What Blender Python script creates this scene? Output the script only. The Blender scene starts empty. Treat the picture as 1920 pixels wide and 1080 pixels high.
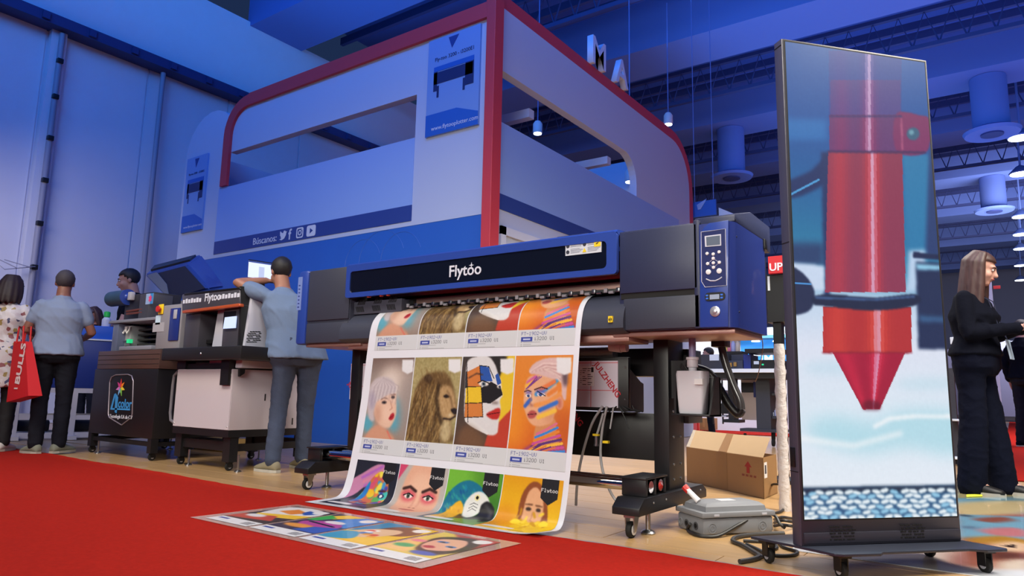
import bpy, bmesh, math, random
import numpy as np
from mathutils import Vector, Matrix
random.seed(7); rng = np.random.default_rng(7)
S = bpy.context.scene
COL = S.collection

# ------------------------------------------------------------------ camera
# world frame: x runs along the big printer's front, y goes back into the booth, z up, metres
FPX, PITCH, ROLL, YAW, CAMH = 1307.2, .15021, .020956, .61945, .70
_F0 = np.array([-math.sin(YAW), math.cos(YAW), 0]); _R0 = np.array([math.cos(YAW), math.sin(YAW), 0]); _Z0 = np.array([0, 0, 1.])
_F = _F0*math.cos(PITCH)+_Z0*math.sin(PITCH); _U0 = -_F0*math.sin(PITCH)+_Z0*math.cos(PITCH)
_R = _R0*math.cos(ROLL)+_U0*math.sin(ROLL); _U = -_R0*math.sin(ROLL)+_U0*math.cos(ROLL)
_C = np.array([0, 0, CAMH])
cd = bpy.data.cameras.new('camera'); cam = bpy.data.objects.new('camera', cd); COL.objects.link(cam)
cd.sensor_width = 36; cd.lens = FPX/1920*36; cd.clip_start = .05; cd.clip_end = 200
M4 = Matrix.Identity(4)
for i in range(3):
    M4[i][0] = _R[i]; M4[i][1] = _U[i]; M4[i][2] = -_F[i]; M4[i][3] = _C[i]
cam.matrix_world = M4
S.camera = cam

# ------------------------------------------------------------------ world, lamps, exposure
S.view_settings.view_transform = 'Standard'; S.view_settings.look = 'None'
S.view_settings.gamma = 1; S.view_settings.use_curve_mapping = False
S.view_settings.exposure = 0.0
W = bpy.data.worlds.new('world'); S.world = W; W.use_nodes = True
W.node_tree.nodes['Background'].inputs[0].default_value = (.16, .34, 1, 1)
W.node_tree.nodes['Background'].inputs[1].default_value = .07

def area(name, loc, target, sx, sy, power, color, spread=180):
    l = bpy.data.lights.new(name, 'AREA'); l.shape = 'RECTANGLE'; l.size = sx; l.size_y = sy
    l.energy = power; l.color = color; l.spread = math.radians(spread)
    o = bpy.data.objects.new(name, l); COL.objects.link(o); o.location = loc
    d = Vector(target)-Vector(loc); o.rotation_euler = d.to_track_quat('-Z', 'Y').to_euler()
    return o
WHT = (1, .95, .84); BLU = (.045, .27, 1)
area('hall_light_a', (-.7, .8, 4.7), (-2.1, 3.3, .3), 2.4, 1.6, 95, WHT, 120)
area('hall_light_b', (-5.6, .2, 4.7), (-6.6, 3.6, .4), 3, 1.6, 76, (1, .91, .72), 98)
area('added_front_fill', (-.5, -6.5, 3.4), (-3.0, 3.4, .5), 5, 2, 105, WHT, 70)  # added fill from behind the camera, reaches under the printer body
area('hall_light_c', (1.6, 4.6, 4.6), (-.2, 4.9, 0), 2.5, 2.5, 250, (1, .93, .78), 120)
area('hall_light_d', (-2.2, 7.6, 3.4), (-2.0, 7.4, 0), 3, 3, 135, WHT, 130)
area('added_wall_fill', (-11.6, 2.4, 4.0), (-14.3, 5.4, .8), 2, 1.2, 40, (1, .90, .90), 120)  # added to brighten only the lower part of the left wall
area('hall_light_f', (3, 17, 6), (2.5, 18, 0), 7, 7, 900, (1, .9, .95), 140)
area('added_far_fill', (3, 30, 5), (2.5, 42, 8), 8, 5, 1300, (.75, .78, 1), 170)  # added to lift the dark far end of the hall
area('added_far_booth_fill', (-4.6, 12.9, 3.3), (-5.4, 15.0, 1.0), 4, 1, 150, (1, .97, .93), 150)  # added to brighten the white wall of the far booth
area('added_blue_tint_a', (-9.5, .5, 9.2), (-13.5, 5.0, 7.0), 4, 2, 120, BLU, 130)  # this and the next blue lamps are added to tint the upper hall
area('added_blue_tint_b', (-5.0, 0.0, 9.2), (-7.5, 8.0, 6.5), 5, 2, 210, BLU, 120)
area('added_blue_tint_c', (-1.0, 3.0, 8.8), (-3.5, 9.0, 6.5), 5, 2, 170, BLU, 120)
area('added_blue_tint_up', (-6, 6, 7.6), (-6, 6.5, 12), 14, 12, 500, (.06, .34, 1))  # added uplight, with the next one, to turn the ceiling blue
area('added_blue_tint_up_far', (1, 18, 7.6), (1, 19, 12), 14, 14, 620, (.09, .36, 1))

# ------------------------------------------------------------------ helpers
def ray(x, y): return _F+_R*(x-960)/FPX+_U*(540-y)/FPX
def P(x, y, X=None, Y=None, Z=None):
    """the world point on the plane X=, Y= or Z= seen along a measured direction"""
    d = ray(x, y); a, v = (0, X) if X is not None else (1, Y) if Y is not None else (2, Z)
    return Vector(_C+d*((v-_C[a])/d[a]))
def PR(p):
    d = np.array(p, float)-_C
    return (960+FPX*(d@_R)/(d@_F), 540-FPX*(d@_U)/(d@_F))
def zat(x, y, py):
    lo, hi = -2., 12.
    for _ in range(50):
        m = (lo+hi)/2
        if PR((x, y, m))[1] > py: lo = m
        else: hi = m
    return lo
def lin(c):
    if isinstance(c, str): c = [int(c[i:i+2], 16) for i in (0, 2, 4)]
    return tuple(((v/255)/12.92 if v/255 <= .04045 else ((v/255+.055)/1.055)**2.4) for v in c[:3])
MATS = {}
def mat(name, color, rough=.5, metal=0, noise=0, nscale=20, bump=0, bscale=200, coat=0, emit=None, estr=1, trans=0, alpha=1, rand=0, stretch=None, ior=1.45, spec=.5):
    if name in MATS: return MATS[name]
    m = bpy.data.materials.new(name); m.use_nodes = True; t = m.node_tree; b = t.nodes['Principled BSDF']
    c = lin(color)+(1,)
    b.inputs['Base Color'].default_value = c; b.inputs['Roughness'].default_value = rough; b.inputs['Metallic'].default_value = metal
    b.inputs['Coat Weight'].default_value = coat; b.inputs['Transmission Weight'].default_value = trans; b.inputs['Alpha'].default_value = alpha
    b.inputs['IOR'].default_value = ior; b.inputs['Specular IOR Level'].default_value = spec
    tc = None
    def coord():
        nonlocal tc
        if tc is None:
            tcn = t.nodes.new('ShaderNodeTexCoord'); mp = t.nodes.new('ShaderNodeMapping')
            t.links.new(tcn.outputs['Object'], mp.inputs[0])
            if stretch: mp.inputs['Scale'].default_value = stretch
            tc = mp.outputs[0]
        return tc
    last = None
    if noise:
        n = t.nodes.new('ShaderNodeTexNoise'); n.inputs['Scale'].default_value = nscale; n.inputs['Detail'].default_value = 5
        t.links.new(coord(), n.inputs['Vector'])
        mx = t.nodes.new('ShaderNodeMix'); mx.data_type = 'RGBA'
        mx.inputs['A'].default_value = tuple(v*(1-noise) for v in c[:3])+(1,); mx.inputs['B'].default_value = tuple(min(1, v*(1+noise)) for v in c[:3])+(1,)
        t.links.new(n.outputs['Fac'], mx.inputs['Factor']); last = mx.outputs['Result']
    if rand:
        oi = t.nodes.new('ShaderNodeObjectInfo'); hs = t.nodes.new('ShaderNodeHueSaturation')
        mr = t.nodes.new('ShaderNodeMapRange'); mr.inputs['To Min'].default_value = 1-rand; mr.inputs['To Max'].default_value = 1+rand
        t.links.new(oi.outputs['Random'], mr.inputs[0]); t.links.new(mr.outputs[0], hs.inputs['Value'])
        if last: t.links.new(last, hs.inputs['Color'])
        else: hs.inputs['Color'].default_value = c
        last = hs.outputs[0]
    if last: t.links.new(last, b.inputs['Base Color'])
    if bump:
        n = t.nodes.new('ShaderNodeTexNoise'); n.inputs['Scale'].default_value = bscale; n.inputs['Detail'].default_value = 3
        t.links.new(coord(), n.inputs['Vector'])
        bp = t.nodes.new('ShaderNodeBump'); bp.inputs['Strength'].default_value = bump; bp.inputs['Distance'].default_value = .01
        t.links.new(n.outputs['Fac'], bp.inputs['Height']); t.links.new(bp.outputs[0], b.inputs['Normal'])
    if emit is not None:
        b.inputs['Emission Color'].default_value = lin(emit)+(1,); b.inputs['Emission Strength'].default_value = estr
    MATS[name] = m; return m
def paintmat(name, rough=.5, emit=0, coat=0):
    if name in MATS: return MATS[name]
    m = bpy.data.materials.new(name); m.use_nodes = True; t = m.node_tree; b = t.nodes['Principled BSDF']
    a = t.nodes.new('ShaderNodeAttribute'); a.attribute_name = 'print'
    b.inputs['Roughness'].default_value = rough; b.inputs['Coat Weight'].default_value = coat
    if emit:
        b.inputs['Base Color'].default_value = (.01, .01, .012, 1)
        t.links.new(a.outputs['Color'], b.inputs['Emission Color']); b.inputs['Emission Strength'].default_value = emit
    else: t.links.new(a.outputs['Color'], b.inputs['Base Color'])
    MATS[name] = m; return m

class MB:
    """collects shapes into one mesh"""
    def __init__(s): s.b = bmesh.new()
    def box(s, x0, x1, y0, y1, z0, z1, bev=0, M=None):
        r = bmesh.ops.create_cube(s.b, size=1)
        for v in r['verts']:
            v.co = Vector(((x0+x1)/2+v.co.x*(x1-x0), (y0+y1)/2+v.co.y*(y1-y0), (z0+z1)/2+v.co.z*(z1-z0)))
            if M: v.co = M @ v.co
        if bev:
            es = {e for v in r['verts'] for e in v.link_edges}
            bmesh.ops.bevel(s.b, geom=list(es), offset=bev, segments=2, affect='EDGES', profile=.5)
        return s
    def prism(s, pts, off, bev=0):
        """pts: planar polygon of Vectors; off: extrusion Vector"""
        pts = [Vector(p) for p in pts]; off = Vector(off)
        a = [s.b.verts.new(p) for p in pts]; c = [s.b.verts.new(p+off) for p in pts]; n = len(pts)
        fs = [s.b.faces.new(a), s.b.faces.new(c[::-1])]
        for i in range(n): fs.append(s.b.faces.new((a[i], c[i], c[(i+1) % n], a[(i+1) % n])))
        bmesh.ops.recalc_face_normals(s.b, faces=fs)
        if bev: bmesh.ops.bevel(s.b, geom=list({e for f in fs for e in f.edges}), offset=bev, segments=2, affect='EDGES', profile=.5)
        return s
    def loft2(s, A, B):
        a = [s.b.verts.new(Vector(p)) for p in A]; c = [s.b.verts.new(Vector(p)) for p in B]; n = len(A)
        fs = [s.b.faces.new(a), s.b.faces.new(c[::-1])]
        for i in range(n): fs.append(s.b.faces.new((a[i], c[i], c[(i+1) % n], a[(i+1) % n])))
        bmesh.ops.recalc_face_normals(s.b, faces=fs); return s
    def rings(s, rs, close=True):
        n = len(rs[0]); V = [[s.b.verts.new(p) for p in r] for r in rs]; fs = []
        for i in range(len(rs)-1):
            for k in range(n): fs.append(s.b.faces.new((V[i][k], V[i][(k+1) % n], V[i+1][(k+1) % n], V[i+1][k])))
        if close: fs.append(s.b.faces.new(V[0][::-1])); fs.append(s.b.faces.new(V[-1]))
        bmesh.ops.recalc_face_normals(s.b, faces=fs); return s
    def tube(s, pts, r, n=10, close=True):
        pts = [Vector(p) for p in pts]; rr = r if hasattr(r, '__len__') else [r]*len(pts)
        rs = []; up = None
        for i, p in enumerate(pts):
            d = (pts[min(i+1, len(pts)-1)]-pts[max(i-1, 0)])
            if d.length < 1e-9: d = Vector((0, 0, 1))
            d.normalize()
            if up is None:
                up = Vector((0, 0, 1)) if abs(d.z) < .9 else Vector((1, 0, 0))
            up = (up-d*up.dot(d))
            if up.length < 1e-6: up = d.orthogonal()
            up.normalize(); sd = d.cross(up)
            rs.append([p+(up*math.cos(2*math.pi*k/n)+sd*math.sin(2*math.pi*k/n))*rr[i] for k in range(n)])
        return s.rings(rs, close)
    def cyl(s, p0, p1, r, n=20, r2=None): return s.tube([p0, p1], [r, r if r2 is None else r2], n)
    def lathe(s, c, prof, n=24, axis=(0, 0, 1)):
        """prof: list of (radius, height) along axis from c"""
        ax = Vector(axis).normalized(); e = ax.orthogonal().normalized(); f = ax.cross(e); c = Vector(c)
        return s.rings([[c+ax*h+(e*math.cos(2*math.pi*k/n)+f*math.sin(2*math.pi*k/n))*max(r, 1e-4) for k in range(n)] for r, h in prof])
    def ell(s, c, r, M=None, n=20):
        q = bmesh.ops.create_uvsphere(s.b, u_segments=n, v_segments=n*2//3, radius=1)
        for v in q['verts']:
            p = Vector((v.co.x*r[0], v.co.y*r[1], v.co.z*r[2]))+Vector(c)
            v.co = M @ p if M else p
        return s
    def mesh(s, name):
        me = bpy.data.meshes.new(name); s.b.to_mesh(me); s.b.free(); return me

def link(name, me, m, parent=None, smooth=False, auto=False):
    o = bpy.data.objects.new(name, me); COL.objects.link(o)
    if m: me.materials.clear(); me.materials.append(m)
    if smooth:
        me.polygons.foreach_set('use_smooth', [True]*len(me.polygons))
        if auto: me.set_sharp_from_angle(angle=math.radians(38))
    if parent is not None:
        o.parent = parent; o.matrix_parent_inverse = parent_world(parent).inverted()
    return o
def parent_world(o):
    m = o.matrix_basis.copy()
    if o.parent: m = parent_world(o.parent) @ o.matrix_parent_inverse @ m
    return m
def part(name, mb, m, parent, smooth=True, label=None):
    o = link(name, mb.mesh(name), m, parent, smooth, True)
    if label: o['label'] = label
    return o
def tag(o, label, cat, group=None, kind=None):
    if label: o['label'] = label
    if cat: o['category'] = cat
    if group: o['group'] = group
    if kind: o['kind'] = kind
    return o
def thing(name, label, cat, loc=(0, 0, 0), group=None):
    o = bpy.data.objects.new(name, None); COL.objects.link(o); o.location = loc; o.empty_display_size = .1
    return tag(o, label, cat, group)
def solo(name, mb, m, label, cat, group=None, smooth=True):
    return tag(part(name, mb, m, None, smooth), label, cat, group)
def struct(name, mb, m, label=None, parent=None, smooth=False):
    o = part(name, mb, m, parent, smooth)
    if parent is None: o['kind'] = 'structure'
    if label: o['label'] = label
    return o
def copytree(r, off, label, group=None):
    c = r.copy(); COL.objects.link(c); c.location = r.location+Vector(off); c['label'] = label
    if group: c['group'] = group
    def rec(src, dst):
        for ch in src.children:
            k = ch.copy(); COL.objects.link(k); k.parent = dst; rec(ch, k)
    rec(r, c); return c
def quadY(px, Y): return [P(x, y, Y=Y) for x, y in px]
def quadX(px, X): return [P(x, y, X=X) for x, y in px]
def rectY(x0, y0, x1, y1, Y):
    """axis-aligned rectangle on plane Y through two measured opposite corners -> x0,x1,z0,z1"""
    a = P(x0, y0, Y=Y); b = P(x1, y1, Y=Y)
    return min(a.x, b.x), max(a.x, b.x), min(a.z, b.z), max(a.z, b.z)
def boxY(mb, x0, y0, x1, y1, Y, d, bev=0):
    a, b, c, e = rectY(x0, y0, x1, y1, Y); return mb.box(a, b, Y, Y+d, c, e, bev)
def text(s, size, org, right, up, m, parent, name='lettering', depth=.002, bold=0, align='LEFT', shear=0, sx=1):
    cu = bpy.data.curves.new(name, 'FONT'); cu.body = s; cu.size = size; cu.extrude = depth; cu.offset = bold*size
    cu.align_x = align; cu.resolution_u = 3; cu.shear = shear
    o = bpy.data.objects.new('tmp', cu); COL.objects.link(o)
    dg = bpy.context.evaluated_depsgraph_get(); me = bpy.data.meshes.new_from_object(o.evaluated_get(dg))
    bpy.data.objects.remove(o); bpy.data.curves.remove(cu)
    r = Vector(right).normalized(); u = Vector(up); u = (u-r*u.dot(r)).normalized(); n = r.cross(u)
    M = Matrix.Identity(4)
    for i in range(3): M[i][0] = r[i]*sx; M[i][1] = u[i]; M[i][2] = n[i]; M[i][3] = org[i]
    me.transform(M); me.name = name
    return link(name, me, m, parent)

# ---- flat prints: a small raster painter; the colours go into a mesh attribute
class Cv:
    def __init__(s, w, h, quad=None, bg=(255, 255, 255)):
        s.w, s.h, s.k = w, h, .9; s.a = np.ones((h, w, 3))*np.array(bg, float)
        s.u, s.v = np.meshgrid((np.arange(w)+.5)/w, (np.arange(h)+.5)/h); s.Hm = None
        if quad is not None:   # photo-side quad TL,TR,BR,BL -> unit square
            A = []
            for (x, y), (u, v) in zip(quad, ((0, 0), (1, 0), (1, 1), (0, 1))):
                A.append([x, y, 1, 0, 0, 0, -u*x, -u*y, -u]); A.append([0, 0, 0, x, y, 1, -v*x, -v*y, -v])
            s.Hm = np.linalg.svd(np.array(A, float))[2][-1].reshape(3, 3)
    def uv(s, pts):
        pts = np.array(pts, float)
        if s.Hm is None: return pts
        q = np.c_[pts, np.ones(len(pts))] @ s.Hm.T; return q[:, :2]/q[:, 2:]
    def _spl(s, p, n=8):
        out = []; N = len(p)
        for i in range(N):
            a, b, c, d = p[i-1], p[i], p[(i+1) % N], p[(i+2) % N]
            for k in range(n):
                t = k/n; out.append(.5*((2*b)+(-a+c)*t+(2*a-5*b+4*c-d)*t*t+(-a+3*b-3*c+d)*t**3))
        return np.array(out)
    def _mask(s, p):
        m = np.zeros(s.u.shape, bool); N = len(p)
        for i in range(N):
            (x0, y0), (x1, y1) = p[i], p[(i+1) % N]
            if y0 == y1: continue
            m ^= ((s.v >= min(y0, y1)) & (s.v < max(y0, y1)) & (s.u < x0+(s.v-y0)*(x1-x0)/(y1-y0)))
        return m.astype(float)
    def _blur(s, m, r):
        if r <= 0: return m
        k = int(max(1, r))
        for _ in range(2):
            for ax in (0, 1):
                pd = [(k, k) if i == ax else (0, 0) for i in range(2)]
                c = np.cumsum(np.pad(m, pd, mode='edge'), axis=ax)
                c = np.concatenate([np.zeros_like(np.take(c, [0], axis=ax)), c], axis=ax); n = m.shape[ax]
                m = (np.take(c, range(2*k+1, 2*k+1+n), axis=ax)-np.take(c, range(0, n), axis=ax))/(2*k+1)
        return m
    def put(s, m, col, al=1):
        m = (m*al)[..., None]; s.a = s.a*(1-m)+np.array(col, float)*m; return s
    def poly(s, pts, col, soft=0, al=1, curve=False):
        p = s.uv(pts)
        if curve: p = s._spl(p)
        return s.put(s._blur(s._mask(p), soft), col, al)
    def blob(s, pts, col, soft=1, al=1): return s.poly(pts, col, soft, al, True)
    def ell(s, c, rx, ry, col, soft=1, al=1, rot=0):
        t = np.linspace(0, 2*np.pi, 28)[:-1]; x = rx*np.cos(t); y = ry*np.sin(t); cr, sr = math.cos(rot), math.sin(rot)
        return s.poly(np.c_[c[0]+x*cr-y*sr, c[1]+x*sr+y*cr], col, soft, al)
    def line(s, pts, w, col, soft=0, al=1):
        p = s.uv(pts); m = np.zeros(s.u.shape); asp = s.h/s.w
        for (x0, y0), (x1, y1) in zip(p[:-1], p[1:]):
            dx, dy = x1-x0, (y1-y0)*asp; L = dx*dx+dy*dy+1e-12
            t = np.clip(((s.u-x0)*dx+(s.v-y0)*asp*dy)/L, 0, 1)
            d = np.hypot(s.u-x0-t*dx, (s.v-y0)*asp-t*dy); m = np.maximum(m, (d < w/2))
        return s.put(s._blur(m.astype(float), soft), col, al)
    def vgrad(s, stops):
        vs = [q[0] for q in stops]
        s.a = np.stack([np.interp(s.v, vs, [q[1][i] for q in stops]) for i in range(3)], -1); return s
    def noise(s, amp, kx=1, ky=1, mask=None, mono=True):
        n = rng.normal(size=(s.h//ky+2, s.w//kx+2)).repeat(ky, 0).repeat(kx, 1)[:s.h, :s.w]
        n = s._blur(n, 1); s.a = np.clip(s.a+(n*amp*(1 if mask is None else mask))[..., None], 0, 255); return s
    def maskof(s, pts, soft=0): return s._blur(s._mask(s._spl(s.uv(pts))), soft)
    def word(s, t, u, v, size, col):
        """5x7 dot lettering; u, v of the top left, size = dot in columns"""
        for ch in t:
            g = FONT57.get(ch)
            if g:
                for r in range(7):
                    for c in range(5):
                        if g[r] >> (4-c) & 1:
                            x = int(u*s.w+c*size); y = int(v*s.h+r*size)
                            s.a[y:y+max(1, int(size)), x:x+max(1, int(size))] = col
            u += 6*size/s.w
        return s
FONT57 = {'F': (31, 16, 16, 30, 16, 16, 16), 'T': (31, 4, 4, 4, 4, 4, 4), '-': (0, 0, 0, 31, 0, 0, 0), '1': (4, 12, 4, 4, 4, 4, 14),
 '9': (14, 17, 17, 15, 1, 2, 12), '0': (14, 17, 17, 17, 17, 17, 14), '2': (14, 17, 1, 2, 4, 8, 31), 'U': (17, 17, 17, 17, 17, 17, 14),
 'V': (17, 17, 17, 17, 17, 10, 4), 'i': (4, 0, 12, 4, 4, 4, 14), '3': (30, 1, 1, 14, 1, 1, 30), 'l': (12, 4, 4, 4, 4, 4, 14),
 'y': (0, 0, 17, 17, 15, 1, 14), 't': (8, 8, 30, 8, 8, 9, 6), 'o': (0, 0, 14, 17, 17, 17, 14), 'E': (31, 16, 16, 30, 16, 16, 31),
 'P': (30, 17, 17, 30, 16, 16, 16), 'S': (15, 16, 16, 14, 1, 1, 30), 'O': (14, 17, 17, 17, 17, 17, 14), 'N': (17, 25, 21, 19, 17, 17, 17)}
def printed(name, cv, fpos, m, parent, top=0, bot=1):
    """a flat sheet following fpos(u, v); the painter's colours become the 'print' attribute"""
    h, w = cv.h, cv.w
    pos = fpos(cv.u, cv.v)
    me = bpy.data.meshes.new(name); nv = w*h; nf = (w-1)*(h-1)
    me.vertices.add(nv); me.vertices.foreach_set('co', pos.reshape(-1).astype(np.float32))
    i = np.arange(nv).reshape(h, w); f = np.stack([i[:-1, :-1], i[1:, :-1], i[1:, 1:], i[:-1, 1:]], -1).reshape(-1)
    me.loops.add(nf*4); me.loops.foreach_set('vertex_index', f.astype(np.int32))
    me.polygons.add(nf); me.polygons.foreach_set('loop_start', (np.arange(nf)*4).astype(np.int32))
    me.update(calc_edges=True)
    c = np.clip(cv.a/255*cv.k, 0, 1); c = np.where(c <= .04045, c/12.92, ((c+.055)/1.055)**2.4)
    at = me.attributes.new('print', 'FLOAT_COLOR', 'POINT')
    at.data.foreach_set('color', np.concatenate([c, np.ones((h, w, 1))], -1).reshape(-1).astype(np.float32))
    return link(name, me, m, parent, smooth=True)

# ------------------------------------------------------------------ materials
charcoal = mat('charcoal powder coat', (54, 57, 72), .45, noise=.12, nscale=90, bump=.04, bscale=900)
navygrey = mat('slate grey coat', (42, 48, 78), .42, noise=.1, nscale=60, bump=.04, bscale=900)
blackm = mat('black coated metal', (24, 24, 28), .42, bump=.03, bscale=700)
black = mat('black plastic', (18, 18, 21), .4)
deepblack = mat('dark recess', (9, 9, 11), .7)
bluec = mat('blue cover coat', (40, 66, 150), .33, noise=.05, nscale=60, coat=.2)
bluedk = mat('deep blue coat', (34, 50, 122), .36, noise=.05, nscale=60, coat=.2)
chrome = mat('polished chrome', (215, 215, 220), .08, 1)
steel = mat('brushed steel', (170, 172, 178), .32, 1)
brownrail = mat('bronze anodised rail', (170, 134, 126), .38, .4)
glassdk = mat('smoked glass', (14, 18, 32), .07, coat=.5)
whitep = mat('white plastic', (226, 226, 230), .4)
rubber = mat('black rubber', (20, 20, 21), .75)
lightgrey = mat('light grey plastic', (168, 168, 178), .45)
midgrey = mat('mid grey coat', (116, 116, 124), .5, noise=.1, nscale=30)
silverw = mat('silver print', (205, 208, 222), .35)
orangem = mat('orange anodised strip', (190, 88, 52), .3, .3)
yellow = mat('yellow plastic', (232, 200, 40), .45)
redm = mat('red plastic', (196, 44, 40), .45)
pmat = paintmat('printed paper', .38, coat=.15)

# ------------------------------------------------------------------ setting: floor, walls, ceiling
woodp = mat('oak laminate', (190, 152, 104), .3, noise=.28, nscale=5, stretch=(.7, 9, 1), rand=.07, coat=.25)
fl = MB(); fl.box(-30, 40, -12, 70, -.08, -.006)
floor = struct('floor', fl, mat('far laminate', (186, 150, 106), .3, noise=.2, nscale=4, stretch=(.6, 8, 1), coat=.25), 'pale wood laminate floor of the exhibition stand')
pl = MB(); pl.box(0, 1.496, 0, .2465, -.006, 0, .0012); plme = pl.mesh('plank'); plme.materials.append(woodp)
k = 0
for r in range(20):
    off = (r*.61) % 1.5
    for c in range(8):
        x = -9.6+c*1.5-off+1.0; y = 2.98+r*.25
        if x > .8 or k > 290: continue
        o = bpy.data.objects.new('plank', plme); COL.objects.link(o); o.location = (x, y, 0); o.parent = floor; k += 1

# red carpet in front, with an uneven cut edge and a few low ripples
redc = mat('red carpet pile', (172, 36, 26), .95, spec=.08, noise=.25, nscale=60, bump=.6, bscale=900)
cm = bmesh.new(); nx, ny = 150, 26; V = []
for j in range(ny):
    row = []
    for i in range(nx):
        x = -13+i*(14.5/(nx-1)); e = 3.055+.018*math.sin(x*3.1)+.02*math.sin(x*1.27+1)+.006*math.sin(x*23)
        if x < -5: e += .10*min(1, (-5-x)/1.5)
        y = -3+(e+3)*(j/(ny-1))**.6
        z = .009
        if x < -4.5 and y > 2.2: z += .016*max(0, math.sin(x*4.2+y*3))*min(1, (-4.5-x))*max(0, 1-abs(y-2.8)/.5)
        row.append(cm.verts.new((x, y, z)))
    V.append(row)
for j in range(ny-1):
    for i in range(nx-1): cm.faces.new((V[j][i], V[j][i+1], V[j+1][i+1], V[j+1][i]))
ed = [V[-1][i] for i in range(nx)]; lo = [cm.verts.new((v.co.x, v.co.y, .0003)) for v in ed]
for i in range(nx-1): cm.faces.new((ed[i+1], ed[i], lo[i], lo[i+1]))
me = bpy.data.meshes.new('carpet'); cm.to_mesh(me); cm.free()
carpet = tag(link('carpet', me, redc, None, True), 'red carpet covering the aisle floor in the foreground', 'carpet')
tp = MB()
tape = [(x, 3.09+.02*math.sin(x*3.1)+.02*math.sin(x*1.27+1)) for x in np.linspace(-2.05, -.62, 30)]
for (xa, ya), (xb, yb) in zip(tape[:-1], tape[1:]):
    tp.prism([(xa, ya-.05, .001), (xb, yb-.05, .001), (xb, yb+.006+.006*math.sin(xb*40), .001), (xa, ya+.006+.006*math.sin(xa*40), .001)], (0, 0, .0015))
part('edge_tape', tp, mat('silver tape', (150, 150, 152), .3, .4), carpet, False, 'crumpled silver tape along the carpet edge')

# hall wall on the left: hung white panels with columns, pipe and junction boxes
wallm = mat('white wall sheet', (214, 214, 224), .8, noise=.04, nscale=2)
wl = MB(); wl.box(-14.6, -14.3, -8, 22, 0, 9.4); wleft = struct('wall_left', wl, wallm, 'tall white hall wall on the left')
seam = [-1.2, 1.3, 3.2, 4.85, 5.15, 6.75, 8.6, 10.6, 12.6]
for a, b in zip(seam[:-1], seam[1:]):
    m = MB(); m.box(-14.3, -14.27 if b-a > .5 else -14.12, a+.02, b-.02, 0, 7.25); part('wall_panel', m, wallm, wleft, False)
m = MB(); m.box(-14.3, -13.9, -6, 20, 7.25, 7.45)
for y in np.arange(-5, 20, .8): m.box(-14.0, -13.85, y, y+.12, 7.28, 7.42)
struct('trim_1', m, mat('dark truss', (52, 62, 110), .6), 'dark truss rail along the top of the left wall')
for i, y in enumerate((5.02, 6.95)):
    m = MB(); m.cyl((-14.06, y, 0), (-14.06, y, 7.2), .05, 12); o = part('wall_pipe', m, mat('grey pipe', (150, 150, 165), .5), wleft)
    if i == 0:
        for z in (2.7, 3.5, 4.3, 5.1, 5.9, 6.6):
            m = MB(); m.box(-14.08, -13.98, y-.05, y+.05, z, z+.09, .01); part('electrical_box', m, blackm, o)
m = MB()
for q in range(3): m.tube([(-13.98, 5.02, 2.75), (-13.9, 4.9-.18*q, 2.72-.05*q), (-14.0, 4.55-.1*q, 2.8)], .008, 6)
part('bracket', m, mat('grey pipe', (150, 150, 165), .5), wleft)

# far walls and ceiling
wb = MB(); wb.box(-30, 40, 58, 58.3, 0, 12); struct('wall_back', wb, mat('far grey wall', (120, 122, 140), .8), 'far end wall of the hall')
wr = MB(); wr.box(26, 26.3, -12, 58, 0, 12); struct('wall_right', wr, mat('far grey wall', (120, 122, 140), .8), 'far right wall of the hall')
ce = MB(); ce.box(-14.6, 26, -12, 58, 10.6, 10.8)
ceil = struct('ceiling', ce, mat('ceiling deck blue tint', (70, 104, 180), .8, noise=.06, nscale=1), 'hall ceiling with beams and ducts, coloured to look blue lit')  # the added blue light is put into the deck colour too
beamm = mat('ceiling beam blue tint', (104, 126, 190), .7); trussm = mat('truss steel', (60, 70, 120), .6)  # beam and truss colours carry the same added blue tint
for y in (9, 15.2, 20.8, 25.5, 31, 37.5, 45, 53):
    m = MB(); m.box(-14.4, 25.9, y, y+1.5, 9.3, 10.6); part('ceiling_beam', m, beamm, ceil, False)
for y in (12.6, 18.2, 23.4, 28.8, 34.6, 41.5, 49):
    m = MB()
    for z in (9.0, 9.9):
        m.box(-14.2, 25.8, y-.06, y+.06, z, z+.1); 
    for x in np.arange(-14, 25, .55): m.tube([(x, y, 9.08), (x+.28, y, 9.92), (x+.55, y, 9.08)], .022, 5)
    o = part('ceiling_truss', m, trussm, ceil, False)
    for dy in (-1.5, -.9, .9, 1.5):
        m = MB(); m.box(-14.2, 25.8, y+dy-.05, y+dy+.05, 9.95, 10.15); part('purlin', m, trussm, o, False)
def air_drum(x, y, z, lab):
    t = thing('air_diffuser', lab, 'air vent', (x, y, z), 'round air diffusers under the ceiling')
    m = MB(); m.lathe((x, y, z), [(.42, .12), (.42, 9.29-z)], 24); part('duct_neck', m, beamm, t)
    m = MB(); m.lathe((x, y, z), [(.28, .0), (.62, -.02), (.66, .06), (.44, .16), (.42, .14)], 28); part('diffuser_ring', m, beamm, t)
    m = MB(); m.lathe((x, y, z), [(.02, -.05), (.26, -.04), (.26, 0), (.02, .0)], 20); part('diffuser_core', m, trussm, t)
air_drum(.058, 21.6, 7.74, 'nearer round white air diffuser above the tall screen, upper right')
air_drum(-.05, 31.7, 7.97, 'farther round air diffuser hanging below the upper right one')
air_drum(-6.84, 21.6, 7.68, 'round white air diffuser above the printer end, left of the screen')
lampm = mat('lamp glow', (255, 255, 255), emit=(235, 245, 255), estr=6)
lampdim = mat('lamp glow small', (255, 255, 255), emit=(220, 235, 255), estr=5)
lp = [(.70, 23.2), (.73, 27.0), (.79, 33.4), (.82, 37), (.84, 40.5), (.88, 45.5), (.92, 51)]
wd = ['nearest and highest', 'second nearest', 'third', 'fourth', 'fifth', 'sixth', 'farthest and lowest']
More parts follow.
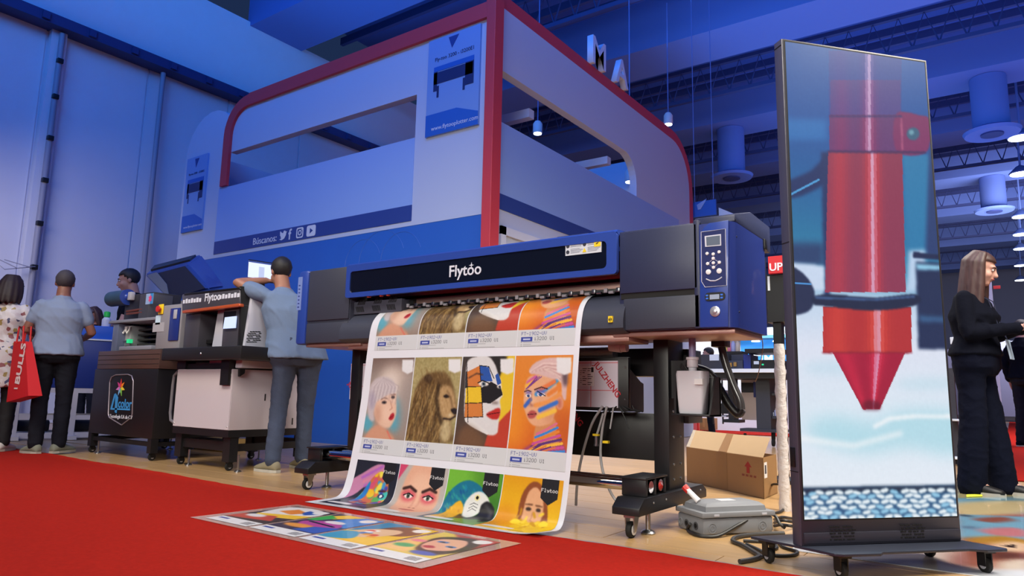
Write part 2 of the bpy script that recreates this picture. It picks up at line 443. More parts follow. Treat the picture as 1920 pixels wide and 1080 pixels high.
for (x, y), w in zip(lp, wd):
    t = thing('pendant_lamp', f'{w} white pendant lamp in the row at right edge', 'lamp', (x, y, 8), 'row of pendant lamps at the right edge')
    m = MB(); m.cyl((x, y, 8.25), (x, y, 10.6), .03, 8); part('lamp_rod', m, beamm, t)
    m = MB(); m.lathe((x, y, 8), [(.30, .02), (.32, .05), (.12, .26), (.05, .3)], 20); part('lamp_shade', m, beamm, t)
    m = MB(); m.lathe((x, y, 8), [(.29, .0), (.29, .025)], 20); part('lamp_lens', m, lampm, t)

# ------------------------------------------------------------------ booth behind the printers
BX0, BX1, BY = -11.55, -4.80, 6.25; BYE = 12.55; TOP = 5.42
boothw = mat('white booth panel', (180, 188, 212), .5)
boothb = mat('blue booth vinyl', (42, 96, 184), .45, noise=.04, nscale=3)
paleb = mat('pale blue panel', (140, 168, 222), .4)
navyb = mat('navy stripe vinyl', (44, 66, 136), .45)
redt = mat('red booth edge', (196, 60, 70), .5)
booth = thing('exhibition_booth', 'tall white and blue exhibition booth with red edging behind the printers', 'booth', (-8, 6.3, 0))
def bpart(n, mb, m, lab=None): return part(n, mb, m, booth, False, lab)
def arc(cx, cz, r, a0, a1, n=8): return [(cx+r*math.cos(math.radians(a0+(a1-a0)*i/n)), cz+r*math.sin(math.radians(a0+(a1-a0)*i/n))) for i in range(n+1)]
fy = lambda pts, y=BY: [Vector((x, y, z)) for x, z in pts]
fx = lambda pts, x=BX1: [Vector((x, y, z)) for y, z in pts]
# front: lower blue wall, white rail, pale panel with navy stripe, pillars, header
m = MB(); m.box(BX0, BX1, BY, BY+.12, 0, 2.77); bpart('lower_wall', m, boothb, 'blue lower wall with faint line drawing')
m = MB(); m.box(BX0, BX1, BY-.004, BY+.12, 2.77, 2.83); bpart('rail', m, boothw)
m = MB(); m.box(-10.42, -6.04, BY-.012, BY+.10, 2.83, 3.04); stripe = bpart('stripe', m, navyb, 'navy stripe with search words and icons')
m = MB(); m.box(-10.42, -6.04, BY-.01, BY+.10, 3.04, 3.93); bpart('pale_panel', m, paleb)
m = MB(); m.prism(fy([(BX0, 2.83), (-10.42, 2.83), (-10.42, 5.0)]+arc(-10.80, 4.62, .75, 45, 180)), (0, .12, 0)); bpart('pillar', m, boothw, 'left pillar with rounded top')
m = MB(); m.box(-6.04, BX1, BY, BY+.12, 2.83, TOP-.2); bpart('pillar', m, boothw, 'corner pillar with printer poster')
m = MB(); m.prism(fy([(-10.2, 4.52), (-6.04, 4.52), (-6.04, TOP-.2)]+[(-9.6, TOP-.2)]+arc(-9.75, 4.8, .42, 90, 180)), (0, .12, 0)); bpart('header', m, boothw, 'white header over the front opening')
m = MB(); m.prism(fy([(BX1, TOP-.2), (BX1, TOP), (-9.7, TOP)]+[(x, z) for x, z in arc(-9.75, 4.8, .60, 90, 180)]+[(-10.35, 3.95), (-10.17, 3.95)]+[(x, z) for x, z in arc(-9.75, 4.8, .42, 180, 90)]), (0, -.05, 0)); bpart('edging', m, redt, 'red edging along the front top')
# right side: panel, stripe, header with rounded end, red edge
m = MB(); m.box(BX1-.12, BX1, BY+.12, BYE, 0, 2.80); bpart('lower_wall', m, boothw)
m = MB(); m.box(BX1-.12, BX1+.008, BY+.02, 12.0, 2.86, 3.05); bpart('stripe', m, navyb)
m = MB(); m.box(BX1-.12, BX1+.004, BY, 12.0, 3.05, 3.94); bpart('pale_panel', m, paleb)
m = MB(); m.box(BX1-.12, BX1, BY, BYE, 2.80, 2.86); bpart('rail', m, boothw)
m = MB(); m.prism(fx([(BY, 4.60), (9.6, 4.60)]+arc(9.75, 4.15, .45, 80, 0)+[(10.2, 3.94), (11.9, 3.94), (11.9, 2.86), (BYE, 2.86), (BYE, 4.75)]+arc(11.75, 4.62, .8, 0, 90)+[(BY, TOP)]), (-.12, 0, 0)); bpart('header', m, boothw, 'white side header with rounded end')
e = arc(11.75, 4.62, .8, 0, 90); e2 = arc(11.75, 4.62, .98, 90, 0)
m = MB(); m.prism(fx([(BYE, 0), (BYE, 4.62)]+e[1:]+[(BY, TOP), (BY, TOP+.18)]+e2+[(BYE+.18, 0)]), (-.13, 0, 0)); bpart('edging', m, redt, 'red edging along the right side')
m = MB(); m.box(BX1-.08, BX1+.055, BY-.055, BY+.12, 0, TOP+.18, .006); bpart('edging', m, redt, 'red corner edging')
# inner headers of the two far walls of the booth
m = MB(); m.box(BX0, BX1-.2, BYE-.12, BYE, 3.9, TOP); bpart('back_header', m, boothw)
m = MB(); m.box(BX0, BX1-.2, BYE-.16, BYE-.125, 3.9, 4.05); bpart('edging', m, redt)
m = MB(); m.box(BX0, BX0+.12, BY+.15, BYE-.15, 3.4, TOP-.6); bpart('side_header', m, boothw)
m = MB(); m.box(BX0+.12, BX0+.15, BY+.15, BYE-.15, 3.4, 3.55); bpart('edging', m, redt)
for y in (7.2, 9.4, 11.5):
    m = MB(); m.box(BX0+.12, BX1-.12, y, y+.12, 4.3, 4.42); bpart('ceiling_bar', m, boothw)
# recessed white door frame seen right of the corner
m = MB()
m.box(BX1+.001, BX1+.03, 6.45, 6.55, .2, 2.66); m.box(BX1+.001, BX1+.03, 6.45, 8.1, 2.56, 2.66); m.box(BX1+.001, BX1+.03, 7.6, 7.7, .2, 2.6)
bpart('frame_bars', m, mat('frame bar white', (196, 200, 216), .6))  # bars in one even off-white
# stripe words and platform icons
zc = 2.935; yb = BY-.014
org = lambda px, z=zc: P(px, 440, Y=yb).x
text('Búscanos:', .15, (org(475), yb, zc-.06), (1, 0, 0), (0, 0, 1), silverw, stripe, 'lettering', .002)
xb = org(531)
bird = [(-.085, -.05), (-.03, -.065), (.03, -.045), (.065, 0), (.07, .035), (.09, .06), (.06, .055), (.04, .075), (.01, .07), (0, .04), (-.03, .045), (-.07, .075), (-.075, .04), (-.065, .02), (-.08, .02), (-.05, -.01), (-.06, -.015), (-.035, -.035)]
m = MB(); m.prism([(xb+x, yb, zc+z) for x, z in bird], (0, -.003, 0)); part('icon', m, silverw, stripe, False, 'white bird icon')
text('f', .22, (org(541), yb, zc-.07), (1, 0, 0), (0, 0, 1), silverw, stripe, 'icon', .002, .02)
xi = org(562); rr = lambda cx, cz, w, h, r: [(cx+sx*(w-r)+r*math.cos(math.radians(a)), cz+sz*(h-r)+r*math.sin(math.radians(a))) for sx, sz, a0 in ((1, 1, 0), (-1, 1, 90), (-1, -1, 180), (1, -1, 270)) for a in (a0, a0+30, a0+60, a0+90)]
def ringY(mb, outer, inner, y, d):
    o = [mb.b.verts.new((x, y, z)) for x, z in outer]; i = [mb.b.verts.new((x, y, z)) for x, z in inner]
    o2 = [mb.b.verts.new((x, y+d, z)) for x, z in outer]; i2 = [mb.b.verts.new((x, y+d, z)) for x, z in inner]; n = len(o)
    fs = []
    for k in range(n):
        q = (k+1) % n
        fs += [mb.b.faces.new((o[k], o[q], i[q], i[k])), mb.b.faces.new((o2[q], o2[k], i2[k], i2[q])), mb.b.faces.new((o[q], o[k], o2[k], o2[q])), mb.b.faces.new((i[k], i[q], i2[q], i2[k]))]
    bmesh.ops.recalc_face_normals(mb.b, faces=fs); return mb
m = MB(); ringY(m, rr(xi, zc, .078, .078, .03), rr(xi, zc, .058, .058, .02), yb, -.003)
ringY(m, arc(xi, zc, .04, 0, 345, 15), arc(xi, zc, .024, 0, 345, 15), yb, -.003); m.prism([(x, yb, z) for x, z in arc(xi+.042, zc+.042, .01, 0, 315, 7)], (0, -.003, 0))
part('icon', m, silverw, stripe, False, 'white camera icon')
xv = org(583); m = MB(); m.prism([(x, yb, z) for x, z in rr(xv, zc, .098, .08, .03)], (0, -.003, 0)); o = part('icon', m, silverw, stripe, False, 'white play button icon')
m = MB(); m.prism([(xv-.025, yb-.003, zc+.04), (xv-.025, yb-.003, zc-.04), (xv+.04, yb-.003, zc)], (0, -.002, 0)); part('play_mark', m, navyb, o, False)
# 3D letters on the top edge of the side wall
lets = [('M', 8.55), ('A', 9.35)]
for ch, y in lets:
    text(ch, .62, (BX1+.02, y, TOP+.19), (0, 1, 0), (0, 0, 1), mat('pale white letter', (200, 214, 240), .4), booth, 'letter', .05, .01)  # letters in one plain pale colour
# faint line drawing on the blue wall
m = MB()
for cx, r in ((-6.9, .34), (-6.55, .42), (-6.2, .36)):
    m.tube([(x, BY-.001, z) for x, z in arc(cx, 2.35, r, 20, 250, 22)], .003, 4)
bpart('line_drawing', m, mat('fine pale line', (70, 104, 180), .5))

def poster(name, lab, x0, x1, z0, z1, y, parent=None):
    t = thing(name, lab, 'poster', ((x0+x1)/2, y, z0))
    m = MB(); m.box(x0, x1, y-.03, y, z0, z1); part('board', m, mat('poster paper', (120, 152, 206), .45), t, False)
    w, h = x1-x0, z1-z0; yy = y-.032
    m = MB(); m.prism([(x0, yy, z0), (x1, yy, z0), (x1, yy, z0+.13*h), (x0+.6*w, yy, z0+.22*h), (x0, yy, z0+.22*h)], (0, -.002, 0)); part('band', m, boothb, t, False)
    m = MB(); m.prism([(x0+.4*w, yy, z0+.97*h), (x0+.6*w, yy, z0+.97*h), (x0+.47*w, yy, z0+.85*h)], (0, -.002, 0)); part('triangle', m, navyb, t, False)
    m = MB(); m.box(x0+.13*w, x0+.88*w, yy-.002, yy, z0+.52*h, z0+.64*h); m.box(x0+.13*w, x0+.2*w, yy-.002, yy, z0+.45*h, z0+.66*h); m.box(x0+.74*w, x0+.9*w, yy-.002, yy, z0+.42*h, z0+.68*h)
    m.box(x0+.2*w, x0+.24*w, yy-.002, yy, z0+.38*h, z0+.5*h); m.box(x0+.7*w, x0+.74*w, yy-.002, yy, z0+.38*h, z0+.5*h)
    part('printer_picture', m, mat('poster ink dark', (36, 48, 96), .45), t, False)
    m = MB(); m.box(x0+.13*w, x0+.9*w, yy-.003, yy, z0+.65*h, z0+.70*h); part('printer_top', m, boothb, t, False)
    text('Fly-too 3200 - i3200E1', .062*w/.75, (x0+.14*w, yy-.001, z0+.76*h), (1, 0, 0), (0, 0, 1), mat('poster ink dark', (36, 48, 96), .45), t, 'lettering', .001)
    text('www.flytooplotter.com', .07*w/.75, (x0+.12*w, yy-.003, z0+.05*h), (1, 0, 0), (0, 0, 1), silverw, t, 'lettering', .001)
    return t
a, b, c, d = rectY(793, 298, 903, 90, BY); poster('poster', 'large printer poster on the booth corner pillar', a+.05, min(b, -4.95), 3.88, 5.18, BY)
a, b, c, d = rectY(343, 415, 393, 290, BY); poster('poster', 'narrow blue printer poster on the left booth pillar', a+.02, b, 3.30, 4.62, BY)
# spot lamps that show inside the booth's openings and beside it
for (px, py, Y, lab) in ((1008, 250, 11.6, 'bright spotlight inside the booth right of the corner'), (1181, 341, 12.2, 'spotlight low in the booth side opening'), (1253, 233, 14, 'glaring spotlight above the booth side edge')):
    p = P(px, py, Y=Y); t = thing('spotlight', lab, 'spotlight', p)
    m = MB(); m.lathe(p, [(.09, .0), (.1, .02), (.1, .2), (.06, .26), (.02, .27)], 16); part('housing', m, whitep, t)
    m = MB(); m.lathe(p, [(.085, -.015), (.085, .01)], 16); part('lens', m, lampm, t)
    m = MB(); m.cyl((p.x, p.y, p.z+.26), (p.x, p.y, 9.6), .012, 6); part('cable', m, beamm, t)

# ------------------------------------------------------------------ the large format printer
YF = 3.40
XL, XI, XR = P(567, 580, Y=YF).x, P(1160, 520, Y=YF).x, P(1377, 520, Y=YF).x
ZB, ZT = 1.045, 1.60
pr = thing('large_format_printer', 'wide blue and charcoal roll printer on a black wheeled stand', 'printer', (-2.75, 3.7, 0))
def pp(n, mb, m, lab=None, parent=None, smooth=True): return part(n, mb, m, parent or pr, smooth, lab)
YB = 3.945
# right housing: tall charcoal front, blue wrap-round corner, side
XS = P(1312, 520, Y=YF).x
m = MB(); m.box(XI, XS, YF+.012, YB, ZB, ZT-.005, .004); rh = pp('right_housing', m, navygrey, 'slate grey right housing')
zs0, zs1 = P(1200, 557.5, Y=YF).z, P(1200, 552.5, Y=YF).z
m = MB(); m.box(XI+.006, XS-.012, YF, YF+.014, zs1+.012, ZT-.012, .005); pp('front_door', m, navygrey, None, rh)
m = MB(); m.box(XI+.028, XS-.004, YF, YF+.014, ZB+.004, zs0-.004, .005); pp('lower_flap', m, charcoal, 'charcoal lower flap', rh)
m = MB(); m.box(XI+.01, XS-.02, YF+.008, YF+.016, zs0-.004, zs1+.012); pp('grip_slot', m, deepblack, None, rh)
# hood over the right housing
m = MB(); m.prism([(XR, YF+.03, ZT-.018), (XR, YF+.035, ZT+.022), (XR, 3.71, ZT+.092), (XR, 4.07, ZT+.085), (XR, 4.075, 1.60), (XR, 4.07, 1.53), (XR, 3.955, 1.53), (XR, 3.955, ZT-.018)], (XS-.035-XR, 0, 0), .006); pp('hood', m, navygrey, 'slate grey hood')
m = MB(); m.box(XS-.03, XS, YF, YF+.05, ZB, ZT+.005, .004); pp('front_edge', m, navygrey)
# blue corner column
zc0, zc1 = ZB-.0, ZT-.02
prof = [(XS, YF+.004), (XR-.05, YF+.004)]+[(XR-.05+.05*math.sin(math.radians(a)), YF+.054-.05*math.cos(math.radians(a))) for a in (20, 40, 60, 80, 90)]+[(XR, YB), (XS, YB)]
m = MB(); m.prism([(x, y, zc0) for x, y in prof], (0, 0, zc1-zc0)); pp('blue_side', m, bluedk, 'deep blue end cover with control panel')
m = MB()
m.prism(quadY([(1313, 614), (1313, 450), (1315, 436), (1321, 426), (1330, 419), (1366, 413), (1366, 613)], YF), (0, -.006, 0), .002); cp = pp('control_column', m, bluec)
# control label
lab = quadY([(1314.5, 435), (1360, 429), (1362.5, 535), (1322, 538.5), (1315.5, 528)], YF-.006)
m = MB(); m.prism(lab, (0, -.003, 0)); lb = pp('control_label', m, mat('navy label', (30, 40, 96), .3, coat=.4), None, cp, False)
m = MB(); q = quadY([(1314.5, 435), (1360, 429), (1362.5, 535), (1322, 538.5), (1315.5, 528)], YF-.0095)
m.tube(q+[q[0]], .0016, 6); pp('label_edge', m, silverw, None, cp)
m = MB(); m.prism(quadY([(1321.5, 443), (1352, 439), (1352.5, 460.5), (1322.5, 463)], YF-.009), (0, -.003, 0)); o = pp('display_bezel', m, silverw, None, cp, False)
m = MB(); m.prism(quadY([(1324, 444.5), (1350, 441.3), (1350.2, 458.5), (1324.8, 461)], YF-.012), (0, -.001, 0)); pp('display', m, mat('lcd grey', (98, 110, 128), .2), 'grey liquid crystal display', cp, False)
def btn(px, py, r, n='button'):
    p = P(px, py, Y=YF-.009); m = MB(); m.lathe(p, [(r, 0), (r, .003), (r*.7, .005)], 14, (0, -1, 0)); pp(n, m, whitep, None, cp)
for px, py in ((1326, 475.5), (1337.5, 476.5), (1348.5, 472.5), (1337.5, 484.5), (1327, 494.5), (1337.7, 493), (1349, 492), (1338, 501.5)): btn(px, py, .0085)
btn(1328.5, 510, .0135); btn(1348.7, 508, .0135)
m = MB(); d4 = quadY([(1337.5, 485), (1349, 492), (1338, 501.5), (1327, 494.5), (1337.5, 485)], YF-.0092); m.tube(d4, .0012, 5)
m.tube(quadY([(1324, 523), (1332, 526.5), (1341, 526.5), (1349, 523), (1353.5, 519.5)], YF-.0095), .003, 6); pp('label_marks', m, silverw, None, cp)
c = P(1341, 556, Y=YF-.006); w, h = .052, .021
m = MB(); m.prism([(x, c.y, z) for x, z in rr(c.x, c.z, w, h, .018)], (0, -.004, 0)); tl = pp('counter_plate', m, black, None, cp)
m = MB(); m.box(c.x-.026, c.x+.022, c.y-.006, c.y-.003, c.z-.014, c.z+.01); pp('counter_display', m, mat('counter lcd', (150, 165, 190), .3), None, cp)
for sx in (-.04, .034):
    for sz in (-.008, .007):
        m = MB(); m.box(c.x+sx-.006, c.x+sx+.006, c.y-.006, c.y-.003, c.z+sz-.004, c.z+sz+.004); pp('button', m, mat('bright blue button', (50, 110, 220), .4), 'small blue button', cp)
c = P(1341, 584, Y=YF-.006); m = MB(); m.lathe(c, [(.026, 0), (.026, .004), (.022, .006), (.012, .006), (.011, .016), (.004, .018)], 24, (0, -1, 0)); pp('round_switch', m, mat('satin chrome', (200, 200, 210), .3, .7), 'round chrome switch', cp)
# rear right bits: latch, side block
p = P(1433, 459, X=XR); m = MB(); m.box(XR-.002, XR+.012, p.y-.025, p.y+.025, p.z-.03, p.z+.03, .004); pp('side_latch', m, black)
for q in ((1381, 444), (1386, 585), (1379, 412)): p = P(*q, X=XR); m = MB(); m.lathe(p, [(.005, 0), (.003, .003)], 10, (1, 0, 0)); pp('screw', m, black)
m = MB(); m.box(XR-.35, XR-.02, YB+.005, YB+.1, 1.12, 1.50, .006); pp('rear_box', m, black)
# left housing
XL1 = P(655, 560, Y=YF).x; zL0, zL1 = 1.04, 1.60
m = MB(); m.box(XL, XL1, YF+.012, YB, zL0, zL1, .005); lh = pp('left_housing', m, charcoal, 'charcoal left housing')
zg0, zg1 = P(600, 605, Y=YF).z, P(600, 601.5, Y=YF).z
m = MB(); m.box(XL+.06, XL1-.004, YF, YF+.014, zg1+.004, zL1-.004, .004); pp('front_door', m, charcoal, None, lh)
m = MB(); m.box(XL+.06, XL1-.004, YF, YF+.014, zL0+.004, zg0-.004, .004); pp('lower_flap', m, charcoal, None, lh)
m = MB(); m.box(XL-.055, XL+.055, YF-.008, YB-.05, zL0-.005, zL1+.006, .02); ls = pp('blue_side', m, bluec, 'blue left end strip')
a, b, c1, d1 = rectY(556, 582, 568, 519, YF-.009); m = MB(); m.box(a, b, YF-.011, YF-.007, c1, d1); o = pp('side_label', m, mat('pale blue label', (110, 130, 190), .4), None, ls)
for i in range(7): m = MB(); z = c1+.02+i*.028; m.box(a+.012, a+.03, YF-.012, YF-.0105, z, z+.008); pp('label_print', m, bluedk, None, ls)
# beam, rails and recess between the housings
m = MB(); m.box(XL1-.01, XI+.01, 3.72, YB-.02, 1.12, ZT-.04); pp('beam_back', m, deepblack)
z = P(1000, 528, Y=3.62).z
m = MB(); m.box(XL1, XI, 3.60, 3.719, P(1150, 523, Y=3.6).z, P(1150, 506, Y=3.6).z, .006); pp('guide_rail', m, brownrail, 'bronze carriage rail')
m = MB(); m.box(XL1, XI, 3.55, 3.719, P(1150, 546, Y=3.55).z, P(1150, 529, Y=3.55).z, .004); pp('guide_rail', m, brownrail)
m = MB(); m.box(XL1, XI, 3.50, 3.56, 1.275, 1.297, .003); pr_bar = pp('roller_bar', m, black)
for i in range(22):
    x = XL1+.5+i*(XI-XL1-.55)/21
    m = MB(); m.box(x-.011, x+.011, 3.485, 3.50, 1.275, 1.30, .002); m.cyl((x+.02, 3.492, 1.276), (x+.05, 3.492, 1.276), .009, 10); pp('pinch_roller', m, steel if i % 2 else lightgrey, None, pr_bar)
# carriage with vent slots
a, b, c1, d1 = rectY(663, 587, 755, 562, YF+.06)
m = MB(); m.box(a, b, YF+.05, YF+.3, c1-.015, d1+.01, .006); cr = pp('carriage', m, mat('carriage grey', (72, 74, 88), .45), 'grey print carriage with vent slots')
for i, sx in enumerate((.16, .5, .8)):
    for j in range(2):
        for q in range(6):
            x = a+(b-a)*sx+q*.0135-.03; z0 = c1+.002+j*.052
            m = MB(); s = .016 if j else -.016
            m.prism([(x, YF+.049, z0), (x+.007, YF+.049, z0), (x+.007+s, YF+.049, z0+.04), (x+s, YF+.049, z0+.04)], (0, -.001, 0)); pp('vent_slot', m, deepblack, None, cr, False)
m = MB(); m.box(b+.01, b+.045, YF+.12, YF+.3, c1, d1+.01); pp('carriage_bracket', m, black)
# blue hinged cover with window
CY = YF-.03
co = [P(650, 494, Y=CY), P(1152, 440, Y=CY), P(1158, 512, Y=CY), P(650, 558, Y=CY)]
cx0, cx1 = P(649, 520, Y=CY).x, P(1156, 470, Y=CY).x; cz0, cz1 = P(900, 536, Y=CY).z, P(900, 466, Y=CY).z
wx0, wx1 = P(656, 520, Y=CY).x+.0, P(1137, 470, Y=CY).x; wz0, wz1 = P(900, 525.5, Y=CY).z, P(900, 480, Y=CY).z
m = MB(); ringY(m, rr((cx0+cx1)/2, (cz0+cz1)/2, (cx1-cx0)/2, (cz1-cz0)/2, .02), rr((wx0+wx1)/2, (wz0+wz1)/2, (wx1-wx0)/2, (wz1-wz0)/2, .025), CY, .03)
cov = pp('front_cover', m, bluec, 'hinged blue cover with dark window', None, False)
m = MB(); m.prism([(cx0, CY+.004, cz1-.004), (cx0, CY+.02, cz1+.012), (cx0, CY+.3, cz1+.03), (cx0, CY+.3, cz1-.02), (cx0, CY+.03, cz1-.02)], (cx1-cx0, 0, 0)); pp('cover_top', m, bluec, None, cov)
m = MB(); m.box(wx0-.01, wx1+.01, CY+.008, CY+.016, wz0-.01, wz1+.01); win = pp('window', m, glassdk, 'smoked dark window', cov, False)
pt = P(840, 514, Y=CY); th = (wz1-wz0)*.38
text('Flytoo', .105, (pt.x, CY+.006, (wz0+wz1)/2-.035), (1, 0, 0), (0, 0, 1), silverw, cov, 'lettering', .0015, .012)
m = MB(); sp = P(883, 497, Y=CY)
m.prism([(sp.x+x, CY+.006, sp.z+z) for x, z in ((0, .02), (.004, .004), (.02, 0), (.004, -.004), (0, -.02), (-.004, -.004), (-.02, 0), (-.004, .004))], (0, -.002, 0)); pp('spark_mark', m, silverw, None, cov, False)
a, b, c1, d1 = rectY(1059.5, 477, 1127, 447, CY)
c1, d1 = P(1093, 476, Y=CY).z, P(1093, 451, Y=CY).z
m = MB(); m.box(a, b, CY+.004, CY+.007, c1, d1); stk = pp('warning_sticker', m, mat('sticker white', (196, 202, 214), .4), 'white attention sticker', cov, False)
inkd = mat('sticker ink', (44, 46, 60), .5)
text('ATTENTION', .018, (a+.06, CY+.003, d1-.018), (1, 0, 0), (0, 0, 1), inkd, cov, 'lettering', .0005)
m = MB(); m.box(b-.045, b-.004, CY+.002, CY+.004, c1+.034, d1-.016); pp('sticker_symbol', m, yellow, None, cov, False)
m = MB(); m.prism([(b-.035, CY+.001, c1+.05), (b-.015, CY+.001, c1+.06), (b-.02, CY+.001, d1-.025), (b-.032, CY+.001, d1-.03)], (0, -.0005, 0)); pp('sticker_symbol', m, black, None, cov, False)
for ix, iz in ((.016, .055), (.016, .02), (.125, .055)):
    m = MB(); m.lathe((a+ix, CY+.004, c1+iz), [(.011, 0), (.011, .002)], 12, (0, -1, 0)); pp('sticker_symbol', m, inkd, None, cov, False)
m = MB(); m.prism([(a+.112, CY+.003, c1+.01), (a+.138, CY+.003, c1+.01), (a+.125, CY+.003, c1+.034)], (0, -.001, 0)); pp('sticker_symbol', m, yellow, None, cov, False)
m = MB()
for ix in (.034, .145):
    for i in range(8):
        z = c1+.012+i*.0075+(.006 if i > 3 else 0); m.box(a+ix, a+ix+.06+.01*(i % 3), CY+.003, CY+.004, z, z+.003)
pp('sticker_print', m, mat('sticker grey ink', (130, 134, 150), .5), None, cov, False)
for q in (692, 715, 728):
    p = P(q, 556, Y=CY+.02); m = MB(); m.box(p.x-.01, p.x+.01, CY+.01, CY+.03, cz0-.008, cz0-.001); pp('red_indicator', m, mat('red tiny lamp', (200, 70, 50), .4), None, cov)
m = MB(); m.box(XI-.42, XI-.2, YF+.02, YF+.12, ZT-.005, ZT+.02, .01); pp('cover_damper', m, navygrey)
# platen: curved front lip the paper runs over
prof = [(3.72, 1.262)]+[(3.56-.19*math.sin(math.radians(a)), 1.08+.185*math.cos(math.radians(a))) for a in range(0, 100, 12)]+[(3.385, 1.05), (3.44, 1.035), (3.72, 1.035)]
m = MB(); m.prism([(XL1-.06, y, z) for y, z in prof], (XI-XL1+.10, 0, 0)); pl_ = pp('platen', m, charcoal, 'dark curved platen under the paper')
p = P(1147, 599, Y=3.38); m = MB(); m.box(p.x-.013, p.x+.013, 3.362, 3.375, p.z-.017, p.z+.017); o = pp('caution_label', m, yellow, 'small yellow caution label', pl_)
m = MB(); ringY(m, arc(p.x, p.z-.002, .010, 0, 330, 11), arc(p.x, p.z-.002, .007, 0, 330, 11), 3.362, -.001); m.box(p.x-.006, p.x+.006, 3.361, 3.362, p.z-.004, p.z); pp('label_print', m, black, None, pl_, False)
m = MB(); m.box(XL1-.05, XI+.03, 3.46, 3.72, .995, 1.036, .004); pp('lower_plate', m, brownrail, 'bronze tinted plate under the platen')
m = MB(); m.box(XL+.02, XL1+.1, 3.44, YB-.04, 1.018, 1.041, .003); pp('base_plate', m, brownrail)
m = MB(); m.box(XI-.06, XR-.02, 3.45, YB-.03, 1.018, 1.044, .003); pp('base_plate', m, brownrail)
# stand: two foot beams with columns, casters, levelling feet; cross beam; rollers
def stand_leg(xc, mirror):
    s = -1 if mirror else 1
    m = MB(); m.box(xc-.045, xc+.045, 3.70, 3.92, .19, 1.02, .004); cl = pp('column', m, blackm)
    for zz in (.25, .33, .48, .62, .83):
        for dy in (3.76, 3.86):
            q = MB(); q.lathe((xc+s*.045, dy, zz), [(.007, 0), (.007, .004), (.003, .006)], 10, (s, 0, 0)); pp('bolt', q, steel, None, cl)
    m = MB(); m.prism([(xc-.075, 3.25, .115), (xc-.075, 3.25, .152), (xc-.075, 3.31, .195), (xc-.075, 4.12, .195), (xc-.075, 4.18, .16), (xc-.075, 4.18, .115)], (.15, 0, 0), .004); bm_ = pp('foot_beam', m, blackm)
    for dy in (3.42, 3.58, 3.95, 4.08): q = MB(); q.lathe((xc+s*.075, dy, .165), [(.006, 0), (.004, .004)], 8, (s, 0, 0)); pp('bolt', q, steel, None, bm_)
    for y in (3.325, 4.09):
        m = MB(); m.box(xc-.03, xc+.03, y-.035, y+.035, .098, .115); m.prism([(xc-.026, y-.03, .1), (xc-.026, y+.025, .1), (xc-.026, y+.0, .035), (xc-.026, y-.025, .03)], (.006, 0, 0)); m.prism([(xc+.02, y-.03, .1), (xc+.02, y+.025, .1), (xc+.02, y+.0, .035), (xc+.02, y-.025, .03)], (.006, 0, 0)); cs = pp('caster_fork', m, steel, 'steel caster fork')
        m = MB(); m.lathe((xc-.016, y-.012, .04), [(.024, 0), (.038, .003), (.0405, .01), (.0405, .022), (.038, .029), (.024, .032)], 24, (1, 0, 0)); wv = pp('wheel', m, rubber, None, cs)
        m = MB(); m.lathe((xc-.018, y-.012, .04), [(.024, 0), (.026, .036), (.012, .037)], 20, (1, 0, 0)); pp('hub', m, whitep, None, cs)
    for y in (3.47, 3.98):
        m = MB(); m.cyl((xc+.02, y, .02), (xc+.02, y, .116), .013, 12); m.lathe((xc+.02, y, .0), [(.036, .0), (.038, .006), (.03, .016), (.014, .022)], 20); pp('levelling_foot', m, steel, 'steel levelling foot')
    m = MB(); m.box(xc-.075, xc+.06, 3.36, 3.385, .196, .285, .003); m.box(xc-.075, xc+.06, 3.47, 3.49, .196, .285, .003); m.box(xc-.075, xc+.06, 3.60, 3.615, .196, .275, .003); m.box(xc-.08, xc+.065, 3.35, 3.625, .28, .29, .002); pp('roller_bracket', m, blackm)
    for y in (3.43, 3.55):
        m = MB(); m.cyl((xc-.06, y, .24), (xc+.058, y, .24), .03, 18); pp('roller_end', m, chrome)
xr, xl = -1.60, -4.10
stand_leg(xr, False); stand_leg(xl, True)
for y in (3.43, 3.55):
    m = MB(); m.cyl((xl, y, .24), (xr, y, .24), .03, 24); pp('take_up_roller', m, chrome, 'chrome take-up roller')
m = MB(); m.box(xl+.05, xr-.05, 3.88, 3.92, .33, .60, .004); pp('cross_beam', m, blackm, 'wide black cross beam')
m = MB(); m.box(xr-.02, xr+.07, 3.93, 4.15, .55, .98, .004); m.box(xr-.5, xr, 3.95, 4.1, .82, .99, .004); pp('rear_frame', m, blackm)
# red handled lever beside the right column
m = MB(); p0 = P(1283, 912, Y=3.72); p1 = P(1310, 940, Y=3.70); m.tube([p0, p1], [.013, .016], 10); lv = pp('lever', m, whitep, 'pale lever')
p2 = P(1292, 922, Y=3.718); m = MB(); m.tube([p0, p2], [.019, .018], 8); pp('lever_grip', m, redm, 'red lever grip', lv)
# ink supply box behind the paper with protective film
BYF = 3.74; a, b, c1, d1 = rectY(656, 742, 1159, 661, BYF); c1, d1 = .630, .905
m = MB(); m.box(xl+.06, b+.065, BYF, BYF+.03, c1-.02, d1+.02, .003); ib = pp('ink_box', m, blackm, 'black ink supply box behind the paper')
fm = mat('protective film', (212, 206, 222), .35)
m = MB(); m.box(a, b, BYF-.004, BYF, c1, d1); pp('film_panel', m, fm, 'white protective film with red lines', ib, False)
m = MB(); bb = b+.065
m.prism([(bb, BYF+.03, c1-.02), (bb, BYF+.03, d1-.05), (bb, BYF+.17, d1-.12), (bb, BYF+.21, d1-.13), (bb, BYF+.21, c1-.02)], (xl+.1-bb, 0, 0)); pp('ink_box_body', m, mat('box slate', (54, 55, 64), .5), None, ib, False)
redln = mat('red film print', (206, 92, 104), .5)
m = MB()
for x in (b-.18, b-.55, a+.22, a+.02): m.box(x-.002, x+.002, BYF-.005, BYF-.0035, c1, d1)
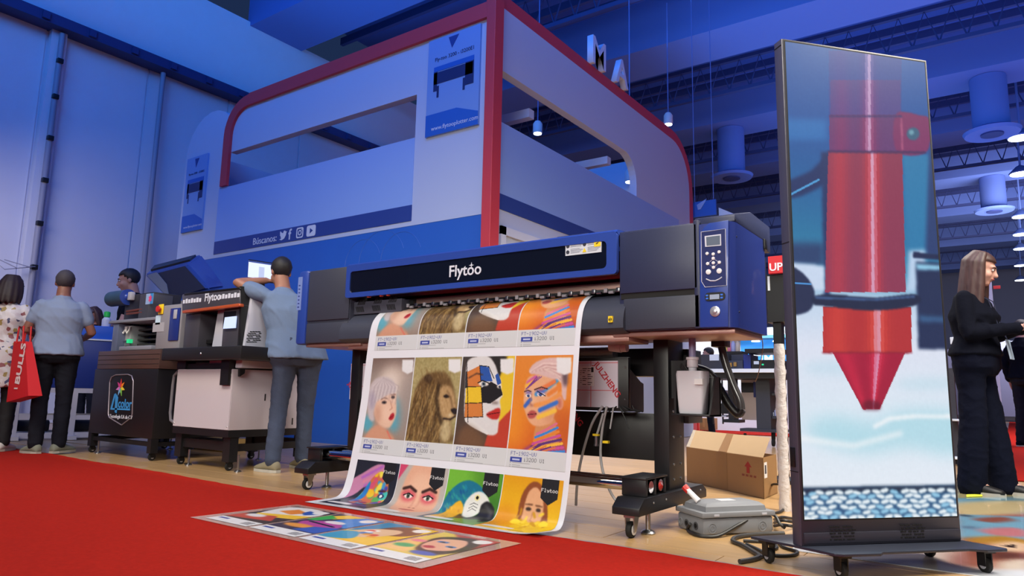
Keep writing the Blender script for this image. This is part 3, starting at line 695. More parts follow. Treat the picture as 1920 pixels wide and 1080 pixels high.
for z in (c1+.10, d1-.012): m.box(a, b, BYF-.005, BYF-.0035, z-.002, z+.002)
pp('film_lines', m, redln, 'thin red lines on the film', ib, False)
p = P(1113, 683, Y=BYF)
for px_, py_, s in ((1113, 684, .052), (1046, 738, .052), (652, 720, .05)):
    p = P(px_, py_, Y=BYF-.005); text('JULZHENG', s, p, (.62, 0, -.78), (.78, 0, .62), mat('red lettering', (190, 44, 58), .5), ib, 'lettering', .0008, .02)
p = P(1088, 687, Y=BYF); q = P(1115, 724, Y=BYF); m = MB(); m.box(p.x, q.x, BYF-.007, BYF-.004, q.z, p.z); pp('shipping_label', m, whitep, 'white printed label on the film', ib, False)
m = MB(); w = q.x-p.x; h = p.z-q.z
for i in range(9):
    for j, (u0, u1) in enumerate(((.06, .14), (.2, .5), (.55, .9))):
        if (i*3+j) % 4: z = q.z+h*(.06+.1*i); m.box(p.x+w*u0, p.x+w*(u0+(u1-u0)*(.5+.5*((i*7+j*3) % 5)/4)), BYF-.008, BYF-.0065, z, z+.004)
m.box(p.x+w*.8, p.x+w*.96, BYF-.008, BYF-.0065, q.z+h*.7, q.z+h*.95); pp('label_print', m, black, None, ib, False)
for z in (c1+.05, d1-.04): q_ = MB(); q_.lathe((b+.045, BYF, z), [(.007, 0), (.004, .004)], 10, (0, -1, 0)); pp('bolt', q_, steel, None, ib)
# roll of film lying on the box, with a taped end
m = MB(); m.cyl((-3.9, BYF+.06, .955), (b-.05, BYF+.06, .955), .037, 20); fr = pp('spare_shaft', m, mat('crumpled foil', (150, 146, 140), .25, .6, bump=.6, bscale=60), 'foil wrapped spare shaft')
p = P(1160, 652, Y=BYF-.01)
m = MB(); m.cyl((p.x-.055, p.y, p.z+.01), (p.x+.02, p.y, p.z+.0), .03, 16); m.cyl((p.x+.02, p.y, p.z), (p.x+.055, p.y, p.z), .026, 16); m.cyl((p.x-.05, p.y, p.z+.03), (p.x-.055, p.y, p.z+.07), .012, 10, .009)
pp('wrapped_valve', m, mat('white wrapped plastic', (206, 206, 212), .35, bump=.4, bscale=80), 'white plastic valve wrapped in film')
# tubes and cables hanging below the ink box
clear = mat('clear tube', (190, 190, 194), .2, trans=.35)
def hose(n, px, Y, r, m_, parent=None, lab=None, seg=10):
    pts = np.array([P(x, y, Y=Y) if not isinstance(Y, (list, tuple)) else P(x, y, Y=Y[i]) for i, (x, y) in enumerate(px)])
    out = []
    for i in range(len(pts)-1):
        a_, b_, c_, d_ = pts[max(i-1, 0)], pts[i], pts[i+1], pts[min(i+2, len(pts)-1)]
        for k in range(6):
            t = k/6; out.append(.5*((2*b_)+(-a_+c_)*t+(2*a_-5*b_+4*c_-d_)*t*t+(-a_+3*b_-3*c_+d_)*t**3))
    out.append(pts[-1]); mb = MB(); mb.tube(out, r, seg); return part(n, mb, m_, parent, True, lab)
hose('drain_tube', [(1130, 762), (1112, 790), (1098, 830), (1088, 870), (1082, 910), (1080, 948)], 3.70, .008, clear, pr, 'clear drain tube')
hose('drain_tube', [(1138, 762), (1130, 800), (1126, 850), (1132, 890), (1146, 925), (1158, 942)], 3.72, .008, clear, pr)
hose('drain_tube', [(1131, 775), (1124, 800), (1119, 815)], 3.70, .007, clear, pr)
hose('drain_tube', [(1150, 764), (1147, 785), (1144, 804)], 3.70, .005, clear, pr)
p = P(1118, 820, Y=3.70); m = MB(); m.cyl((p.x, p.y, p.z+.01), (p.x, p.y, p.z-.045), .011, 12); m.lathe((p.x, p.y, p.z-.05), [(.014, 0), (.014, .01)], 10); pp('tube_fitting', m, steel)
m = MB(); m.box(p.x-.018, p.x+.016, p.y-.012, p.y+.012, p.z+.008, p.z+.02); pp('tube_tag', m, yellow, 'yellow tube tag')
p = P(1135, 829, Y=3.70); m = MB(); m.box(p.x-.012, p.x+.022, p.y-.012, p.y+.012, p.z-.006, p.z+.008); pp('tube_tag', m, yellow)
for k, pts in enumerate(([(1156, 762), (1142, 772), (1130, 773), (1150, 764)], [(1160, 762), (1170, 772), (1186, 774), (1200, 772)], [(1166, 762), (1178, 770), (1190, 770), (1206, 772)], [(1172, 762), (1184, 768), (1196, 772)], [(1162, 764), (1172, 785), (1180, 806)], [(1186, 760), (1190, 768), (1205, 771)])):
    hose('cable', pts, 3.73, .004, black, pr)
# waste bottle in its holder on the right column
HB = 3.66
m = MB(); a, b, c1, d1 = rectY(1267, 779, 1336, 706, HB)
m.box(a, b, HB+.10, HB+.13, c1, d1, .003); m.box(a, b, HB-.06, HB+.12, c1, c1+.012, .002); m.box(a, a+.012, HB-.02, HB+.12, c1, d1-.03); m.prism([(b, HB+.12, c1), (b, HB-.05, c1), (b, HB+.05, d1), (b, HB+.12, d1)], (-.01, 0, 0))
m.box(a-.07, a+.03, HB+.08, HB+.14, d1-.12, d1+.09); hd = pp('bottle_holder', m, blackm, 'black bottle bracket on the column')
bt = P(1300, 770, Y=HB+.02); zt, zn, zc_ = P(1300, 695, Y=HB).z, P(1300, 690, Y=HB).z, P(1300, 661, Y=HB).z; hw = (P(1327, 740, Y=HB).x-P(1275, 740, Y=HB).x)/2
t = thing('waste_ink_bottle', 'translucent white waste bottle held in the bracket on the right column', 'bottle', (bt.x, HB+.02, c1+.013))
def rect_ring(w, d, z, cx, cy, r=.25): return [Vector((cx+x, cy+y*d/w, z)) for x, y in [(px, pz) for px, pz in rr(0, 0, w, w, w*r)]]
m = MB(); z0 = c1+.013
m.rings([rect_ring(hw*.82, hw*.6, z0, bt.x, HB+.02), rect_ring(hw*.86, hw*.64, z0+.01, bt.x, HB+.02), rect_ring(hw*.93, hw*.7, z0+.10, bt.x, HB+.02), rect_ring(hw, hw*.75, zt-.02, bt.x, HB+.02), rect_ring(hw*.95, hw*.7, zt-.002, bt.x, HB+.02), rect_ring(hw*.4, hw*.4, zt, bt.x, HB+.02)])
part('bottle_body', m, mat('milky plastic', (214, 214, 224), .35, trans=.12), t)
m = MB(); m.lathe((bt.x, HB+.02, zt-.002), [(.022, 0), (.022, .02), (.029, .022), (.029, .06), (.034, .062), (.034, .075), (.018, .078)], 18); part('bottle_neck', m, mat('milky plastic', (214, 214, 224), .35, trans=.12), t)
m = MB(); m.cyl((bt.x, HB+.02, zt+.05), (bt.x+.002, HB+.02, ZB+.0), .019, 14); part('bottle_tube', m, mat('violet clear tube', (150, 146, 186), .25, trans=.25), t)
m = MB(); m.box(bt.x+hw*.45, bt.x+hw*1.02, HB-.05, HB-.03, zt-.075, zt-.045); part('bottle_label', m, whitep, t)
p = P(1302, 626, Y=HB+.02); m = MB(); m.cyl((p.x, p.y, p.z), (p.x, p.y, p.z+.02), .012, 10); pp('green_connector', m, mat('green connector', (120, 200, 60), .4, emit=(120, 220, 60), estr=.6))
# corrugated hoses from the right housing
HY = 3.95
m = MB(); p = P(1351, 638, Y=HY); m.box(p.x-.04, p.x+.04, HY-.05, HY+.05, p.z-.04, ZB, .004); pp('hose_connector', m, black)
hose('hose', [(1352, 645), (1360, 680), (1374, 720), (1387, 750), (1390, 768)], HY, .022, mat('grey sleeved hose', (60, 58, 60), .28, coat=.5), pr, 'glossy grey sleeved hose', 12)
hose('hose', [(1306, 690), (1330, 700), (1350, 730), (1368, 760), (1384, 776), (1391, 768)], HY, .024, black, pr, 'black looping hose', 12)
hose('cable', [(1295, 704), (1280, 682), (1276, 692), (1284, 698), (1296, 690)], 3.70, .004, black, pr)
hose('cable', [(1428, 630), (1430, 655), (1422, 700), (1416, 716)], 4.1, .0025, mat('brown wire', (120, 84, 60), .5), pr)

# ------------------------------------------------------------------ the printed sheet coming out of the printer
path = np.array([(3.62, 1.268), (3.56, 1.2735), (3.52, 1.269), (3.475, 1.254), (3.43, 1.224), (3.393, 1.179), (3.372, 1.12), (3.362, 1.06), (3.352, .98), (3.338, .85), (3.318, .65), (3.29, .45), (3.262, .30), (3.242, .20), (3.222, .12), (3.197, .055), (3.165, .024), (3.12, .0145), (3.05, .0135), (2.90, .0135)])
tt = np.arange(len(path)); tf = np.linspace(0, len(path)-1, 400)
def _cr(a):
    out = []
    for t in tf:
        i = min(int(t), len(a)-2); u = t-i; p0, p1, p2, p3 = a[max(i-1, 0)], a[i], a[i+1], a[min(i+2, len(a)-1)]
        out.append(.5*(2*p1+(-p0+p2)*u+(2*p0-5*p1+4*p2-p3)*u*u+(-p0+3*p1-3*p2+p3)*u**3))
    return np.array(out)
pathf = np.c_[_cr(path[:, 0]), _cr(path[:, 1])]
sarc = np.r_[0, np.cumsum(np.hypot(*np.diff(pathf, axis=0).T))]
SEND = sarc[-1]
def s_of_z(z): i = np.argmax((pathf[:, 1] < z) & (np.arange(400) > 60)); return sarc[i]
PX0, PX1 = -3.605, -1.922
def sheetpos(x, s, lift=0):
    y = np.interp(s, sarc, pathf[:, 0]); z = np.interp(s, sarc, pathf[:, 1])
    f = np.clip((s-(SEND-.28))/.28, 0, 1); y = y+f*.06*(x-PX0)/(PX1-PX0)
    wv = .004*np.sin((x-PX0)*6.2+1)*np.clip((s-.3)/.3, 0, 1)*np.clip((SEND-.2-s)/.2, 0, 1)
    curl = .02*np.clip((x-(PX1-.16))/.16, 0, 1)**2*np.clip((s-(SEND-.3))/.3, 0, 1)
    dy = np.gradient(pathf[:, 0], sarc); dz = np.gradient(pathf[:, 1], sarc)
    ny = np.interp(s, sarc, dz); nz = -np.interp(s, sarc, dy)   # outward normal (towards the room)
    return np.stack([x, y+wv*1.0+ny*lift, z+curl+nz*lift], -1)
sheet = thing('printed_sheet', 'long glossy printed sheet hanging from the printer down to the carpet', 'print', (-2.76, 3.1, 0))
gs = np.linspace(0, SEND, 150); gx = np.linspace(PX0, PX1, 26)
Xg, Sg = np.meshgrid(gx, gs); pos = sheetpos(Xg, Sg).reshape(-1, 3)
me = bpy.data.meshes.new('paper'); idx = np.arange(150*26).reshape(150, 26)
me.from_pydata(pos.tolist(), [], np.stack([idx[:-1, :-1], idx[1:, :-1], idx[1:, 1:], idx[:-1, 1:]], -1).reshape(-1, 4).tolist())
link('paper', me, mat('print paper white', (204, 205, 216), .4, coat=.15), sheet, True)

def zpt(ox, oy, sc): return lambda L: [((x), (y)) for x, y in L]
W2, H2 = 132, 208
q2 = [[(118, 380), (388, 374), (318, 1005), (48, 980)], [(388, 374), (690, 364), (600, 1028), (318, 1005)], [(690, 364), (1026, 352), (940, 1058), (600, 1028)], [(1026, 352), (1400, 342), (1335, 1080), (940, 1058)]]
skin = (222, 176, 150)
def caption(c, shield=True):
    v0 = .845; H = c.h; c.a[int(v0*H):] = (208, 210, 216); c.a[:, -1:] = (226, 226, 230)
    c.a[int(v0*H):int(v0*H)+1] = (222, 222, 226)
    c.word('FT-1902-UV', .07, v0+.02, 1, (66, 74, 150))
    y0 = int((v0+.065)*H); c.a[y0:y0+9, 9:36] = (58, 72, 160); c.word('EPSON', .09, v0+.07, 1, (220, 224, 240)) if False else None
    c.a[y0+3:y0+6, 14:31] = (190, 198, 230)
    c.word('i3200 U1', .31, v0+.068, 1, (70, 70, 78))
    for i, (a, b) in enumerate(((.12, .42), (.12, .26), (.12, .6))):
        y = int((v0+.115+i*.017)*H); c.a[y:y+1, int(a*c.w):int(b*c.w)] = (150, 152, 158); c.a[y:y+1, 9:12] = (120, 122, 130)
    c.poly([(.64, v0+.075), (.70, v0+.075), (.70, v0+.115), (.67, v0+.135), (.64, v0+.115)], (228, 230, 236)) if c.Hm is None else None
    return c
def badge(c, pts, dark=False):
    c.poly(pts, (226, 226, 232) if not dark else (34, 36, 42), .6)
    return c
def art_girl():
    c = Cv(W2, H2, q2[0]); c.vgrad([(0, (120, 98, 92)), (.2, (150, 136, 130)), (.5, (176, 158, 148)), (.85, (150, 130, 118))])
    c.ell((250, 560), 105, 140, (206, 186, 176), 14, .9); c.ell((230, 560), 60, 90, (236, 226, 220), 12, .7)
    c.ell((262, 740), 46, 110, (70, 168, 200), 8, .85); c.ell((95, 800), 30, 60, (70, 168, 200), 6, .8); c.ell((330, 700), 60, 200, (150, 140, 138), 14, .7)
    c.blob([(70, 890), (110, 830), (170, 800), (225, 850), (262, 890), (240, 920), (70, 920)], (206, 150, 124), 3)
    c.line([(215, 845), (245, 900)], .025, (216, 110, 96), 1)
    c.blob([(125, 640), (140, 590), (200, 580), (258, 590), (268, 650), (268, 740), (240, 810), (205, 826), (150, 790), (125, 720)], (226, 186, 164), 2)
    c.ell((215, 730), 34, 60, (236, 200, 180), 6, .7); c.ell((150, 740), 22, 60, (190, 140, 120), 6, .6); c.ell((112, 740), 13, 26, (206, 150, 130), 2)
    c.blob([(88, 720), (84, 650), (100, 560), (140, 510), (200, 500), (250, 530), (268, 590), (255, 606), (215, 615), (170, 640), (140, 660), (125, 720), (128, 780), (100, 770)], (196, 184, 190), 2)
    for i in range(16): x = 96+i*11; c.line([(x, 640+abs(8-i)*5), (x+22, 560), (180, 505)], .012, (166, 150, 158) if i % 2 else (224, 214, 218), 1, .8)
    c.ell((112, 650), 22, 60, (150, 140, 170), 5, .5)
    c.ell((190, 663), 16, 10, (60, 50, 56), 1, .9); c.ell((246, 630), 13, 9, (60, 50, 56), 1, .9); c.ell((190, 664), 5, 5, (20, 18, 24), 0)
    c.line([(170, 645), (190, 634), (212, 640)], .014, (120, 90, 84), 1); c.line([(234, 615), (262, 612)], .014, (120, 90, 84), 1)
    c.line([(228, 650), (242, 700), (226, 712)], .014, (186, 130, 112), 1)
    c.blob([(222, 765), (236, 738), (250, 730), (258, 745), (250, 768), (234, 776)], (176, 40, 52), 1); c.line([(228, 762), (252, 746)], .01, (110, 20, 32), 0)
    badge(c, [(306, 392), (378, 390), (374, 466), (340, 482), (304, 462)]); c.noise(4)
    return c
def art_lion():
    c = Cv(W2, H2, q2[1]); c.vgrad([(0, (160, 146, 98)), (.4, (172, 158, 112)), (.85, (150, 140, 92))]); c.noise(10, 2, 3)
    M = [(335, 900), (345, 780), (370, 640), (410, 540), (460, 490), (530, 470), (590, 486), (622, 560), (632, 640), (640, 700), (634, 740), (600, 790), (610, 860), (590, 918)]
    c.blob(M, (104, 78, 46), 3); mk = c.maskof(M, 2)
    for i in range(150):
        t = i/150; x = 345+t*250; y = 500+180*abs(t-.62)+rng.uniform(0, 330)
        c.line([(x, y), (x-10+rng.normal()*8, y+50), (x-20+rng.normal()*14, y+120)], .014, ((58, 42, 26), (196, 166, 108), (150, 116, 66))[i % 3], 1, .6)
    for i in range(16): x = 440+i*11; c.line([(x, 520), (x+rng.normal()*12, 472-rng.uniform(0, 26))], .012, (128, 100, 60), 1, .7)
    c.blob([(545, 575), (590, 560), (620, 600), (634, 690), (640, 722), (620, 760), (580, 785), (548, 760), (530, 660)], (180, 146, 102), 3)
    c.blob([(548, 790), (590, 785), (602, 840), (586, 905), (540, 900)], (206, 188, 146), 4, .8)
    c.blob([(602, 712), (634, 708), (642, 736), (618, 746)], (38, 28, 28), 1); c.line([(556, 772), (598, 776), (628, 756)], .028, (44, 30, 26), 1)
    c.blob([(558, 632), (578, 618), (598, 632), (578, 642)], (40, 28, 22), 1); c.line([(586, 600), (604, 640), (612, 700)], .03, (120, 90, 58), 2); c.ell((600, 750), 16, 10, (214, 196, 160), 2, .8)
    c.line([(534, 560), (515, 640), (526, 740), (545, 800)], .06, (50, 36, 22), 3, .8); c.blob([(440, 520), (468, 486), (496, 516), (470, 548)], (74, 54, 34), 2)
    c.noise(12, 1, 4, mk)
    badge(c, [(600, 384), (678, 382), (674, 462), (636, 478), (598, 460)]); return c
def art_mosaic():
    c = Cv(W2, H2, q2[2]); c.vgrad([(0, (66, 58, 56)), (.5, (70, 60, 56)), (.85, (92, 66, 50))])
    c.poly([(960, 352), (1030, 350), (1000, 690), (850, 880), (880, 600)], (226, 190, 44), 1); c.poly([(1005, 670), (830, 850), (806, 930), (966, 948)], (186, 62, 44), 1)
    c.poly([(870, 362), (975, 356), (930, 460), (900, 520)], (40, 36, 36), 2)
    F_ = [(706, 440), (725, 385), (780, 362), (850, 362), (890, 410), (908, 470), (925, 520), (922, 560), (930, 605), (912, 640), (916, 690), (906, 740), (900, 790), (890, 845), (850, 862), (790, 840), (705, 790), (684, 740), (690, 600)]
    c.blob(F_, (216, 214, 218), 1); fm = c.maskof(F_, 0)
    def blk(p, col): 
        a0 = c.a.copy(); c.poly(p, col, 0); c.a = np.where(fm[..., None] > .5, c.a, a0)
    blk([(710, 462), (792, 420), (792, 555), (700, 555)], (206, 120, 58)); blk([(792, 418), (850, 430), (870, 520), (792, 520)], (44, 84, 168)); blk([(700, 555), (796, 550), (796, 655), (690, 660)], (230, 190, 46))
    blk([(690, 660), (800, 655), (800, 745), (684, 750)], (206, 124, 60)); blk([(796, 560), (860, 520), (930, 560), (930, 605), (850, 660), (796, 655)], (30, 28, 32)); blk([(888, 480), (925, 450), (940, 520), (900, 545)], (44, 84, 168))
    blk([(684, 470), (712, 455), (712, 560), (684, 570)], (60, 58, 62)); blk([(660, 750), (720, 752), (840, 850), (800, 870), (680, 830)], (220, 218, 220))
    for L in ([(792, 418), (800, 745)], [(700, 555), (796, 553)], [(690, 660), (800, 656)], [(684, 750), (800, 745)], [(712, 390), (705, 780)], [(792, 420), (850, 425), (880, 500)]): c.line(L, .014, (24, 22, 26), 0)
    c.ell((812, 535), 32, 15, (236, 226, 220), 1); c.ell((812, 536), 13, 13, (70, 90, 110), 1); c.ell((812, 536), 6, 6, (12, 12, 14), 0); c.line([(776, 530), (805, 514), (845, 530)], .018, (24, 20, 22), 0)
    c.ell((912, 552), 16, 11, (236, 226, 220), 1); c.ell((914, 553), 8, 9, (50, 60, 80), 0); c.line([(720, 500), (770, 470), (810, 478)], .02, (70, 46, 40), 1)
    c.ell((880, 655), 24, 10, (120, 100, 96), 2, .8)
    c.blob([(822, 728), (868, 700), (888, 690), (911, 692), (908, 735), (890, 760), (850, 756)], (184, 44, 40), 1); c.line([(826, 730), (870, 722), (908, 716)], .014, (90, 16, 20), 0)
    c.blob([(640, 900), (690, 800), (780, 850), (800, 930), (700, 935)], (120, 84, 58), 5, .7)
    badge(c, [(926, 374), (1014, 370), (1008, 458), (966, 474), (924, 456)]); c.noise(4); return c
def art_stripes():
    c = Cv(W2, H2, q2[3]); c.vgrad([(0, (220, 132, 52)), (.4, (224, 132, 44)), (.85, (206, 92, 32))]); c.ell((1000, 800), 70, 160, (236, 150, 40), 16, .7); c.ell((1310, 800), 60, 160, (190, 84, 30), 14, .7)
    c.blob([(1050, 950), (1100, 915), (1160, 890), (1280, 870), (1340, 935), (1345, 985), (1040, 975)], (160, 70, 110), 2)
    c.blob([(1150, 780), (1265, 740), (1275, 860), (1290, 900), (1140, 910)], (206, 140, 90), 1)
    for i, col in enumerate([(214, 110, 140), (60, 130, 210), (226, 130, 50), (200, 80, 150), (90, 50, 120), (240, 180, 60), (200, 80, 150), (60, 130, 210)]):
        y = 830+i*21; c.line([(1148-i*9, y+12), (1210, y-18), (1278+i*7, y-58+i*4)], .035, col, 0)
    for i in range(5): c.line([(1070+i*22, 960), (1150+i*30, 905+i*5)], .02, (90, 50, 110) if i % 2 else (214, 120, 60), 0)
    c.blob([(1075, 560), (1100, 490), (1160, 470), (1260, 480), (1290, 560), (1280, 640), (1265, 720), (1240, 770), (1150, 792), (1100, 765), (1070, 690), (1066, 620)], (226, 168, 130), 1)
    c.ell((1120, 620), 34, 60, (236, 186, 150), 6, .6); c.ell((1240, 720), 40, 46, (190, 120, 90), 8, .5)
    c.ell((1300, 640), 26, 44, (220, 150, 120), 1); c.ell((1300, 645), 13, 28, (190, 110, 90), 2)
    for L, col in (([(1290, 500), (1210, 560), (1150, 590)], (70, 150, 206)), ([(1320, 530), (1230, 590)], (226, 130, 60)), ([(1330, 570), (1220, 640), (1140, 660)], (232, 150, 80)), ([(1280, 640), (1170, 690)], (60, 110, 200)), ([(1270, 690), (1160, 735)], (240, 190, 70)), ([(1100, 520), (1150, 485)], (200, 90, 160)), ([(1090, 540), (1140, 510)], (240, 180, 70)), ([(1075, 665), (1110, 625)], (60, 100, 190)), ([(1270, 510), (1180, 560)], (226, 120, 70))): c.line(L, .062, col, 1)
    for i in range(3): c.line([(1160+i*14, 480), (1085, 560)], .015, (120, 60, 140), 0)
    c.blob([(1110, 440), (1150, 395), (1230, 365), (1330, 370), (1360, 430), (1350, 520), (1340, 620), (1318, 600), (1310, 510), (1250, 490), (1170, 470), (1120, 465)], (214, 180, 180), 1)
    for i in range(9): c.line([(1115+i*12, 452-i*2), (1200+i*10, 400+i*8), (1310, 400+i*14)], .016, (176, 130, 130) if i % 2 else (240, 220, 214), 1, .8)
    c.ell((1340, 480), 18, 60, (80, 60, 70), 3, .9); c.ell((1100, 600), 20, 11, (236, 230, 226), 0); c.ell((1098, 601), 9, 9, (44, 70, 120), 0); c.ell((1180, 590), 26, 13, (236, 230, 226), 0); c.ell((1178, 592), 11, 11, (44, 70, 120), 0)
    c.ell((1180, 572), 36, 14, (90, 90, 190), 3, .8); c.ell((1100, 580), 22, 10, (90, 90, 190), 2, .8)
    c.line([(1140, 562), (1185, 545), (1225, 556)], .02, (90, 50, 50), 0); c.line([(1074, 575), (1096, 566), (1116, 574)], .018, (90, 50, 50), 0); c.line([(1156, 570), (1210, 600)], .014, (20, 20, 30), 0)
    c.line([(1120, 590), (1108, 650), (1122, 664)], .014, (180, 110, 90), 1); c.ell((1116, 660), 18, 7, (150, 90, 80), 2, .7)
    c.blob([(1088, 720), (1112, 694), (1134, 694), (1150, 712), (1134, 738), (1104, 744)], (176, 78, 76), 1); c.line([(1090, 720), (1120, 716), (1148, 714)], .013, (96, 30, 36), 0)
    badge(c, [(1290, 362), (1384, 358), (1380, 452), (1336, 468), (1288, 448)]); c.noise(4); return c
arts = [art_girl(), art_lion(), art_mosaic(), art_stripes()]
for c in arts: caption(c)
PW0, PW1 = -3.538, -1.950; pw = (PW1-PW0)/4
st2, sb2 = s_of_z(.922), s_of_z(.296); L2 = sb2-st2
names2 = ['portrait of a silver haired girl, middle row', 'lion portrait, middle row', 'portrait with a geometric painted face, middle row', 'portrait with striped face paint, middle row']
names1 = [n.replace('middle row', 'cut off top row') for n in names2]
sb1 = s_of_z(.972); smin = .055
for i, c in enumerate(arts):
    x0, x1 = PW0+i*pw, PW0+(i+1)*pw-.003
    o = printed('printed_panel', c, lambda u, v, x0=x0, x1=x1: sheetpos(x0+u*(x1-x0), st2+v*L2, .0016), pmat, sheet); o['label'] = names2[i]
    k0 = int(c.h*max(0, 1-(sb1-smin)/L2)); cc = Cv(c.w, c.h-k0); cc.a = c.a[k0:].copy(); cc.k = c.k
    cc.v = cc.v; s0 = sb1-L2*(c.h-k0)/c.h
    o = printed('printed_panel', cc, lambda u, v, x0=x0, x1=x1, s0=s0: sheetpos(x0+u*(x1-x0), s0+v*(sb1-s0), .0016), pmat, sheet); o['label'] = names1[i]
# bottom row, drawn straight in sheet units
W3, H3 = 132, 190
def low_badge(c):
    c.poly([(.66, 0), (.93, 0), (.93, .20), (.795, .27), (.66, .20)], (30, 31, 36), 0); c.word('Flytoo', .665, .10, 1, (230, 230, 234))
    c.blob([(.05, .80), (.12, .745), (.5, .76), (.55, .80), (.5, .84), (.1, .84)], (224, 224, 230), 1); c.poly([(0, .93), (1, .93), (1, 1), (0, 1)], (222, 222, 230))
    for i in range(8): c.line([(.5+.03*i, .86), (.56+.03*i, .9)], .012, (70, 70, 80), 0)
    c.noise(4); return c
def low1():
    c = Cv(W3, H3, bg=(34, 38, 52))
    c.blob([(-.05, .30), (.2, .16), (.5, .04), (.72, .06), (.6, .2), (.35, .30), (.1, .48), (-.1, .62)], (196, 130, 170), 1)
    for i in range(4): c.line([(.2+.05*i, .22+.05*i), (.62+.03*i, .06+.055*i)], .05, (214, 130, 160) if i % 2 else (176, 100, 190), 1)
    F_ = [(.3, .4), (.45, .2), (.65, .12), (.82, .25), (.86, .45), (.76, .62), (.55, .70), (.35, .68), (.25, .58)]
    c.blob(F_, (206, 110, 70), 1); mk = c.maskof(F_, 0); cols = [(60, 150, 210), (236, 190, 40), (60, 190, 190), (230, 120, 60), (60, 70, 180), (240, 220, 80), (210, 80, 120), (80, 170, 90)]
    for i in range(46):
        a0 = c.a.copy(); c.ell((rng.uniform(.26, .86), rng.uniform(.12, .7)), rng.uniform(.03, .09), rng.uniform(.02, .06), cols[i % 8], 1, .95, rng.uniform(0, 3)); c.a = np.where(mk[..., None] > .5, c.a, a0)
    c.blob([(.24, .58), (.34, .34), (.42, .26), (.4, .45), (.3, .62)], (40, 120, 200), 1)
    c.ell((.74, .42), .07, .03, (30, 40, 90), 1); c.ell((.74, .42), .03, .02, (230, 230, 236), 0); c.line([(.66, .36), (.8, .35)], .03, (70, 30, 40), 1); c.blob([(.45, .6), (.55, .57), (.64, .6), (.55, .65)], (150, 40, 60), 1)
    c.ell((.5, .77), .4, .05, (120, 70, 150), 4, .7); return low_badge(c)
def low2():
    c = Cv(W3, H3, bg=(186, 178, 174)); c.poly([(0, 0), (.18, 0), (0, .2)], (206, 70, 110), 1)
    c.blob([(.12, .35), (.2, .1), (.38, -.05), (.66, -.05), (.84, .1), (.9, .35), (.86, .58), (.7, .74), (.5, .8), (.3, .74), (.14, .58)], (226, 172, 146), 2)
    c.ell((.5, .25), .22, .16, (238, 194, 168), 8, .7)
    for s in (-1, 1):
        x = .5+s*.2; c.ell((x, .36), .15, .075, (206, 70, 90), 4, .85); c.ell((x, .365), .085, .032, (236, 226, 220), 1); c.ell((x, .365), .036, .033, (86, 96, 84), 0); c.ell((x, .365), .016, .015, (10, 10, 12), 0)
        c.line([(x-.1, .36), (x, .33), (x+.1, .36)], .022, (30, 20, 24), 0); c.line([(x-.13*s*-1, .285), (x, .255), (x-s*.13, .30)], .05, (60, 36, 32), 1)
        c.line([(.5+s*.06, .4), (.5+s*.05, .5)], .02, (196, 130, 110), 2, .8); c.ell((.5+s*.045, .535), .022, .01, (120, 60, 54), 1)
    c.blob([(.34, .63), (.45, .605), (.5, .613), (.55, .605), (.66, .63), (.5, .675)], (176, 84, 84), 1); c.line([(.35, .63), (.65, .63)], .014, (110, 40, 44), 0)
    return low_badge(c)
def low3():
    c = Cv(W3, H3, bg=(86, 150, 44)); c.ell((.2, .2), .3, .3, (120, 190, 60), 12, .8); c.ell((.9, .5), .3, .3, (60, 120, 40), 12, .8)
    c.blob([(-.02, .9), (.0, .4), (.14, .2), (.36, .11), (.58, .14), (.74, .24), (.7, .36), (.5, .5), (.42, .8)], (24, 112, 146), 1)
    for i in range(70): x = rng.uniform(.0, .6); y = .16+abs(x-.38)*.3+rng.uniform(0, .4); c.ell((x, y), .035, .012, ((20, 84, 150), (60, 170, 150), (30, 140, 170))[i % 3], 1, .7, .7)
    c.blob([(.16, .44), (.3, .34), (.42, .44), (.44, .6), (.34, .8), (.06, .85), (.1, .6)], (230, 172, 36), 1)
    for i in range(20): c.ell((rng.uniform(.12, .4), rng.uniform(.42, .78)), .035, .014, (240, 196, 70) if i % 2 else (196, 130, 20), 1, .7, .9)
    c.blob([(.40, .36), (.52, .24), (.68, .22), (.82, .30), (.84, .40), (.7, .46), (.62, .56), (.5, .58), (.44, .5)], (228, 228, 226), 1)
    c.blob([(.4, .5), (.5, .56), (.6, .6), (.52, .68), (.42, .64)], (30, 34, 40), 2)
    for i in range(3): c.line([(.5, .37+i*.04), (.56, .345+i*.032), (.64, .36+i*.035)], .012, (110, 110, 116), 0)
    c.ell((.6, .285), .05, .036, (236, 226, 170), 0); c.ell((.6, .285), .026, .02, (10, 10, 10), 0)
    c.blob([(.70, .36), (.80, .31), (.93, .37), (.99, .5), (.97, .64), (.90, .73), (.86, .62), (.76, .60), (.70, .66), (.60, .66), (.62, .56), (.70, .47)], (28, 28, 32), 1); c.line([(.78, .36), (.90, .42), (.94, .54)], .04, (104, 104, 110), 3, .7); c.line([(.64, .6), (.8, .56)], .014, (80, 80, 86), 1)
    return low_badge(c)
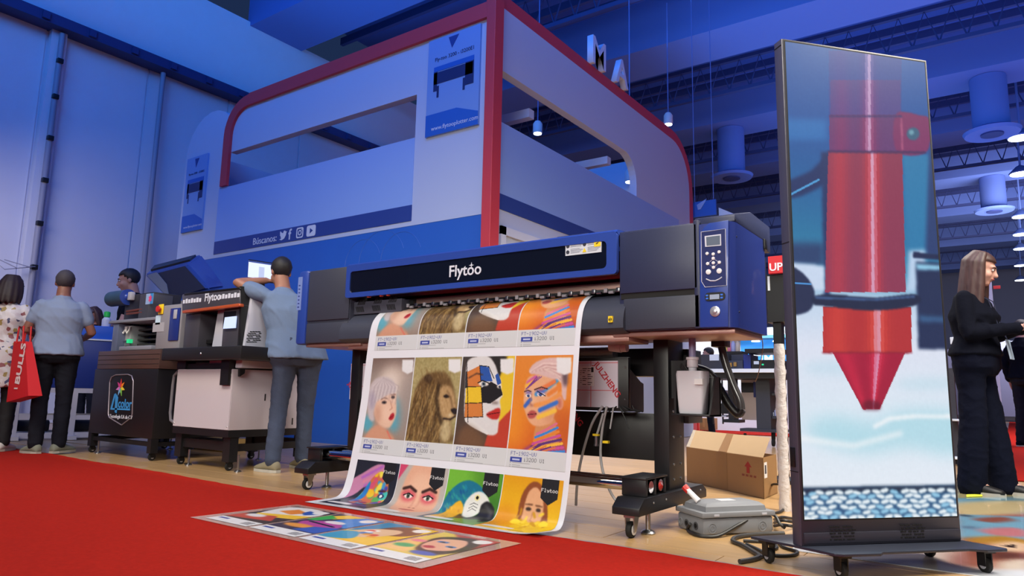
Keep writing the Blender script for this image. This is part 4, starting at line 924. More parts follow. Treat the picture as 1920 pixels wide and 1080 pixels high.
def low4():
    c = Cv(W3, H3); c.vgrad([(0, (222, 156, 20)), (.4, (236, 186, 26)), (.7, (240, 206, 20)), (1, (236, 200, 20))]); c.ell((.15, .6), .25, .3, (214, 120, 20), 14, .6)
    c.blob([(.36, .5), (.34, .25), (.42, .1), (.56, .04), (.72, .12), (.8, .3), (.84, .52), (.72, .6), (.45, .6)], (140, 74, 40), 1)
    c.blob([(.42, .34), (.46, .16), (.58, .1), (.7, .2), (.74, .38), (.68, .58), (.56, .64), (.44, .55)], (226, 170, 130), 1)
    c.ell((.5, .33), .045, .02, (60, 44, 40), 1); c.ell((.66, .33), .04, .02, (60, 44, 40), 1); c.line([(.44, .285), (.55, .28)], .02, (100, 60, 40), 1); c.line([(.61, .285), (.71, .29)], .02, (100, 60, 40), 1)
    c.line([(.58, .36), (.57, .45), (.6, .46)], .015, (190, 130, 100), 1)
    c.blob([(.38, .52), (.5, .45), (.6, .5), (.72, .44), (.82, .56), (.76, .74), (.56, .8), (.42, .74)], (236, 196, 30), 1)
    for i in range(34): c.ell((.58+rng.normal()*.13, .58+rng.normal()*.08), .045, .018, (246, 214, 60) if i % 2 else (204, 150, 20), 1, .9, rng.uniform(0, 3))
    c.ell((.36, .5), .08, .05, (250, 220, 50), 1); c.ell((.8, .48), .07, .05, (250, 220, 50), 1); return low_badge(c)
s30, s31 = s_of_z(.256), SEND-.012
for i, (fn, lb_) in enumerate(((low1, 'paint covered face with hand, bottom row'), (low2, 'close portrait with pink eye makeup, bottom row'), (low3, 'blue and yellow parrot, bottom row'), (low4, 'yellow portrait with flowers, bottom row'))):
    x0, x1 = PW0+i*pw, PW0+(i+1)*pw-.003
    o = printed('printed_panel', fn(), lambda u, v, x0=x0, x1=x1: sheetpos(x0+u*(x1-x0), s30+v*(s31-s30), .0016), pmat, sheet); o['label'] = lb_

# prints in a clear sleeve on the carpet
t = thing('print_sleeve', 'clear plastic sleeve with four colourful prints lying on the red carpet', 'print sleeve', (-2.8, 2.5, .01))
E0, E1, E2, E3 = [P(x, y, Z=.0125) for x, y in ((357, 970), (557, 946), (977, 1019), (790, 1066))]
m = MB(); m.prism([E0, E1, E2, E3], (0, 0, .0012)); part('sleeve', m, mat('clear sleeve', (214, 186, 180), .12, alpha=.42, coat=.5), t, False, 'clear plastic sleeve with brownish rim')
Wf, Hf = 110, 150
fq = lambda a: [((x), (y)) for x, y in a]
slq = [[(230, 318), (570, 285), (640, 290), (310, 395)]]
G = [(110, 330), (535, 272), (1560, 452), (1140, 570)]
def floor_art(k):
    c = Cv(Wf, Hf, bg=(60, 44, 40))
    if k == 0:
        c.poly([(0, 0), (1, 0), (1, .5), (0, .62)], (36, 30, 34), 1); c.blob([(.0, .1), (.5, .0), (.9, .1), (1, .3), (.7, .5), (.2, .55)], (226, 222, 226), 1); c.poly([(.3, .12), (.7, .2), (.6, .36), (.2, .3)], (222, 130, 40), 1); c.poly([(.55, .1), (.9, .16), (.8, .3), (.6, .22)], (40, 80, 170), 1)
        c.poly([(.1, .5), (1, .3), (1, .5), (.3, .62)], (236, 190, 40), 1); c.poly([(0, .6), (.6, .5), (.9, .7), (0, .8)], (190, 70, 50), 1); c.ell((.3, .6), .2, .07, (220, 220, 226), 2)
    elif k == 1:
        c.a[:] = (60, 50, 70); c.poly([(.5, 0), (1, 0), (1, .5), (.4, .3)], (60, 130, 210), 1); c.poly([(.2, 0), (.6, 0), (.3, .25), (0, .2)], (240, 196, 40), 1); c.poly([(0, .1), (.3, .2), (.2, .4), (0, .4)], (60, 170, 70), 1); c.blob([(.1, .5), (.4, .35), (.8, .4), (.9, .55), (.5, .7)], (176, 70, 150), 1)
        c.ell((.55, .35), .2, .06, (230, 220, 226), 1); c.ell((.35, .65), .3, .07, (226, 150, 60), 2); c.poly([(.6, .6), (1, .5), (1, .8), (.5, .8)], (60, 90, 180), 1); c.line([(.2, .45), (.8, .5)], .05, (20, 20, 30), 0)
    elif k == 2:
        c.a[:] = (238, 190, 44); c.poly([(0, 0), (.55, 0), (.2, .4), (0, .5)], (40, 130, 180), 1); c.blob([(.35, .12), (.7, .05), (.95, .2), (.9, .38), (.6, .45), (.3, .4)], (120, 66, 36), 1); c.blob([(.25, .3), (.6, .22), (.75, .36), (.6, .6), (.3, .66), (.1, .5)], (226, 186, 150), 1)
        for col in ((206, 60, 50), (60, 120, 200), (240, 240, 240), (230, 150, 40)) * 2: c.ell((rng.uniform(.25, .65), rng.uniform(.3, .6)), .07, .035, col, 1)
        c.blob([(0, .55), (.25, .5), (.5, .7), (.3, .8), (0, .8)], (60, 150, 190), 1)
    else:
        c.a[:] = (226, 196, 90); c.poly([(.2, 0), (1, 0), (1, .4)], (176, 60, 66), 2); c.blob([(.2, .2), (.6, .05), (.9, .2), (1, .5), (.8, .75), (.4, .6)], (70, 44, 44), 2); c.blob([(.3, .25), (.6, .16), (.8, .3), (.86, .52), (.6, .62), (.35, .5)], (228, 170, 146), 1)
        c.ell((.45, .32), .09, .03, (60, 110, 190), 1); c.ell((.72, .42), .08, .03, (60, 110, 190), 1); c.ell((.45, .325), .04, .018, (20, 20, 30), 0); c.ell((.72, .425), .035, .018, (20, 20, 30), 0); c.blob([(.4, .52), (.5, .48), (.6, .53), (.5, .57)], (170, 50, 70), 1)
        c.poly([(0, .4), (.3, .5), (.5, .78), (0, .78)], (240, 190, 120), 2); c.ell((.2, .6), .16, .06, (60, 160, 100), 2); c.ell((.7, .72), .2, .06, (70, 90, 180), 2); c.ell((.15, .4), .12, .05, (226, 120, 150), 2)
    c.poly([(0, .82), (1, .82), (1, 1), (0, 1)], (226, 226, 232)); c.poly([(.06, .86), (.3, .86), (.3, .9), (.06, .9)], (60, 74, 160))
    for i in range(10): c.line([(.72+.02*i, .86), (.74+.02*i, .95)], .012, (70, 70, 80), 0)
    c.blob([(.72, .05), (.9, .04), (.94, .12), (.84, .19), (.7, .15)], (232, 230, 232), 1); c.noise(4); return c
for k in range(4):
    a0, a1 = .045+k*.232, .045+k*.232+.216
    def fpos(u, v, a0=a0, a1=a1):
        w_ = a0+u*(a1-a0); t_ = .94-.86*(1-v)
        A = np.array(E1)[None, None]*(1-w_[..., None])+np.array(E2)*w_[..., None]; B = np.array(E0)[None, None]*(1-w_[..., None])+np.array(E3)*w_[..., None]
        r = A*(1-t_[..., None])+B*t_[..., None]; r[..., 2] = .0152; return r
    printed('print', floor_art(k), fpos, pmat, t)

# ------------------------------------------------------------------ tall screen on its wheeled base
T0 = Vector((-.743, 3.131, 0)); td = (Vector((-.223, 3.722, 0))-T0); TW = td.length; td.normalize(); tn = Vector((td.y, -td.x, 0))   # tn faces the room
TM = Matrix.Identity(4)
for i in range(3): TM[i][0] = td[i]; TM[i][1] = -tn[i]; TM[i][2] = (0, 0, 1)[i]; TM[i][3] = T0[i]
ztop = zat(T0.x, T0.y, 72)
tot = thing('advertising_screen', 'tall free-standing screen showing a red metal nozzle, on a wheeled base', 'screen', T0)
frame = mat('screen frame graphite', (54, 54, 66), .4, .2)
tpart = lambda n, mb, m_, l=None, par=None, sm=True: part(n, mb, m_, par or tot, sm, l)
m = MB(); m.box(0, TW, 0, .055, .105, ztop, .004, TM); fr_ = tpart('cabinet', m, frame, 'graphite screen cabinet')
zsb = zat(T0.x, T0.y, 975); bz = .012; zst = ztop-.012
m = MB(); m.box(.006, TW-.006, -.006, .0, .115, zsb-.052, .002, TM); lp_ = tpart('lower_panel', m, frame)
for g in (.16, .60):
    for i in range(2):
        for j in range(5):
            for q in range(3):
                x = TW*g+i*.063+q*.02+(j % 2)*.006; z = .127+j*.0125
                if (q+j) % 3 == 0: w_ = .008
                else: w_ = .016
                mm = MB(); mm.box(x, x+w_, -.0075, -.0055, z, z+.005, 0, TM); tpart('vent_slot', mm, deepblack, None, lp_, False)
m = MB(); m.box(-.006, .0, .0, .055, .105, ztop-.002, .002, TM); tpart('side_trim', m, mat('side trim', (74, 74, 92), .4, .2))
for z in (.4, 1.38, 2.3): m = MB(); m.box(-.0075, -.0055, .0, .055, z, z+.003, 0, TM); tpart('seam', m, deepblack)
m = MB(); m.box(-.012, -.004, .015, .045, .42, .5, .002, TM); tpart('latch', m, black)
# base plate with two forward feet
pts = [(-.10, .22), (-.02, .04), (.045, -.135), (.075, -.152), (.24, -.158), (.27, -.135), (TW-.10, -.135), (TW-.04, -.165), (TW+.06, -.165), (TW+.075, -.15), (TW+.02, .04), (TW+.06, .22), (TW-.1, .24), (.1, .24)]
m = MB(); m.prism([TM @ Vector((x, y, .094)) for x, y in pts], (0, 0, .011), .002); tpart('base_plate', m, mat('base graphite', (52, 56, 70), .3, .3), 'graphite base plate')
for x, y in ((.10, -.10), (TW+.0, -.11), (-.04, .18), (TW-.0, .18)):
    m = MB(); m.box(x-.03, x+.03, y-.028, y+.028, .083, .094, 0, TM); m.box(x-.019, x-.014, y-.02, y+.02, .03, .085, 0, TM); m.box(x+.014, x+.019, y-.02, y+.02, .03, .085, 0, TM); cs = tpart('caster_fork', m, black)
    m = MB(); m.lathe(TM @ Vector((x-.012, y, .032)), [(.02, 0), (.03, .003), (.032, .008), (.032, .016), (.03, .021), (.02, .024)], 20, td); w_ = tpart('wheel', m, rubber, None, cs)
    m = MB(); m.lathe(TM @ Vector((x-.0128, y, .032)), [(.016, 0), (.018, .0256), (.006, .027)], 16, td); tpart('hub', m, lightgrey, None, cs)
# picture on the screen, with the upper hall's blue tint painted into its top
sc = [TM @ Vector(v) for v in ((bz, -.001, zst), (TW-bz, -.001, zst), (TW-bz, -.001, zsb), (bz, -.001, zsb))]
LW, LH = 220, 640
c = Cv(LW, LH, [PR(v) for v in sc])
c.vgrad([(0, (34, 90, 166)), (.2, (36, 88, 160)), (.3, (38, 98, 160)), (.42, (46, 120, 166)), (.5, (58, 140, 180)), (.56, (196, 218, 242)), (.66, (226, 232, 248)), (.8, (224, 238, 250)), (1, (236, 242, 252))])
c.poly([(1470, 222), (1550, 225), (1550, 262), (1475, 262)], (50, 120, 190), 4, .8)
c.blob([(1470, 345), (1520, 320), (1555, 290), (1560, 330), (1520, 360), (1475, 372)], (36, 54, 104), 2)
c.poly([(1540, 285), (1560, 285), (1556, 560), (1545, 560)], (40, 56, 104), 2); c.line([(1476, 368), (1535, 337)], .012, (80, 160, 220), 0)
c.poly([(1478, 455), (1545, 455), (1545, 500), (1480, 500)], (44, 62, 108), 5, .9); c.poly([(1482, 492), (1546, 498), (1546, 545), (1520, 545), (1484, 508)], (206, 222, 246), 2)
c.blob([(1478, 505), (1500, 508), (1520, 530), (1528, 555), (1520, 580), (1496, 590), (1480, 585)], (40, 50, 84), 1); c.line([(1487, 531), (1520, 533)], .01, (80, 150, 220), 0)
# right hand dark parts
c.poly([(1690, 285), (1745, 290), (1745, 470), (1702, 470)], (48, 126, 176), 3); c.poly([(1744, 250), (1770, 250), (1775, 480), (1735, 480)], (44, 66, 118), 3)
c.poly([(1704, 470), (1735, 468), (1735, 545), (1700, 548)], (190, 214, 242), 3); c.poly([(1712, 472), (1770, 478), (1770, 488), (1712, 484)], (34, 46, 84), 1)
c.poly([(1717, 490), (1775, 494), (1780, 655), (1722, 655)], (36, 50, 88), 2); c.poly([(1717, 494), (1768, 498), (1768, 506), (1720, 506)], (150, 210, 240), 2); c.poly([(1724, 592), (1778, 596), (1779, 604), (1724, 602)], (70, 120, 170), 3, .8)
c.blob([(1510, 800), (1560, 780), (1640, 790), (1690, 770), (1790, 776), (1790, 850), (1700, 840), (1620, 850), (1540, 830)], (176, 222, 236), 10, .8); c.line([(1640, 800), (1668, 785), (1720, 780), (1788, 781)], .02, (250, 252, 255), 2); c.line([(1500, 822), (1600, 836), (1690, 812)], .02, (250, 252, 255), 3); c.ell((1565, 690), 60, 14, (200, 226, 242), 6, .7); c.ell((1740, 720), 60, 12, (196, 226, 240), 6, .6)
def shade_cyl(x0, x1, y0, y1, dx0=0, dx1=0, base=(176, 40, 62), hl=.62, dark=(88, 52, 96)):
    n = 26
    for i in range(n):
        a, b = i/n, (i+1)/n; t_ = (a+b)/2; L = .35+.65*math.exp(-((t_-hl)/.10)**2)+.35*math.exp(-((t_-.16)/.12)**2)
        k = min(1, L); col = [dark[j]*(1-k)+base[j]*k for j in range(3)]
        s_ = math.exp(-((t_-hl)/.035)**2); col = [col[j]*(1-.75*s_)+(220, 190, 226)[j]*.75*s_ for j in range(3)]
        c.poly([(x0+(x1-x0)*a, y0), (x0+(x1-x0)*b+.6, y0), (x0+dx0+(x1+dx1-x0-dx0)*b+.6, y1), (x0+dx0+(x1+dx1-x0-dx0)*a, y1)], col)
shade_cyl(1554, 1690, 95, 222, 0, 0, (70, 70, 150), .55, (44, 84, 156)); shade_cyl(1557, 1688, 150, 222, 0, 0, (120, 62, 130), .55, (60, 76, 146))
shade_cyl(1555, 1690, 215, 284, 0, 0, (146, 52, 104), .55, (78, 66, 126)); c.blob([(1680, 214), (1725, 216), (1742, 226), (1738, 284), (1682, 284)], (128, 52, 104), 1); c.ell((1712, 251), 12, 12, (60, 100, 130), 1); c.ell((1709, 248), 5, 5, (110, 160, 180), 1); c.line([(1690, 222), (1692, 280)], .012, (176, 90, 130), 1)
shade_cyl(1553, 1691, 284, 548, -6, 7, (206, 62, 76), .6, (110, 58, 96)); c.line([(1556, 218), (1690, 218)], .012, (60, 50, 110), 1); c.line([(1554, 284), (1735, 286)], .014, (66, 46, 96), 1)
shade_cyl(1543, 1708, 575, 661, 0, 1, (226, 74, 62), .62, (160, 40, 56)); shade_cyl(1561, 1697, 661, 768, 57, -48, (220, 44, 76), .62, (140, 22, 56)); c.blob([(1618, 755), (1634, 750), (1650, 756), (1648, 768), (1620, 768)], (96, 20, 44), 2, .7)
c.blob([(1525, 556), (1560, 552), (1640, 558), (1717, 552), (1718, 572), (1640, 582), (1545, 574), (1525, 570)], (34, 44, 74), 1); c.line([(1530, 558), (1640, 562), (1714, 556)], .012, (70, 100, 150), 1); c.line([(1543, 661), (1709, 661)], .01, (150, 40, 56), 1)
c.poly([(1495, 916), (1800, 910), (1800, 980), (1495, 985)], (34, 84, 130), 1); c.poly([(1495, 915), (1800, 909), (1800, 921), (1495, 927)], (20, 44, 72), 2)
for r in range(6):
    for q in range(18): c.ell((1502+q*17.5+(r % 2)*8.5+rng.normal()*1.5, 924+r*9.5-q*.3+rng.normal()), 8.6, 4.3, (240, 250, 255) if rng.random() > .2 else (150, 206, 236), 1, .97, .25*(-1)**q)
c.noise(3)
c.a[:, ::2] *= .97; c.k = 1
f_ = lambda u, v: np.array(sc[0])+u[..., None]*(np.array(sc[1])-np.array(sc[0]))+v[..., None]*(np.array(sc[3])-np.array(sc[0]))
m = MB(); m.box(bz-.004, TW-bz+.004, -.0008, .0, zsb-.004, zst+.004, 0, TM); tpart('screen_module', m, deepblack)
o = printed('screen_picture', c, f_, paintmat('screen glow', .3, .95), tot); o['label'] = 'lit picture of a red nozzle above blue rippled foam'

# ------------------------------------------------------------------ right foreground: junction box, cables, carton, foam post, floor graphics
jb0, jb1, jb2 = P(1277, 992, Z=0), P(1319, 1006, Z=0), P(1451, 999, Z=0)
je1 = (jb2-jb1); jl = je1.length; je1.normalize(); je2 = Vector((-je1.y, je1.x, 0)); jw = .24
JM = Matrix.Identity(4)
for i in range(3): JM[i][0] = je1[i]; JM[i][1] = je2[i]; JM[i][2] = (0, 0, 1)[i]; JM[i][3] = jb1[i]
jt = thing('junction_box', 'grey plastic junction box with raised lid lying on the wood floor', 'junction box', jb1)
jgrey = mat('junction grey', (120, 122, 128), .5, noise=.05, nscale=30)
zl = zat(jb1.x, jb1.y, 972); zl2 = zl+.012
m = MB(); m.box(0, jl, 0, jw, .004, zl-.002, .012, JM); part('box_body', m, jgrey, jt)
m = MB(); m.box(-.008, jl+.008, -.008, jw+.008, zl, zl+.026, .004, JM); ld = part('lid', m, jgrey, jt)
def rq(x0, x1, y0, y1, z): return [JM @ Vector((x, y, z)) for x, y in ((x0, y0), (x1, y0), (x1, y1), (x0, y1))]
m = MB(); m.rings([rq(.03, jl-.03, .02, jw-.02, zl+.025), rq(.034, jl-.034, .024, jw-.024, zl+.05), rq(.055, jl-.055, .045, jw-.045, zl+.066), rq(.07, jl-.07, .06, jw-.06, zl+.068)]); part('lid_dome', m, jgrey, ld)
for x in (.06, jl-.08):
    m = MB(); m.box(x, x+.032, -.012, -.007, zl+.006, zl+.018, .002, JM); part('clip', m, lightgrey, ld)
m = MB(); m.box(jl*.4, jl*.62, .09, .15, zl+.068, zl+.0695, 0, JM); part('lid_label', m, mat('pale label', (190, 190, 196), .5), ld)
for x in (.055, jl-.07):
    for r in (.026, .014):
        m = MB(); m.lathe(JM @ Vector((x, .001, zl*.42)), [(r, 0), (r, .003), (r-.004, .003), (r-.004, .0)], 18, -je2); part('knockout', m, jgrey, jt)
for y in (.065, .15, .21):
    m = MB(); m.lathe(JM @ Vector((.001, y, zl*.46)), [(.02, 0), (.02, .004), (.012, .004), (.012, 0)], 16, -je1); o = part('knockout', m, jgrey if y > .2 else mat('dark grommet', (70, 70, 74), .6), jt)
    if y < .2: m = MB(); m.lathe(JM @ Vector((.0, y, zl*.46)), [(.011, 0), (.0105, .005)], 12, -je1); part('hole', m, deepblack, jt)
def ground_hose(n, px, r, m_, z=None, lab=None, cat='cable'):
    pts = [P(x, y, Z=(r if z is None else z[i])) for i, (x, y) in enumerate(px)]
    pts = np.array(pts); out = []
    for i in range(len(pts)-1):
        a_, b_, c_, d_ = pts[max(i-1, 0)], pts[i], pts[i+1], pts[min(i+2, len(pts)-1)]
        for k in range(7):
            t = k/7; out.append(.5*((2*b_)+(-a_+c_)*t+(2*a_-5*b_+4*c_-d_)*t*t+(-a_+3*b_-3*c_+d_)*t**3))
    out.append(pts[-1]); mb = MB(); mb.tube(out, r, 9); o = part(n, mb, m_, None); tag(o, lab, cat); return o
cabm = mat('black cable sheath', (34, 33, 34), .45)
ground_hose('power_cable', [(1294, 982), (1290, 994), (1310, 1004), (1345, 1005), (1385, 984), (1420, 966), (1450, 965), (1462, 982), (1472, 990)], .009, cabm, [.05, .012, .01, .01, .05, .09, .09, .05, .03], 'black cable rising across the front of the grey junction box')
ground_hose('power_cable', [(1470, 1000), (1430, 1001), (1385, 1006), (1374, 1014), (1392, 1022), (1412, 1034), (1424, 1043), (1410, 1049), (1387, 1053)], .011, mat('grey cable sheath', (52, 50, 50), .45), None, 'thick dark grey cable ending at the carpet edge')
ground_hose('power_cable', [(1394, 1014), (1430, 1016), (1452, 1022), (1456, 1028), (1440, 1032), (1446, 1040), (1470, 1042), (1490, 1040), (1494, 1034), (1470, 1026), (1460, 1017)], .008, cabm, None, 'thin black cable looping on the floor beside the tall screen')
ground_hose('power_cable', [(1400, 1021), (1424, 1032), (1434, 1040), (1420, 1046)], .009, cabm, None, 'short black cable strand between the two cable loops')
ground_hose('power_cable', [(1446, 912), (1450, 908), (1466, 910), (1474, 922), (1474, 945), (1466, 958), (1452, 962)], .008, cabm, [.06, .09, .10, .06, .02, .01, .01], 'black cable curling up beside the open carton')
for i, (y0, y1) in enumerate(((974, 970), (980, 976), (986, 984))):
    ground_hose('power_cable', [(1452, y0), (1466, y1), (1482, y1+2), (1496, y1+4)], .008, cabm, [.02, .04+.015*(2-i), .05, .03], ('upper', 'middle', 'lower')[i]+' black cable in the bundle behind the junction box')
# open carton
A = P(1288, 903, Z=0); B = P(1433, 936, Z=0); D_ = P(1458, 925, Z=0)
e1 = (B-A); bl = e1.length; e1.normalize(); e2 = Vector((-e1.y, e1.x, 0)); bd = .52
e2 = (D_-B); e2.z = 0; bd = max(.34, e2.length); e2.normalize()
zb = .283; card = mat('brown cardboard', (150, 114, 74), .75, noise=.06, nscale=6); cardin = mat('pale cardboard', (204, 172, 128), .8, noise=.04, nscale=8); tapec = mat('brown packing tape', (168, 128, 84), .35)
ct = thing('carton', 'open brown cardboard carton with one flap raised, beside the printer stand', 'carton', (A+B)/2)
wall = lambda p, q, th: [p, q, q+th, p+th]
th1 = e2*.006
m = MB(); m.prism(wall(A, B, e2*.006), (0, 0, zb)); fw = part('front_side', m, card, ct, False)
m = MB(); m.prism(wall(A+e2*bd, B+e2*bd, -e2*.006), (0, 0, zb)); part('back_side', m, card, ct, False)
m = MB(); m.prism(wall(B, B+e2*bd, -e1*.006), (0, 0, zb)); rs = part('right_side', m, card, ct, False)
m = MB(); m.prism(wall(A, A+e2*bd, e1*.006), (0, 0, zb)); part('left_side', m, card, ct, False)
m = MB(); m.prism([A, B, B+e2*bd, A+e2*bd], (0, 0, .006)); part('bottom', m, card, ct, False)
up = Vector((0, 0, 1)); fA, fB = A+up*zb, B+up*zb
fd = e2*.13+up*.135
m = MB(); m.prism([fA, fB, fB+fd+e1*.035, fA+fd+e1*.03], up*.004); fp = part('flap', m, cardin, ct, False, 'raised pale inner flap')
m = MB(); m.prism([fA+e1*bl*.46+fd*.0, fA+e1*bl*.57, fA+e1*bl*.57+fd+e1*.03, fA+e1*bl*.48+fd+e1*.03], up*.0055); part('tape', m, tapec, fp, False)
m = MB(); m.prism([fA, fA+e1*.05, fA+e1*.07+fd*1.0, fA+fd+e1*.03], up*.0056); part('tape', m, mat('clear glossy tape', (214, 196, 164), .12, bump=.5, bscale=60, coat=.6), fp, False)
m = MB(); m.prism([fB+e2*.01, fB+e2*bd, fB+e2*bd-e1*.12-up*.07, fB+e2*.02-e1*.12-up*.07], up*.004); part('flap', m, card, ct, False)
n1 = e1.cross(up)
fpt = lambda u, z: A+e1*(bl*u)+up*z+n1*.0012
m = MB(); m.prism([fpt(u, z) for u, z in ((.81, .16), (.845, .16), (.845, .205), (.87, .205), (.828, .245), (.786, .205), (.81, .205))], n1*.0006); part('arrow_mark', m, mat('red print', (150, 40, 34), .6), fw, False, 'red up arrow')
m = MB()
for u in (.755, .80, .845, .89): m.prism([fpt(u, .135), fpt(u+.03, .135), fpt(u+.03, .15), fpt(u, .15)], n1*.0006)
o = part('print_marks', m, mat('dark red print', (124, 60, 44), .6), fw, False); o['kind'] = 'stuff'
m = MB(); m.prism([fpt(.43, .0), fpt(.57, .0), fpt(.57, zb), fpt(.43, zb)], n1*.0004); part('tape', m, mat('tan tape', (140, 104, 64), .4), fw, False)
n2 = e1
spt = lambda u, z: B+e2*(bd*u)+up*z+n2*.001
m = MB(); m.prism([spt(.05, .14), spt(.26, .14), spt(.26, .25), spt(.05, .25)], n2*.0006); sl = part('shipping_label', m, whitep, rs, False, 'white label on the side')
m = MB(); m.prism([spt(.1, .17), spt(.2, .17), spt(.2, .23), spt(.1, .23)], n2*.0012); part('label_print', m, inkd, sl, False)
# foam wrapped post standing behind the tall screen
fpz = P(1472, 958, Z=0); ztp = zat(fpz.x, fpz.y, 645)
m = MB(); 
for i in range(26):
    pass
m.tube([(fpz.x, fpz.y, ztp*i/24) for i in range(25)], [.034+.004*math.sin(i*2.3) for i in range(25)], 14)
solo('wrapped_post', m, mat('foam wrap', (206, 200, 200), .55, bump=.8, bscale=40), 'tall white foam wrapped post standing behind the screen edge', 'post')
# floor graphics right of the screen
fg0, fg1 = -.9, 2.6; gy0, gy1 = 3.55, 7.6
c = Cv(170, 230); c.vgrad([(0, (150, 130, 100)), (.15, (196, 178, 140)), (.3, (96, 150, 180)), (.42, (150, 186, 206)), (.52, (166, 70, 60)), (.65, (120, 76, 56)), (.8, (206, 170, 150)), (1, (226, 220, 220))])
def gpos(px, py): q = P(px, py, Z=0); return ((q.x-fg0)/(fg1-fg0), 1-(q.y-gy0)/(gy1-gy0))
def gb(pts, col, s=1, al=1): c.blob([gpos(*p) for p in pts], col, s, al)
def gp(pts, col, s=1, al=1): c.poly([gpos(*p) for p in pts], col, s, al)
gp([(1790, 880), (1935, 880), (1935, 930), (1790, 935)], (170, 156, 110)); gb([(1790, 945), (1930, 940), (1935, 960), (1800, 968)], (206, 186, 140), 2)
gp([(1790, 965), (1935, 970), (1935, 1016), (1790, 1014)], (118, 166, 196), 1); gb([(1826, 974), (1880, 970), (1900, 977), (1860, 981)], (140, 80, 70)); gb([(1800, 966), (1818, 967), (1812, 971)], (40, 40, 50), 1)
gb([(1805, 988), (1830, 987), (1826, 992), (1806, 992)], (90, 110, 140)); gb([(1840, 994), (1900, 990), (1930, 1000), (1920, 1008), (1860, 1004)], (196, 120, 130), 1)
gp([(1800, 1010), (1935, 1014), (1935, 1066), (1800, 1062)], (150, 74, 56), 2); gb([(1812, 1012), (1870, 1006), (1935, 1016), (1935, 1024), (1840, 1020)], (180, 130, 50), 1); gb([(1850, 1024), (1900, 1016), (1935, 1026), (1930, 1036), (1876, 1036)], (226, 190, 160), 1); gb([(1880, 1024), (1904, 1022), (1900, 1028)], (60, 44, 40), 0)
gb([(1840, 1040), (1890, 1034), (1930, 1046), (1900, 1052), (1850, 1050)], (90, 50, 44), 2); gb([(1860, 1056), (1935, 1050), (1935, 1070), (1880, 1068)], (216, 200, 186), 1); gp([(1800, 1070), (1940, 1070), (1940, 1086), (1800, 1090)], (220, 224, 236), 1)
gb([(1790, 1046), (1840, 1040), (1850, 1060), (1800, 1066)], (150, 90, 74), 2)
c.noise(5)
gt = thing('floor_graphic', 'large colourful floor graphic with blurred faces right of the screen', 'floor graphic', (.8, 5.2, 0))
m = MB(); m.prism([(fg0+.9*0, gy0, .001), (fg1, gy0, .001), (fg1, gy1, .001), (fg0, gy1, .001)], (0, 0, .0015)); part('backing', m, whitep, gt, False)
printed('print', c, lambda u, v: np.stack([fg0+u*(fg1-fg0), gy1-v*(gy1-gy0), np.full_like(u, .0032)], -1), paintmat('glossy floor print', .12, coat=.3), gt)
m = MB(); q = [P(x, y, Z=.006) for x, y in ((1812, 928), (1842, 927), (1842, 931), (1812, 932))]; m.prism(q, (0, 0, .004)); solo('paper_strip', m, mat('lime paper', (206, 214, 60), .5), 'small lime yellow strip on the floor by the woman', 'strip', None, False)

# ------------------------------------------------------------------ left: cart with engraver, UV printer on the white cabinet
MY = 3.52
def bp(parent): return lambda n, mb, m_, l=None, par=None, sm=True: part(n, mb, m_, par or parent, sm, l)
x0 = P(173, 740, Y=MY).x; x1 = P(292, 740, Y=MY).x; x1b = P(334, 700, X=x1)  # right face ends
cdep = .85
cart = thing('equipment_cart', 'black equipment cart with colour star emblem and wood grain top, on casters', 'cart', ((x0+x1)/2, MY+.3, 0)); cp_ = bp(cart)
zc0, zc1, zc2 = P(230, 818, Y=MY).z, P(230, 692, Y=MY).z, P(240, 657, Y=MY).z
m = MB(); m.box(x0, x1, MY, MY+cdep, zc0, zc1, .006); cp_('cabinet', m, mat('near black panel', (26, 25, 30), .4), 'near black cabinet')
m = MB(); m.box(x0+.04, x1+.01, MY+.0, MY+cdep, zc1+.002, zc2, .003); wt = cp_('wood_top', m, mat('dark walnut grain', (78, 58, 54), .35, noise=.35, nscale=4, stretch=(1, 1, 26)), 'walnut grained drawer band')
for i in range(1, 4): q_ = MB(); z = zc1+(zc2-zc1)*i/4; q_.box(x0+.05, x1+.0, MY-.002, MY+.001, z, z+.004); cp_('groove', q_, deepblack, None, wt)
m = MB(); m.box(x0+.02, x1-.02, MY+.02, MY+.06, .13, .17); m.box(x0+.02, x1-.02, MY+cdep-.06, MY+cdep-.02, .13, .17); m.box(x1-.08, x1-.02, MY+.02, MY+cdep-.02, .13, .17); m.box(x0+.02, x0+.08, MY+.02, MY+cdep-.02, .13, .17); m.box(x0+.01, x0+.08, MY+.0, MY+.07, .07, zc0); m.box(x1-.07, x1, MY, MY+.07, .07, zc0); m.box(x1-.07, x1, MY+cdep-.07, MY+cdep, .07, zc0); m.box(x0, x0+.07, MY+cdep-.07, MY+cdep, .07, zc0); cp_('under_frame', m, blackm)
def caster(parent, x, y, r=.036, nm='caster', foot=True):
    q = bp(parent); m = MB(); m.box(x-.025, x+.025, y-.025, y+.025, r*1.9, r*1.9+.015); m.box(x-.02, x-.015, y-.02, y+.02, r*.8, r*2); m.box(x+.015, x+.02, y-.02, y+.02, r*.8, r*2); o = q(nm, m, black)
    m = MB(); m.lathe((x-.013, y, r), [(r*.6, 0), (r*.95, .003), (r, .008), (r, .018), (r*.95, .023), (r*.6, .026)], 16, (1, 0, 0)); q('wheel', m, rubber, None, o)
    m = MB(); m.lathe((x-.014, y, r), [(r*.5, 0), (r*.5, .028)], 12, (1, 0, 0)); q('hub', m, lightgrey, None, o)
    if foot: m = MB(); m.cyl((x+.13, y, .012), (x+.13, y, .14), .009, 8); m.lathe((x+.13, y, 0), [(.03, 0), (.03, .008), (.012, .016)], 14); q('levelling_foot', m, steel)
for x in (x0+.04, x1-.04):
    for y in (MY+.04, MY+cdep-.04): caster(cart, x, y, .036, 'caster', x < x1-.1)
